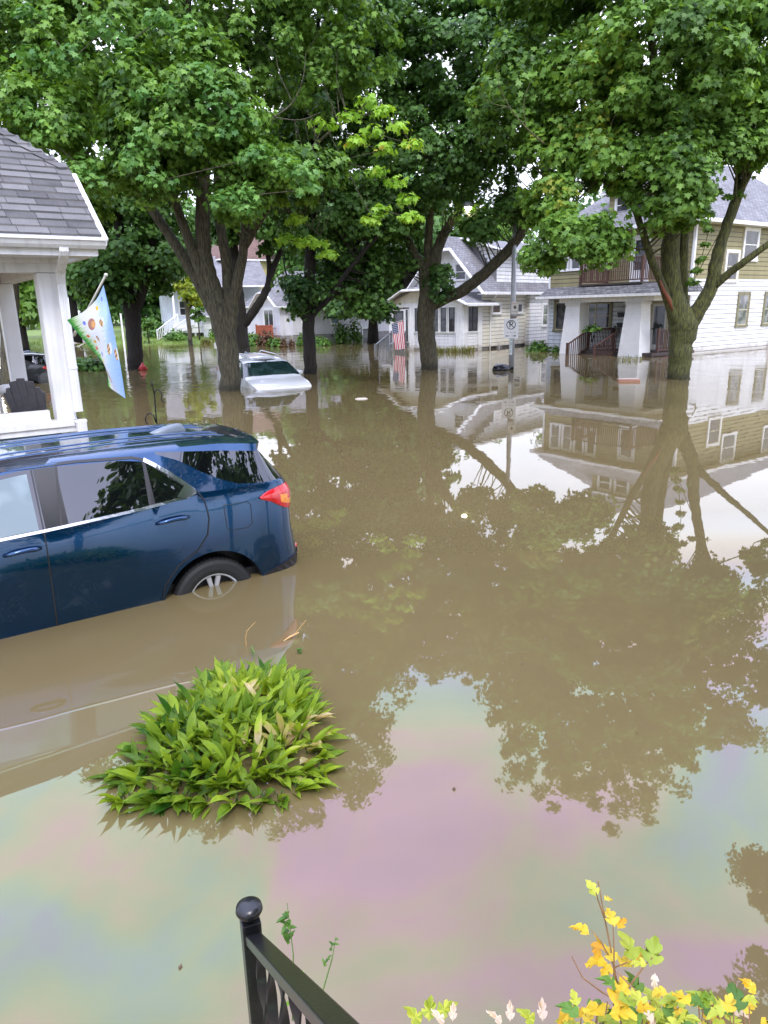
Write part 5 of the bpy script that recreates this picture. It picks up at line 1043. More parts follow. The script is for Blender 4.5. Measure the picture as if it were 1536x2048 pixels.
for i in range(NU):
    for j in range(NV): k.face([fl(i / NU, j / NV), fl((i + 1) / NU, j / NV), fl((i + 1) / NU, (j + 1) / NV), fl(i / NU, (j + 1) / NV)], 0, [(x, y) for x, y in ((i / NU, j / NV), ((i + 1) / NU, j / NV), ((i + 1) / NU, (j + 1) / NV), (i / NU, (j + 1) / NV))])
k.build('flag_cloth', usmat(), UF, smooth=True, fix=False)
# white marker post, grey pole, hydrant
WPst = thing('marker_post', 'thin white post in the water left of the dark trunk', 'post', (at(250, 702, 46).x, 46, -.6)); k = MB(); k.tube([(0, 0, 0), (0, 0, 2.9)], .06, 8); k.build('post', WHITE, WPst)
GPst = thing('utility_pole', 'thin grey pole just left of the big forked maple', 'pole', (at(437, 722, 33).x, 33, -.6)); k = MB(); k.tube([(0, 0, 0), (0, 0, 3.9)], .055, 8); k.build('pole', GALV, GPst); k = MB(); k.box(-.13, -.1, 1.25, .0, .1, 1.5); k.build('junction_box', TRIMW, GPst)
HY_ = thing('fire_hydrant', 'top of a red fire hydrant sticking out of the water', 'fire hydrant', (at(286, 738, 29.8).x, 29.8, -.44)); RH = simple('hydrant_red', (.42, .03, .03), .4)
k = MB(); k.lathe([(.15, 0), (.15, .04), (.10, .06), (.10, .52), (.13, .54), (.13, .58), (.10, .62), (.05, .68), (.03, .74), (0, .75)], n=20); k.build('barrel', RH, HY_, smooth=True)
for a in (0, 180, 270): k = MB(); k.tube([(0, 0, .50), (.17 * math.cos(R(a)), .17 * math.sin(R(a)), .50)], .05, 10); k.tube([(.15 * math.cos(R(a)), .15 * math.sin(R(a)), .50), (.18 * math.cos(R(a)), .18 * math.sin(R(a)), .50)], .045, 10); k.build('nozzle_cap', RH, HY_)
PF = thing('picket_fence', 'short run of white picket fence far off at the left edge', 'fence', at(-22, 692, 54), R(-12)); PF.location.z = gh(PF.location.x, 54) - .05
k = MB()
for i in range(14): k.prism([(i * .13, 0, 0), (i * .13 + .09, 0, 0), (i * .13 + .09, 0, 1.0), (i * .13 + .045, 0, 1.08), (i * .13, 0, 1.0)], (0, .02, 0))
k.box(0, .02, .3, 1.8, .05, .38); k.box(0, .02, .75, 1.8, .05, .83); k.build('pickets', TRIMW, PF)
# ================================================================== foreground iron stair railing
RL = thing('iron_railing', 'black iron stair railing with ball-topped post and twisted balusters in front', 'railing', (0, 0, 0)); pT = Vector((-.318, 1.27, .868)); RL.location = (pT.x, pT.y, -.6)
def rlp(p): return Vector(p) - Vector(RL.location)
k = MB(); a45 = R(20); pw = .021
def sq(c_, z0, z1, w, mb, ang=a45):
    C_ = Vector((math.cos(ang), math.sin(ang), 0)); D_ = Vector((-math.sin(ang), math.cos(ang), 0)); mb.obox(rlp((c_.x, c_.y, z0)) - (C_ + D_) * w, C_ * 2 * w, D_ * 2 * w, (0, 0, z1 - z0))
rdir = Vector((-.062, .62, 1.405)) - pT; hz = Vector((rdir.x, rdir.y, 0)).normalized(); ra = math.atan2(hz.y, hz.x)
sq(pT, -.6, pT.z + .035, pw, k, ra); k.build('post', BLACKM, RL, bevel=.002)
k = MB(); k.lathe([(.0, -.004), (.012, 0), (.014, .008), (.026, .016), (.030, .024), (.028, .034), (.018, .041), (0, .043)], rlp((pT.x, pT.y, pT.z + .035)), n=32); k.build('ball_cap', BLACKM, RL, smooth=True)
k = MB(); e1_ = pT + rdir * 1.25; side_ = Vector((-hz.y, hz.x, 0)); upv = rdir.normalized().cross(side_).normalized(); upv = -upv if upv.z < 0 else upv
hw, hh = .0165, .011
a_, b__ = rlp(pT + Vector((0, 0, .0)) + hz * pw), rlp(e1_)
k.obox(a_ - side_ * hw - upv * hh, b__ - a_, side_ * 2 * hw, upv * 2 * hh); lw = Vector((0, 0, -.62)); k.obox(a_ + lw - side_ * hw * .8 - upv * hh, b__ - a_, side_ * 2 * hw * .8, upv * 2 * hh); k.build('handrail', BLACKM, RL, bevel=.003)
for i in range(6):
    f = .11 + .165 * i; P0 = pT + hz * pw + rdir * f; k = MB(); n = 70; L = .62; vs = []; fs = []
    for q in range(n + 1):
        zz = -L + L * q / n; tw = 2 * math.pi * 1.7 * q / n + i * .5 + .6; c_, s_ = math.cos(tw), math.sin(tw); base = rlp(P0) + Vector((0, 0, zz))
        for a, b in ((-.0105, -.0025), (.0105, -.0025), (.0105, .0025), (-.0105, .0025)): vs.append(base + Vector((a * c_ - b * s_, a * s_ + b * c_, 0)))
    for q in range(n):
        for j in range(4): fs.append((q * 4 + j, q * 4 + (j + 1) % 4, (q + 1) * 4 + (j + 1) % 4, (q + 1) * 4 + j))
    k.mesh(vs, fs); bo_ = k.build('baluster', BLACKP, RL, smooth=True); md_ = bo_.modifiers.new('edges', 'EDGE_SPLIT'); md_.split_angle = R(50)
# ================================================================== foliage
MAPLE = np.array([(0, 0), (.16, .14), (.50, .04), (.38, .33), (.58, .62), (.24, .58), (0, 1), (-.24, .58), (-.58, .62), (-.38, .33), (-.50, .04), (-.16, .14)])
OVAL = np.array([(0, 0), (.38, .18), (.42, .6), (0, 1), (-.42, .6), (-.38, .18)])
DIAM = np.array([(0, 0), (.4, .45), (0, 1), (-.4, .45)])
rng = np.random.default_rng(11)
def unit(v): return v / (np.linalg.norm(v, axis=-1, keepdims=True) + 1e-9)
def leaf_mesh(name, C, Nn, Tp, size, tpl, matl, parent, cup=.12):
    """one mesh of flat leaves: C centres, Nn normals, Tp tip directions (arrays), size array"""
    n, k = len(C), len(tpl); Nn = unit(Nn); T = unit(Tp - Nn * np.sum(Tp * Nn, 1, keepdims=True)); B = np.cross(T, Nn)
    x = tpl[:, 0][None, :, None]; y = (tpl[:, 1] - .4)[None, :, None]; s = size[:, None, None]
    V = C[:, None, :] + s * (B[:, None, :] * x + T[:, None, :] * y - Nn[:, None, :] * cup * (np.abs(x) * 1.2 + np.maximum(y, 0) ** 2))
    V = V.reshape(-1, 3).astype(np.float32)
    me = bpy.data.meshes.new(name); me.vertices.add(n * k); me.vertices.foreach_set('co', V.ravel())
    me.loops.add(n * k); me.loops.foreach_set('vertex_index', np.arange(n * k, dtype=np.int32))
    me.polygons.add(n); me.polygons.foreach_set('loop_start', np.arange(0, n * k, k, dtype=np.int32))
    try: me.polygons.foreach_set('loop_total', np.full(n, k, dtype=np.int32))
    except Exception: pass
    me.materials.append(matl); me.update(); me.validate()
    o = bpy.data.objects.new(name, me); COL.objects.link(o)
    if parent: o.parent = parent
    return o
def bough_leaves(P, rb, n, size, out=None, flat=.8, up=.75, jit=.5, low=-.75):
    """leaf centres, normals, tips for a domed bough at P"""
    e = unit(rng.normal(size=(n, 3))); e[:, 2] = np.where(e[:, 2] < low, -e[:, 2], e[:, 2]); r = rng.uniform(.25, 1.1, (n, 1)) ** .7
    c = P + e * r * np.array([rb, rb, rb * flat]) * rng.uniform(.85, 1.1, (n, 1))
    o = e if out is None else e * .6 + out * .6
    nn = o * 1.0 + np.array([0, 0, up * .75]) + rng.normal(size=(n, 3)) * jit
    tp = e * np.array([.8, .8, .1]) + np.array([0, 0, -.9]) + rng.normal(size=(n, 3)) * .4
    return c, nn, tp, size * rng.uniform(.65, 1.2, n)
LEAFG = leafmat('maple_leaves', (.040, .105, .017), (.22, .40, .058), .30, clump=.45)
LEAFL = leafmat('lit_maple_leaves', (.060, .17, .035), (.22, .42, .09), .35, clump=.5)  # lighter leaf green paints the light falling on the maple's front boughs
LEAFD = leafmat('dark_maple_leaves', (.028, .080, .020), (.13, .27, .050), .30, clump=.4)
LEAFR = leafmat('norway_maple_leaves', (.042, .105, .018), (.20, .37, .055), .34, clump=.45, extra=[(.97, (.30, .34, .04))])
LIME = leafmat('lime_leaves', (.16, .34, .025), (.42, .66, .09), .42, clump=.8, extra=[(.96, (.55, .42, .08))])
YOUNG = leafmat('yellow_green_leaves', (.12, .22, .015), (.36, .42, .04), .4, clump=.8)
SHRUBG = leafmat('shrub_leaves', (.035, .10, .015), (.14, .28, .04), .3, clump=1.5)
SHRUBR = leafmat('reddish_shrub_leaves', (.05, .03, .015), (.16, .08, .03), .3, clump=1.5)
def tree(name, label, base, limbs, ells, leaf, bark, leafsize=.17, per=150, tpl=MAPLE, rb=.75, twigs=True, group=None, extra=None, cat='tree', spread=(.45, 1.0), flare=1.35):
    """base (x,y); limbs: lists of (world point, radius); ells: (centre, (rx,ry,rz), boughs)"""
    bz = gh(base[0], base[1]); root = thing(name, label, cat, (base[0], base[1], bz), 0, group); o = Vector((base[0], base[1], bz)); tb = MB(); nodes = []
    for li, L in enumerate(limbs):
        P = [Vector(p) for p, _ in L]; Rr = [r for _, r in L]; fine = []; fr = []
        nseg = 5 if tpl is not DIAM else 2
        for i in range(len(P) - 1):
            for q in range(nseg):
                t = q / nseg; fine.append(catm(P, (i + t) / (len(P) - 1)) + Vector([random.uniform(-1, 1) for _ in range(3)]) * Rr[i] * .07); fr.append(Rr[i] + (Rr[i + 1] - Rr[i]) * t)
        fine.append(P[-1]); fr.append(Rr[-1])
        if li == 0: fine[0] = Vector((P[0].x, P[0].y, bz - .1)); fr[0] *= flare
        tb.tube([p - o for p in fine], fr, 12 if tpl is not DIAM else 6, jit=.05); nodes += [(p, r) for p, r in zip(fine, fr) if p.z > 2.4]; used = {}
    tb.build('trunk', bark, root, smooth=True, fix=False)
    C, N_, T, S_ = [], [], [], []; br = MB(); NP_ = np.array([n_[0][:] for n_ in nodes]) if nodes else None
    for c, rad, nb in ells:
        c = np.array(c); rad = np.array(rad)
        for _ in range(int(nb * (2.1 if tpl is MAPLE else 1))):
            d = unit(rng.normal(size=3)); f = rng.uniform(*spread); p = c + d * rad * f; b = rb * rng.uniform(.4, 1.1) * (.85 if tpl is MAPLE else 1)
            if p[2] < .45: continue
            outv = d * np.array([1, 1, .4])
            a = bough_leaves(p, b, int(per * (.62 if tpl is MAPLE else 1.3) * rng.uniform(.6, 1.2)), leafsize, outv); C.append(a[0]); N_.append(a[1]); T.append(a[2]); S_.append(a[3] * (.92 if tpl is MAPLE else 1))
            if twigs and NP_ is not None:
                dd = np.linalg.norm(NP_ - p + np.array([0, 0, .6]), axis=1); i = int(np.argmin(dd))
                used[i] = used.get(i, 0) + 1
                if dd[i] < 1.9 and used[i] <= 2:
                    q = Vector(NP_[i]); e_ = Vector(p); mid = q.lerp(e_, .5) + Vector((random.uniform(-.2, .2), random.uniform(-.2, .2), -.06 * dd[i] + random.uniform(-.1, .2)))
                    r0_ = min(nodes[i][1] * .6, .012 + .012 * dd[i]); br.tube([q - o, mid - o, e_ - o], [r0_, r0_ * .6, .008], 5, cap=False)
    if br.v: br.build('branches', bark, root, smooth=True, fix=False)
    ob = np.array(o[:])
    if C: leaf_mesh('crown', np.concatenate(C) - ob, np.concatenate(N_), np.concatenate(T), np.concatenate(S_), tpl, leaf, root)
    for (nm, mt, spots, r_, n_, ls) in (extra or []):
        A = [bough_leaves(np.array(s[:]), r_ * rng.uniform(.8, 1.2), n_, ls, None, .5) for s in spots]
        leaf_mesh(nm, np.concatenate([a[0] for a in A]) - ob, np.concatenate([a[1] for a in A]), np.concatenate([a[2] for a in A]), np.concatenate([a[3] for a in A]), tpl, mt, root)
        tw = MB()
        for a, b in zip(spots, spots[1:]):
            if (a - b).length < 3: tw.tube([a - o, b - o], [.012, .01], 5)
        tw.build('twigs', bark, root, fix=False)
    return root
def lim(Y, pts):
    """(px, py, dY, radius) list -> limb"""
    return [(at(x, y, Y + dy), r) for x, y, dy, r in pts]
def el(px, py, Y, rx, ry, rz, n): return (at(px, py, Y)[:], (rx, ry, rz), n)
# --- T1: big forked maple
Y1 = 21.2
tree('forked_maple', 'largest maple at left with many upright limbs, left of the white SUV', at(462, 780, Y1)[:2],
     [lim(Y1, [(461, 795, 0, .32), (460, 740, 0, .30), (452, 680, 0, .31), (439, 620, 0, .33), (425, 575, 0, .25), (410, 520, 0, .22), (405, 440, 0, .20), (408, 340, 0, .17), (395, 200, 0, .13), (380, 60, 0, .09), (370, -150, 0, .04)]),
      lim(Y1, [(440, 640, 0, 0.235), (395, 560, .2, 0.168), (345, 480, .3, 0.143), (290, 400, .4, 0.118), (245, 330, .6, 0.092), (190, 220, 1, 0.067), (150, 60, 1.4, 0.042)]),
      lim(Y1, [(425, 600, 0, 0.202), (385, 500, -.1, 0.143), (350, 400, -.2, 0.109), (330, 300, -.3, 0.084), (300, 180, -.3, 0.050)]),
      lim(Y1, [(455, 650, 0, 0.218), (457, 590, 0, 0.168), (452, 520, .1, 0.151), (440, 440, .2, 0.126), (435, 330, .4, 0.101), (450, 150, .8, 0.076), (470, -100, 1, 0.034)]),
      lim(Y1, [(458, 665, 0, 0.218), (465, 610, -.05, 0.185), (478, 550, -.1, 0.151), (487, 500, -.1, 0.126), (491, 430, 0, 0.109), (497, 300, .3, 0.092), (510, 150, .6, 0.067), (520, -50, 1, 0.042)]),
      lim(Y1, [(487, 500, -.1, 0.101), (515, 450, -.2, 0.084), (548, 400, -.3, 0.076), (600, 320, -.4, 0.050), (680, 250, -.5, 0.029), (760, 220, -.5, 0.017)]),
      lim(Y1 - 2.2, [(505, 265, 0, .030), (548, 235, 0, .022), (585, 205, .1, .016), (605, 160, .1, .010), (612, 105, .2, .005)]), lim(Y1 - 2.2, [(548, 235, 0, .016), (600, 240, 0, .012), (640, 225, .1, .006)]), lim(Y1 - 2.2, [(585, 205, .1, .012), (560, 150, .1, .008), (552, 110, .2, .004)]),
      lim(Y1, [(548, 400, -.3, 0.050), (590, 430, -.4, 0.029), (640, 470, -.5, 0.017)])],
     [el(375, 230, Y1 - 2.4, 2.1, 1.3, 1.6, 58), el(300, 330, Y1 - 2.0, 1.1, 1.0, .9, 20), el(570, 350, Y1 - 1.6, 1.5, 1.2, .75, 30), el(470, 410, Y1 - 2, .7, .7, .45, 8), el(170, 90, Y1, 3.4, 2.6, 2.2, 55), el(430, 0, Y1, 3.6, 2.8, 2.4, 65), el(640, 60, Y1 + .5, 2.3, 2.2, 2.2, 38),
      el(90, 240, Y1 - 2, 1.5, 1.2, .8, 22), el(175, 365, Y1 - 1.5, .55, .6, .5, 7), el(400, -230, Y1, 4.6, 3.2, 2.3, 70), el(100, -120, Y1 + 1, 3.2, 2.6, 2.0, 40), el(600, -180, Y1 + 1, 2.2, 2.4, 1.9, 28)], LEAFG, BARK, .17, 160, MAPLE, .62,
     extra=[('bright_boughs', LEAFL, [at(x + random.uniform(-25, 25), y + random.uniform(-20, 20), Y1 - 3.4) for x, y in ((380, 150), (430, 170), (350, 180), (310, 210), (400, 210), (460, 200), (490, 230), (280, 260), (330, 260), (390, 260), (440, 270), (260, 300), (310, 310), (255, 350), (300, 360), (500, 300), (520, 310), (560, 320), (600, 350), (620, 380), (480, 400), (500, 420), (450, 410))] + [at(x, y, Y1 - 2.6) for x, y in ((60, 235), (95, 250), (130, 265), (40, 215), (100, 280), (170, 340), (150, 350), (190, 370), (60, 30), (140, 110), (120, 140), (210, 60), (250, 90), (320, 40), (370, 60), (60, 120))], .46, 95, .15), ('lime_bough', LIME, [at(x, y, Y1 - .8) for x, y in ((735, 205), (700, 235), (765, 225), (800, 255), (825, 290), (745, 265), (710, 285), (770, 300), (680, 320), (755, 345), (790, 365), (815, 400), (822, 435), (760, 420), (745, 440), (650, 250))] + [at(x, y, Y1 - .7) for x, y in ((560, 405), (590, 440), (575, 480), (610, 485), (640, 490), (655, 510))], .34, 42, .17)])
Y5 = 27.2
tree('wide_limbed_maple', 'maple before the white bungalow, one long limb curving right past the lamp pole', at(858, 738, Y5)[:2],
     [lim(Y5, [(860, 745, 0, .33), (856, 700, 0, .32), (852, 640, 0, .34), (857, 590, 0, .36), (862, 555, 0, .27), (878, 490, 0, .19), (905, 440, .2, .16), (950, 370, .4, .14), (980, 250, .7, .10), (990, 80, 1, .07), (990, 0, 1, .04)]),
      lim(Y5, [(862, 610, 0, .24), (890, 597, -.1, .21), (930, 578, -.3, .21), (975, 540, -.5, .20), (1024, 492, -.7, .18), (1052, 450, -.9, .16), (1070, 405, -1, .14), (1095, 340, -1.1, .11), (1120, 240, -1.1, .08), (1140, 120, -1, .05)]),
      lim(Y5, [(852, 590, 0, .25), (845, 540, 0, .18), (825, 500, .1, .15), (790, 430, .3, .12), (750, 330, .5, .09), (720, 200, .8, .06), (700, 50, 1, .04)]),
      lim(Y5, [(860, 560, 0, .2), (856, 500, .1, .16), (860, 400, .2, .13), (850, 250, .4, .10), (845, 80, .6, .06), (850, 0, 1, .04)])],
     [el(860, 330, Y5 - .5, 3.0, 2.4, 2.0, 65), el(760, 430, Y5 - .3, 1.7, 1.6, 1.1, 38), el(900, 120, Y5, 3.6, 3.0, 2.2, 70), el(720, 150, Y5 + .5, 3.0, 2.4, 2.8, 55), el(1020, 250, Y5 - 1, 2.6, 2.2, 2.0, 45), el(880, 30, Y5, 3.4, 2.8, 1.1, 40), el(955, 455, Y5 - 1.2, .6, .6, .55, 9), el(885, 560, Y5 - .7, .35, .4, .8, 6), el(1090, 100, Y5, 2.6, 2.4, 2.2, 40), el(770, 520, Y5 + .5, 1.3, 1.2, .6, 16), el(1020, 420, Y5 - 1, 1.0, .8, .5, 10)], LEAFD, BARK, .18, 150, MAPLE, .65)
Y6 = 21.6
T6 = tree('mossy_maple', 'mossy-trunked maple at right before the olive house, forking low into thick limbs', at(1356, 758, Y6)[:2],
     [lim(Y6, [(1356, 775, 0, .33), (1358, 740, 0, .32), (1362, 690, 0, .34), (1367, 650, 0, .42), (1352, 612, 0, .30), (1342, 560, 0, .27), (1340, 500, 0, .25), (1345, 440, .1, .22), (1338, 330, .2, .18), (1320, 200, .3, .14), (1300, 60, .5, .10), (1290, -150, .8, .05)]),
      lim(Y6, [(1360, 645, -.1, 0.220), (1340, 615, -.2, 0.123), (1325, 570, -.4, 0.106), (1303, 520, -.5, 0.106), (1287, 470, -.6, 0.097), (1268, 415, -.7, 0.088), (1240, 385, -.8, 0.070), (1192, 352, -.9, 0.053)]),
      lim(Y6, [(1268, 415, -.7, 0.079), (1262, 360, -.6, 0.062), (1245, 250, -.5, 0.044), (1225, 100, -.4, 0.026)]),
      lim(Y6, [(1370, 640, 0, 0.246), (1366, 590, .15, 0.150), (1366, 500, .2, 0.141), (1371, 440, .3, 0.123), (1385, 300, .5, 0.097), (1400, 120, .8, 0.062), (1410, -80, 1, 0.035)]),
      lim(Y6, [(1375, 655, 0, 0.264), (1400, 615, -.1, 0.220), (1424, 570, -.2, 0.194), (1433, 520, -.2, 0.176), (1448, 470, -.2, 0.150), (1468, 410, -.2, 0.141), (1490, 360, -.2, 0.114), (1520, 300, -.1, 0.097), (1550, 200, 0, 0.070), (1560, 50, 0, 0.044)]),
      lim(Y6 - 2.6, [(1088, 287, 0, 0.026), (1052, 255, 0, 0.019), (1020, 215, .1, 0.014), (1000, 175, .1, 0.009), (993, 130, .2, 0.004)]), lim(Y6 - 2.6, [(1020, 215, .1, 0.012), (980, 205, .1, 0.009), (955, 180, .1, 0.004)]), lim(Y6 - 2.6, [(1052, 255, 0, 0.012), (1048, 205, 0, 0.009), (1060, 165, .1, 0.004)]),
      lim(Y6, [(1430, 570, -.25, 0.132), (1460, 545, -.5, 0.106), (1500, 515, -.8, 0.097), (1560, 470, -1.1, 0.079), (1650, 400, -1.4, 0.044)]),
      lim(Y6, [(1470, 405, -.2, 0.097), (1478, 340, 0, 0.079), (1490, 230, .3, 0.062), (1500, 60, .5, 0.035)])],
     [el(1340, 130, Y6 - .8, 3.2, 2.4, 1.9, 75), el(1350, 370, Y6 - 1.6, 1.0, 1.0, 1.2, 26), el(1190, 200, Y6 - .6, 1.9, 1.8, 1.7, 36), el(1190, 480, Y6 - 1.4, .95, .9, .55, 18), el(1100, 400, Y6 - .6, .8, .8, .8, 12), el(1130, 300, Y6 - .4, 1.2, 1.0, .8, 16), el(1500, 150, Y6, 2.2, 2.0, 2.0, 40), el(1320, -100, Y6, 4.2, 3.0, 2.2, 80), el(1560, -60, Y6, 2.8, 2.4, 2.4, 40), el(1110, -30, Y6 + .5, 2.0, 2.0, 1.6, 26), el(1330, -320, Y6, 3.6, 2.8, 1.6, 46), el(1050, 180, Y6, 1.5, 1.4, 1.5, 20), el(1600, 300, Y6, 1.2, 1.2, 1.2, 8), el(1500, 240, Y6 - .6, 1.3, 1.0, .5, 12), el(1440, 292, Y6 - 1, .9, .8, .45, 9), el(1530, 300, Y6 - 1, .8, .8, .4, 8), el(1140, 470, Y6 - 1.5, .9, .8, .6, 10), el(1240, 330, Y6 - 1.0, 1.3, 1.0, .8, 16), el(1340, 290, Y6 - 1.0, 1.3, 1.0, .8, 16), el(1080, 520, Y6 - 1.0, .5, .5, .35, 5), el(1430, 220, Y6 - .5, 1.3, 1.1, .9, 16)], LEAFR, BARKM, .18, 150, MAPLE, .60,
     extra=[('sprout_bough', LEAFR, [at(x, y, Y6 - .3) for x, y in ((1422, 430), (1418, 460), (1410, 490), (1402, 520), (1392, 540), (1385, 565), (1480, 390), (1455, 395), (1432, 385))], .20, 22, .16)])
tw = MB(); tp_ = [at(1345, 622, Y6 - .50), at(1338, 600, Y6 - .52), at(1326, 578, Y6 - .58), at(1320, 560, Y6 - .62)]; o6 = T6.location
tw.tube([p - o6 for p in tp_], [.02, .06, .05, .02], 8); tw.build('torn_bark_scar', TORN, T6, smooth=True)
Y4 = 26.2
tree('straight_maple', 'slim dark-trunked maple right of the white SUV', at(622, 748, Y4)[:2],
     [lim(Y4, [(622, 760, 0, .25), (620, 712, 0, .23), (617, 650, 0, .22), (617, 600, 0, .21), (621, 504, 0, .19), (625, 400, 0, .15), (630, 250, .2, .11), (635, 80, .3, .07), (640, -60, .4, .04)]),
      lim(Y4, [(620, 640, 0, .13), (632, 620, -.1, .12), (655, 600, -.2, .10), (690, 550, -.3, .08), (730, 500, -.4, .07), (775, 450, -.4, .05)]), lim(Y4, [(621, 600, 0, .12), (650, 565, .2, .10), (690, 530, .4, .08), (720, 480, .6, .06), (760, 420, .8, .04)]), lim(Y4, [(615, 650, 0, .09), (602, 630, .1, .07), (590, 600, .2, .05), (570, 540, .3, .03)]), lim(Y4, [(625, 430, 0, .1), (680, 330, .3, .08), (730, 220, .5, .05), (760, 80, .7, .03)]), lim(Y4, [(622, 470, 0, .1), (580, 380, .3, .07), (560, 250, .5, .04)])],
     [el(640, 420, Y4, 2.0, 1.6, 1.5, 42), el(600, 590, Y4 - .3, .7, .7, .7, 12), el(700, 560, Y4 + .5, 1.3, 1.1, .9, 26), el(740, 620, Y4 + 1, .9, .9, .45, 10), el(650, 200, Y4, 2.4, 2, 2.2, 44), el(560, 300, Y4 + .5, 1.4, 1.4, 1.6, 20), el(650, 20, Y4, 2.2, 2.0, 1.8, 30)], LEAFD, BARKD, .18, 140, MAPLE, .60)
Y3 = 30.5
tree('low_branched_maple', 'dark maple left of the big forked one beside the red hydrant', at(270, 738, Y3)[:2],
     [lim(Y3, [(272, 745, 0, .34), (270, 700, 0, .31), (266, 650, 0, .32), (262, 610, 0, .36), (255, 570, 0, .25), (240, 480, 0, .20), (230, 350, 0, .15), (225, 200, 0, .08)]), lim(Y3, [(268, 620, 0, .25), (285, 580, -.1, .2), (300, 500, -.2, .16), (320, 400, 0, .1), (340, 250, 0, .05)]), lim(Y3, [(260, 600, 0, .2), (230, 560, .2, .15), (190, 500, .4, .1), (150, 420, .5, .05)])],
     [el(250, 470, Y3, 3.0, 2.2, 2.2, 56), el(330, 520, Y3, 1.5, 1.3, 1.2, 18), el(210, 560, Y3 - .5, 1.4, 1.2, .9, 16), el(250, 300, Y3, 3.4, 2.4, 2.6, 50), el(150, 480, Y3 + 1, 1.8, 1.5, 1.6, 22), el(240, 100, Y3, 3.2, 2.4, 2.4, 30)], LEAFD, BARKD, .20, 120, OVAL, .75)
Y0 = 23
tree('corner_maple', 'maple filling the top left behind the shingled porch roof', at(20, 760, Y0)[:2],
     [lim(Y0, [(20, 770, 0, .3), (20, 600, 0, .27), (25, 400, 0, .2), (60, 200, 0, .12), (80, 20, 0, .06)]), lim(Y0, [(20, 480, 0, .18), (100, 380, -.3, .12), (180, 300, -.5, .05)])],
     [el(60, 200, Y0, 3.2, 2.4, 2.0, 50), el(60, 30, Y0, 3.0, 2.4, 2.0, 40), el(170, 400, Y0 - .5, .9, .8, .7, 10), el(10, 520, Y0, 1.2, 1.0, 1.2, 10), el(40, -120, Y0, 2.6, 2.2, 1.6, 26)], LEAFG, BARK, .18, 140, MAPLE, .62)
Y2 = 36.0
tree('leaning_limb_tree', 'dark tree directly behind the big maple with a limb bending right', at(487, 712, Y2)[:2],
     [lim(Y2, [(487, 716, 0, .42), (484, 690, 0, .36), (480, 650, 0, .34), (477, 600, 0, .30), (470, 540, 0, .25), (465, 440, 0, .18), (460, 300, 0, .1)]), lim(Y2, [(481, 655, 0, .26), (500, 632, 0, .22), (522, 600, 0, .20), (537, 570, 0, .18), (545, 540, 0, .15), (560, 505, 0, .12), (580, 440, 0, .08)]), lim(Y2, [(537, 572, 0, .14), (538, 530, 0, .12), (530, 470, 0, .08)])],
     [el(500, 440, Y2, 2.4, 2, 1.5, 30), el(580, 460, Y2, 1.4, 1.4, 1.0, 14), el(460, 300, Y2, 3, 2.2, 2.4, 34), el(600, 340, Y2, 2.2, 2, 2, 20)], LEAFD, BARKD, .26, 90, OVAL, .85)
tree('young_tree', 'small tree with yellow-green crown standing where the lawn meets the water', at(381, 690, 52)[:2],
     [lim(52, [(381, 692, 0, .16), (379, 660, 0, .15), (374, 620, 0, .14), (372, 590, 0, .10), (368, 560, 0, .05)]), lim(52, [(375, 625, 0, .1), (388, 600, 0, .07), (395, 580, 0, .03)])],
     [el(378, 575, 52, 1.1, 1.0, 1.2, 26), el(362, 545, 52, .5, .5, .6, 6), el(398, 600, 52, .6, .6, .4, 6)], YOUNG, BARK, .22, 50, OVAL, .42, twigs=False)
tree('blue_green_tree', 'small blue-green tree in front of the low garage', at(400, 672, 57)[:2], [lim(57, [(399, 675, 0, .06), (397, 645, 0, .05), (396, 620, 0, .03)])], [el(398, 625, 57, .7, .7, .95, 12)], SHRUBG, BARK, .22, 50, OVAL, .4, twigs=False)
tree('lawn_tree', 'tiny round-crowned tree on the left lawn', at(296, 683, 55)[:2], [lim(55, [(298, 685, 0, .05), (295, 665, 0, .04), (294, 650, 0, .02)])], [el(294, 648, 55, .55, .55, .55, 12)], SHRUBG, BARK, .18, 50, OVAL, .35, twigs=False)
# trees beyond the houses
def bgtree(label, px, py, Y, r, top, leafm, n=70, low=.45, tr=.3):
    b = at(px, py, Y); x, y = b.x, b.y; z0 = gh(x, y); h = top
    tree('background_tree', label, (x, y), [[(Vector((x, y, z0)), tr * 1.2), (Vector((x + .1, y, h * .35)), tr), (Vector((x - .2, y, h * .8)), tr * .3)], [(Vector((x, y, h * .3)), tr * .6), (Vector((x + r * .5, y, h * .6)), tr * .2)], [(Vector((x, y, h * .33)), tr * .6), (Vector((x - r * .5, y - .5, h * .62)), tr * .2)]],
         [((x, y, h * .62), (r, r * .8, h * .36), n), ((x - r * .5, y, h * low), (r * .6, r * .6, h * .2), n // 4), ((x + r * .5, y, h * low), (r * .6, r * .6, h * .2), n // 4)], leafm, BARKD, .5, 60, DIAM, 1.2, twigs=False, group='trees beyond the houses')
bgtree('dense dark tree between the ranch house and the flag bungalow', 745, 660, 50, 3.6, 11.5, LEAFD, 90, .30)
bgtree('dark tree with trunk just behind the porch roof of the flag bungalow', 816, 650, 46, 3.2, 12, LEAFD, 70, .5, .45)
bgtree('distant tree peeking over the roof ridge of the flag bungalow', 990, 640, 75, 4, 12, LEAFG, 60)
bgtree('far tree behind the yellow house roof, its crown over the brown shingles', 560, 640, 82, 5, 13, LEAFD, 80)
bgtree('far tree left of the yellow house, above the lawn stairs', 400, 640, 84, 5, 16, LEAFD, 80, .5)
bgtree('far tree behind the small round lawn tree', 270, 640, 78, 5, 16, LEAFD, 90, .42)
bgtree('tall dark tree behind the bee flag', 150, 650, 62, 4.5, 15, LEAFD, 90, .42)
bgtree('leafy tree seen through the left porch opening', 40, 655, 50, 2.6, 10, LEAFG, 60, .38)
bgtree('tree at the far left above the picket fence', -90, 655, 60, 5, 14, LEAFD, 70, .4)
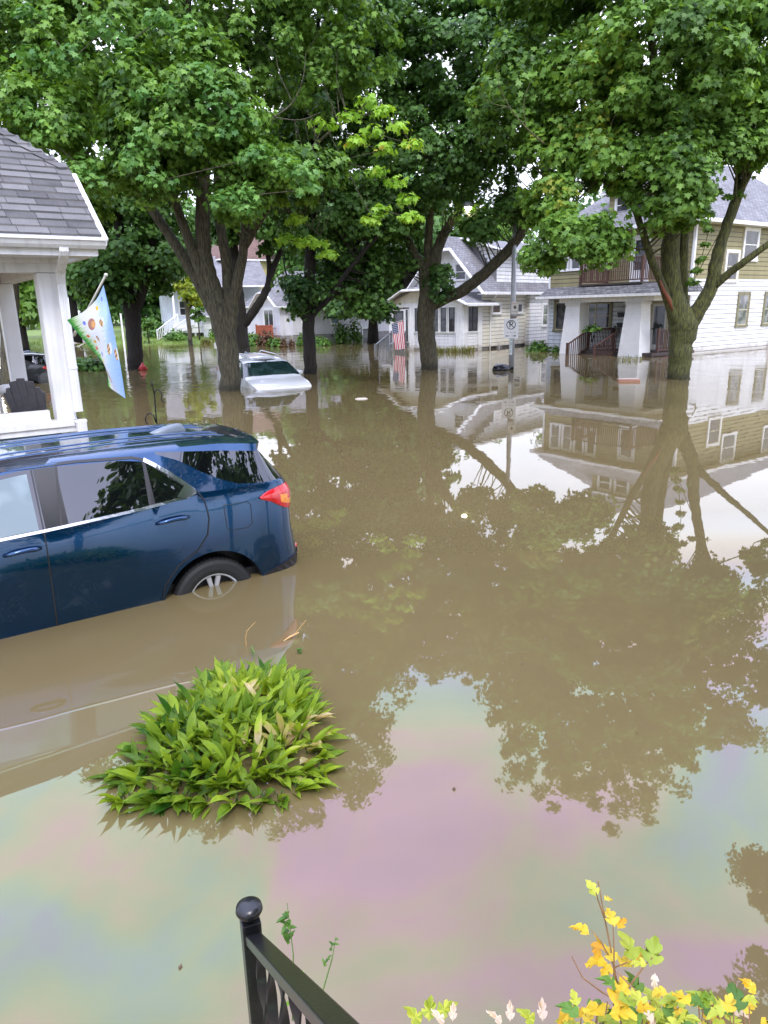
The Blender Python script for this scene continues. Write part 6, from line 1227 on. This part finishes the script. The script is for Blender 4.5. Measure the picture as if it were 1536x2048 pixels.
bgtree('tree above the ranch house roof, behind the slim maple', 650, 650, 66, 4.5, 14, LEAFD, 90, .5)
bgtree('distant tree behind the olive house, high over its left roof end', 1180, 640, 62, 4.5, 12, LEAFD, 60)
FT = tree('far_tree', 'one of the far dark trees forming the line behind all the houses', (-52, 104), [[(Vector((-52, 104, .5)), .4), (Vector((-52, 104, 9)), .2)]], [((-52, 104, 8.5), (6.5, 4, 6.5), 110), ((-52, 103, 3.6), (6, 3, 2.2), 40)], LEAFD, BARKD, .75, 55, DIAM, 1.7, twigs=False, group='far line of trees')
for i, (x, y, s_) in enumerate([(-66, 108, 1.0), (-78, 100, 1.1), (-41, 110, 1.15), (-30, 101, .95), (-19, 106, 1.1), (-8, 102, 1.0), (3, 106, .9), (14, 104, 1.0), (26, 100, .9), (42, 96, .8), (60, 92, .9), (-92, 96, 1)]):
    c_ = copy_tree(FT); c_.location = (x, y, .3); c_.rotation_euler = (0, 0, i * 1.3); c_.scale = (s_, s_, s_ * (.9 + .1 * (i % 3)))
# trees across the yard behind the camera: they show only as reflections in the car glass and paint
for lb, az_, r_, h_ in (('tall tree behind the camera mirrored in the rear part of the car glass', 0, 0, 12), ('second tree behind the camera mirrored low in the car glass', 1, 0, 7.5), ('third, lower tree behind the camera mirrored at the front door', 2, 0, 6.5), ('fourth tree right of the camera mirrored in the rear corner glass', 3, 0, 12)):
    x, y = ((8.0, -.3), (6.0, -4.0), (1.8, -6.8), (12.0, 1.6))[az_]; tree('yard_tree', lb, (x, y), [[(Vector((x, y, -.4)), .2), (Vector((x, y, h_ * .6)), .1)]], [((x, y, h_ * .62), (3.5, 3.5, h_ * .38), 150)], LEAFD, BARKD, .24, 80, OVAL, .7, twigs=False)
# evergreen whose boughs hang high on the right
x, y = 10.2, 9.0
def pol(az_, r_, h): return (r_ * math.sin(R(az_)), r_ * math.cos(R(az_)), h)
tree('overhanging_tree', 'evergreen right of the frame whose boughs are mirrored in the near water', (x, y), [[(Vector((x, y, -.5)), .25), (Vector((x, y, 6)), .2), (Vector((x - .3, y + .5, 12)), .1)], [(Vector((x, y, 6)), .1), (Vector(pol(34, 13.5, 8.6)), .05)], [(Vector((x, y, 8)), .1), (Vector(pol(33, 11.5, 10)), .05)]],
     [(pol(32.6, 14, 9.0), (.55, .5, .45), 14), (pol(35, 13.5, 9.2), (1.0, .9, .9), 20), (pol(34.5, 12, 9.6), (.8, .7, .6), 12), (pol(31, 11.3, 10.4), (.9, .6, .5), 14), (pol(37, 12, 10.5), (1.5, 1.2, 1.6), 24)], LEAFD, BARKD, .10, 170, DIAM, .38, twigs=False)
# ------------------------------------------------------------------ shrubs and plants
def shrub(name, label, p, rx, rz, n, m_, ls=.12, cat='shrub', group=None, ry=None, z=0):
    o = thing(name, label, cat, (p[0], p[1], z), 0, group); e = unit(rng.normal(size=(n, 3))); e[:, 2] = np.abs(e[:, 2]); r = rng.uniform(.45, 1, (n, 1)); lump = 1 + .25 * np.sin(e[:, :1] * 7 + rng.uniform(0, 6)) * np.cos(e[:, 1:2] * 6)
    c = e * r * lump * np.array([rx, ry or rx, rz]); leaf_mesh('foliage', c, e + rng.normal(size=(n, 3)) * .5 + np.array([0, 0, .3]), e + np.array([0, 0, -.2]) + rng.normal(size=(n, 3)) * .4, ls * rng.uniform(.7, 1.3, n), OVAL, m_, o)
    k = MB()
    for i in range(9):
        a = random.uniform(0, 6.28); k.tube([(0, 0, -.5), (rx * .3 * math.cos(a), rx * .3 * math.sin(a), rz * .3), (rx * .7 * math.cos(a), rx * .7 * math.sin(a), rz * .75)], [.02, .015, .006], 4, cap=False)
    k.build('stems', BARKD, o, fix=False); return o
def sp(px, py, Y): q = at(px, py, Y); return (q.x, q.y)
shrub('shrub', 'rounded green shrub before the orange deck', sp(507, 685, 49), .75, .95, 500, SHRUBG, .16)
shrub('shrub', 'red-brown shrub before the orange deck', sp(533, 688, 48.5), .7, 1.0, 450, SHRUBR, .16)
shrub('shrub', 'light green shrub at the bay window corner', sp(551, 690, 48), .6, .6, 350, SHRUBG, .16)
shrub('shrub', 'small dark bushy plant below the bay window', sp(567, 692, 46.5), .28, .62, 160, SHRUBR, .12)
shrub('shrub', 'smallest dark bush at the ranch house corner', sp(583, 690, 47), .24, .5, 130, SHRUBR, .12)
shrub('shrub', 'green plant left of the slim maple trunk at the stone base', sp(603, 688, 49), .4, .8, 220, SHRUBG, .14)
shrub('shrub', 'low spreading green bush right of the slim maple trunk', sp(641, 686, 48), .8, .6, 380, SHRUBG, .15)
shrub('climbing_plant', 'leafy plant with white blooms at the ranch house wall', sp(684, 682, 51), .75, 1.7, 420, SHRUBG, .16, 'plant')
shrub('climbing_plant', 'taller leafy plant just left of the basement door', sp(710, 680, 52.5), .6, 1.9, 380, SHRUBG, .16, 'plant')
shrub('shrub', 'leafy shrub in the water between the white and olive houses', sp(1076, 700, 36.5), .62, .55, 420, SHRUBG, .14)
shrub('seedling', 'small dark sprig at the olive house wall', sp(1111, 700, 35.2), .22, .38, 60, LEAFD, .14, 'plant')
shrub('flower_box_plant', 'green plant behind the duplex porch railing', sp(1186, 655, 33.3), .5, .3, 160, SHRUBG, .12, 'plant', z=1.05)
shrub('shrub', 'dark hedge-like shrub on the shore right of the porch posts', sp(172, 738, 30.5), 1.6, .55, 900, LEAFD, .16, ry=.8)
shrub('shrub', 'low bright shrub on the left lawn near the stairs', sp(352, 672, 57), 1.0, .7, 400, SHRUBG, .18, z=.35)
shrub('shrub', 'tall shrub left of the lawn staircase', sp(310, 665, 59), .9, 1.7, 450, SHRUBG, .2, z=.4)
shrub('shrub', 'clipped green shrub beside the garage corner', sp(425, 660, 57), .4, .9, 220, LEAFG, .16, z=.3)
def blades(name, label, p, n, w, h, m_, z=0, cat='grass', wid=.012):
    o = thing(name, label, cat, (p[0], p[1], z)); k = MB()
    for i in range(n):
        x, y = random.uniform(-w, w), random.uniform(-.25, .25); a = random.uniform(0, 6.28); d = Vector((math.cos(a), math.sin(a), 0)); H_ = h * random.uniform(.5, 1.1); b = Vector((x, y, -.05)); s_ = Vector((-d.y, d.x, 0)) * wid
        p1 = b + d * H_ * .15 + Vector((0, 0, H_ * .6)); p2 = b + d * H_ * .5 + Vector((0, 0, H_)); k.face([b - s_, b + s_, p1 + s_, p1 - s_]); k.face([p1 - s_, p1 + s_, p2])
    k.build('blades', m_, o, fix=False); return o
DRYG = leafmat('dry_grass', (.10, .14, .03), (.30, .27, .08), .3)
blades('tall_grass', 'weedy tall grass standing in water along the white bungalow porch', sp(903, 703, 37.3), 260, 1.15, .42, DRYG, wid=.016)
blades('weeds', 'dark weeds at the foot of the right brick column', sp(1262, 716, 29.3), 60, .5, .28, DRYG)
blades('lawn_flowers', 'pale flowering stalks at the edge of the lawn', sp(414, 683, 54), 60, .5, .6, DRYG, wid=.03)
lg = MB()        # lawn edge grass tufts
for i in range(5200):
    x = random.uniform(-27, -9.5); y = random.uniform(50, 60); z = gh(x, y)
    if z < -.06: continue
    a = random.uniform(0, 6.28); H_ = random.uniform(.08, .22); b = Vector((x, y, z)); s_ = Vector((math.cos(a), math.sin(a), 0)) * .03; lg.face([b - s_, b + s_, b + Vector((random.uniform(-.05, .05), random.uniform(-.05, .05), H_))])
tag(lg.build('lawn_grass', leafmat('lawn_grass_leaf', (.10, .18, .03), (.24, .34, .06), .3), fix=False), kind='stuff')
# ------------------------------------------------------------------ hosta clump
HOSTA = leafmat('hosta_leaf', (.035, .120, .010), (.33, .46, .032), .30, .30, clump=3.2, extra=[(.88, (.42, .50, .06)), (.94, (.55, .45, .20)), (.985, (.62, .52, .30))], veins=True)
def blade_leaf(mb, base, az_, el_, L, w, bend=.5, fold=.35, twist=0, nseg=7, mi=0, point=1.0):
    d = Vector((math.cos(az_), math.sin(az_), 0)); sd_ = Vector((-d.y, d.x, 0)); p = Vector(base); e_ = el_; rows_ = []
    for i in range(nseg + 1):
        t = i / nseg; ww = w * (math.sin(math.pi * min(1, t ** .72 * 1.0)) ** .8) * (1 if t < .97 else .0) if t > 0 else .004
        if t > .75: ww *= (1 - t) / .25 * .7 + .3 * (1 - t) * 4 * .25
        fw_ = d * math.cos(e_) + Vector((0, 0, math.sin(e_))); nr = (-d * math.sin(e_) + Vector((0, 0, math.cos(e_)))); sdt = (sd_ * math.cos(twist * t) + nr * math.sin(twist * t)); nr2 = fw_.cross(sdt); nr2 = nr2 if nr2.z > 0 else -nr2
        wav = .08 * ww * math.sin(t * 14 + az_ * 9)
        rows_.append([p + sdt * ww * a + nr2 * (abs(a) * fold * ww + (wav if abs(a) == 1 else 0) - (0 if abs(a) != .5 else .05 * ww)) for a in (-1, -.5, 0, .5, 1)]); p = p + fw_ * (L / nseg); e_ -= bend / nseg
    for i in range(nseg):
        for j in range(4): mb.face([rows_[i][j], rows_[i][j + 1], rows_[i + 1][j + 1], rows_[i + 1][j]], mi, [((j) / 4, i / nseg), ((j + 1) / 4, i / nseg), ((j + 1) / 4, (i + 1) / nseg), (j / 4, (i + 1) / nseg)])
def weld(o, d=.0003):
    bm = bmesh.new(); bm.from_mesh(o.data); bmesh.ops.remove_doubles(bm, verts=bm.verts, dist=d); bm.to_mesh(o.data); bm.free()
HC = Vector((-.86, 3.36, 0)); HO = thing('hosta', 'dense clump of pointed green hosta leaves standing out of the water in the foreground', 'plant', HC); k = MB()
crowns = []
for i in range(120):
    for _ in range(60):
        y = random.uniform(2.82, 3.98); t = (y - 2.82) / 1.16; xl = -1.36 + .10 * (1 - min(1, t * 4)) + .50 * max(0, t - .2) ** 1.2; xr = -.34 - .40 * max(0, t - .25) ** 1.1 - .12 * (1 - min(1, t * 5))
        x = random.uniform(xl, xr)
        if all((x - a) ** 2 + (y - b) ** 2 > .0046 for a, b in crowns): break
    crowns.append((x, y))
for cx_, cy_ in crowns:
    edge = math.hypot((cx_ + .84) / .55, (cy_ - 3.36) / .6); hgt = .13 * (1 - min(1, edge) ** 2)
    for q in range(random.randint(7, 11)):
        a = random.uniform(0, 6.28); outa = math.atan2(cy_ - 3.36, cx_ + .84)
        if edge > .6 and random.random() < .65: a = outa + random.uniform(-.9, .9)
        e_ = random.uniform(.6, 1.45) if edge < .8 else random.uniform(.2, 1.1); L = random.uniform(.07, .21)
        b = Vector((cx_ + .02 * math.cos(a), cy_ + .02 * math.sin(a), -.02 + hgt * random.uniform(.3, 1.0))) - HC
        blade_leaf(k, b, a, e_, L, random.uniform(.013, .031), random.uniform(.1, 1.0), random.uniform(.25, .9), random.uniform(-.5, .5))
o = k.build('leaves', HOSTA, HO, smooth=True, fix=False); weld(o)
k = MB()
for cx_, cy_ in crowns:
    for q in range(4): a = random.uniform(0, 6.28); b = Vector((cx_, cy_, 0)) - HC; k.tube([b + Vector((0, 0, -.2)), b + Vector((.02 * math.cos(a), .02 * math.sin(a), .02)), b + Vector((.03 * math.cos(a), .03 * math.sin(a), .035))], [.004, .004, .002], 4, cap=False)
k.build('stems', simple('hosta_stem', (.05, .10, .02), .8), HO, fix=False)
STRAW = simple('dry_twig', (.45, .28, .10)); GST = simple('green_stem', (.12, .22, .05))
def wat(px, py, z=0): r = CM @ np.array([(px - CX) / FPX, -(py - CY) / FPX, 1.0]); t = (z - CAM_H) / r[2]; return Vector((r[0] * t, r[1] * t, z))
tg_ = thing('dry_twig', 'curved dry twig rising from the water behind the hosta', 'twig', wat(493, 1292)); k = MB(); q0 = Vector(tg_.location); Yq = q0.y
k.tube([(0, 0, -.02), at(491, 1278, Yq) - q0, at(494, 1262, Yq) - q0, at(511, 1244, Yq) - q0], [.004, .004, .003, .002], 6); k.build('stem', STRAW, tg_)
tg_ = thing('dry_twig', 'forked pale twig lying right of the hosta top', 'twig', wat(567, 1282)); k = MB(); q0 = Vector(tg_.location)
k.tube([(0, 0, .0), wat(580, 1274, .01) - q0, wat(598, 1265, .03) - q0], [.003, .009, .005], 6); k.tube([wat(589, 1269, .012) - q0, wat(612, 1241, .12) - q0], [.004, .003], 6); k.build('stem', STRAW, tg_)
def sprig(name, label, base, tip_, m_=SHRUBG, n=10, ls=.03, w_=.003, cat='weed'):
    o = thing(name, label, cat, base); q0 = Vector(base); tp = Vector(tip_) - q0; k = MB(); mid = tp * .5 + Vector((.01, .0, .0)); k.tube([(0, 0, -.05), mid, tp], [w_, w_ * .8, w_ * .4], 6); k.build('stem', GST, o); L = MB()
    for i in range(n):
        t = random.uniform(.25, 1); b = tp * t; a = random.uniform(0, 6.28); blade_leaf(L, b, a, random.uniform(-.2, .9), ls * random.uniform(.6, 1.3), ls * .2, .5, .3, 0, 4)
    weld(L.build('leaves', m_, o, smooth=True, fix=False)); return o
sprig('water_weed', 'tiny green sprig beside the forked twig', wat(596, 1306), wat(600, 1296, .03), n=12, ls=.03)
sprig('water_weed', 'little green seed head over the hosta top', wat(507, 1318), wat(503, 1290, .07), n=9, ls=.022)
p = at(583, 2010, 1.35); sprig('railing_weed', 'spiky green weed behind the railing, nearest the ball post', p, at(574, 1806, 1.42), SHRUBG, 22, .026, .0022)
p = at(640, 1962, 1.3); sprig('railing_weed', 'thin green weed leaning right behind the handrail', p, at(672, 1872, 1.34), SHRUBG, 10, .016, .0018)
p = at(590, 2048, 1.25); sprig('railing_weed', 'yellowish weed between the balusters', p, at(583, 1950, 1.25), LIME, 9, .03, .002)
# ------------------------------------------------------------------ yellow-leaved plant at the bottom right
YEL = leafmat('yellow_lobed_leaf', (.60, .32, .02), (.74, .60, .07), .4, .5, clump=14, extra=[(.35, (.72, .50, .03)), (.97, (.45, .60, .06))]); PALE = leafmat('withered_leaf', (.60, .44, .32), (.80, .72, .62), .4, .6, clump=9)
YG = leafmat('yellowish_green_leaf', (.20, .34, .04), (.60, .62, .08), .4, .5, clump=10)
LOB = np.array([(0, 0), (.07, .12), (.26, .20), (.44, .38), (.46, .50), (.30, .50), (.22, .46), (.34, .68), (.30, .82), (.20, .80), (.15, .90), (.02, 1.02), (-.12, .92), (-.18, .80), (-.30, .78), (-.34, .66), (-.20, .46), (-.34, .50), (-.46, .46), (-.40, .32), (-.24, .18), (-.07, .12)])
def lobed(mb, p, az_, el_, L, mi=0, curl=.4):
    d = Vector((math.cos(az_) * math.cos(el_), math.sin(az_) * math.cos(el_), math.sin(el_))); s_ = Vector((-math.sin(az_), math.cos(az_), 0)); n_ = d.cross(s_); n_ = n_ if n_.z > 0 else -n_
    L *= random.uniform(.85, 1.2); ws_ = .6 if mi == 1 else .9; P = [Vector(p) + (s_ * a * ws_ + d * b) * L + n_ * L * (-curl * random.uniform(.4, 2) * b * b + .22 * abs(a) + random.uniform(-.02, .02)) for a, b in LOB]; m_ = Vector(p) + d * L * .45 - n_ * L * curl * .2
    for i in range(len(P)): mb.face([P[i], P[(i + 1) % len(P)], m_], mi)
YP = thing('yellow_plant', 'yellow-leaved plant with one tall stem at the bottom right corner', 'plant', at(1240, 2120, 1.15)); y0_ = Vector(YP.location); st_m, ly = MB(), MB()
def stem(pts, r=.0022): st_m.tube([at(a, b, c_) - y0_ for a, b, c_ in pts], [r * (1.25 - .8 * i / len(pts)) for i in range(len(pts))], 6)
stem([(1250, 2120, 1.12), (1238, 1990, 1.16), (1222, 1900, 1.19), (1210, 1840, 1.21), (1196, 1762, 1.24)]); stem([(1210, 1840, 1.21), (1196, 1800, 1.2), (1192, 1785, 1.19)], .0015); stem([(1228, 1930, 1.18), (1200, 1880, 1.19), (1182, 1860, 1.20)], .0015); stem([(1228, 1935, 1.18), (1255, 1925, 1.17)], .0015)
stem([(1240, 2000, 1.15), (1268, 1960, 1.15), (1290, 1930, 1.16), (1305, 1915, 1.16)], .002); stem([(1250, 2010, 1.12), (1205, 1985, 1.13), (1165, 1955, 1.14), (1143, 1912, 1.15)], .0018); stem([(1300, 2040, 1.1), (1270, 1980, 1.12), (1235, 1945, 1.14)], .0022); stem([(1228, 1990, 1.16), (1228, 1900, 1.17), (1226, 1850, 1.18)], .0015)
def LV(px, py, Y, az_d, el_d, L, mi=0, curl=.4): lobed(ly, at(px, py, Y) - y0_, R(az_d), R(el_d), L, mi, curl)
for a in ((1193, 1795, 1.2, 110, 50, .035, 2), (1208, 1800, 1.21, 20, 10, .022, 0), (1230, 1855, 1.18, 100, 40, .032, 0), (1235, 1858, 1.18, 40, 35, .034, 0), (1180, 1870, 1.2, 150, 30, .035, 0), (1188, 1872, 1.2, 20, -40, .032, 0), (1195, 1880, 1.2, 250, -20, .03, 0), (1215, 1925, 1.17, 170, 10, .04, 0), (1222, 1928, 1.17, 220, 0, .035, 0), (1230, 1928, 1.17, 110, 40, .035, 0), (1240, 1935, 1.17, 40, 10, .038, 0), (1238, 1950, 1.16, 300, -10, .034, 0), (1270, 1925, 1.16, 110, 60, .05, 2), (1276, 1925, 1.16, 60, 10, .028, 0), (1300, 1935, 1.15, 60, 55, .058, 2), (1310, 1945, 1.15, 250, -30, .028, 1), (1295, 1930, 1.15, 170, 20, .03, 2)): LV(*a)
for i in range(115):
    px_ = random.uniform(1150, 1530); top = 1975 + .10 * abs(px_ - 1290) + random.uniform(-14, 70); py_ = min(2110, top + random.uniform(0, 60)); LV(px_, py_, random.uniform(1.02, 1.2), random.uniform(0, 360), random.uniform(-10, 60), random.uniform(.026, .050), random.choice((0, 0, 0, 2, 2, 2, 2, 3, 1) if i % 2 else (0, 2, 2, 3)))
for i in range(40):
    a = random.uniform(1160, 1500); stem([(a + random.uniform(-20, 20), 2120, 1.08), (a, random.uniform(1995, 2040), 1.12)], .0015)
st_m.build('stems', simple('brown_stem', (.28, .16, .08)), YP, fix=False); weld(ly.build('leaves', [YEL, PALE, YG, SHRUBG], YP, smooth=True, fix=False))
for nm, lb, px_, Y_, ms in (('seedling', 'lone yellow-green upright leaf at the bottom edge', 858, 1.12, (2, 2, 2)), ('seedling', 'pale withered leaves left of the bottom centre', 905, 1.1, (1, 1)), ('seedling', 'pair of pale withered leaves at the bottom, right of centre', 1020, 1.1, (1, 1)), ('seedling', 'pale yellow leaf tip at the bottom between the withered leaves and the big plant', 1085, 1.1, (2, 1)), ('seedling', 'small orange leaf at the bottom right edge', 1530, 1.15, (0,))):
    q0 = at(px_, 2100, Y_); o = thing(nm, lb, 'plant', q0); k = MB(); k.tube([(0, 0, 0), at(px_, 2055, Y_) - q0], [.002, .0015], 5); k.build('stem', MATS['brown_stem'], o); ly = MB()
    for i, mi in enumerate(ms): lobed(ly, at(px_ + (i - 1) * 16, (2052 if px_ < 1500 else 1990) - 8 * i, Y_) - q0, R(80 + 60 * (1 - i)), R(50), .038, mi)
    ly.build('leaves', [YEL, PALE, YG], o, fix=False)

# specks, seeds and bits of leaf drifting on the water
fl_ = MB()
for i in range(330):
    if i < 14: x, y = random.uniform(-1.6, 1.6), random.uniform(1.2, 6)
    else: x, y = random.uniform(-6, 10), random.uniform(6, 30)
    s_ = random.uniform(.004, .012) * (1 + y * .10); a = random.uniform(0, 6.28); u = Vector((math.cos(a), math.sin(a), 0)) * s_; w = Vector((-math.sin(a), math.cos(a), 0)) * s_ * random.uniform(.25, .7); c_ = Vector((x, y, .003)); mi = random.choice((0, 0, 1, 2)) if i >= 14 else 0
    fl_.face([c_ - u, c_ - w + u * .2, c_ + u + Vector((0, 0, s_ * .3)), c_ + w], mi)
tag(fl_.build('floating_specks', [simple('speck_brown', (.10, .06, .03)), SHRUBG, simple('speck_pale', (.5, .45, .35))], fix=False), kind='stuff')
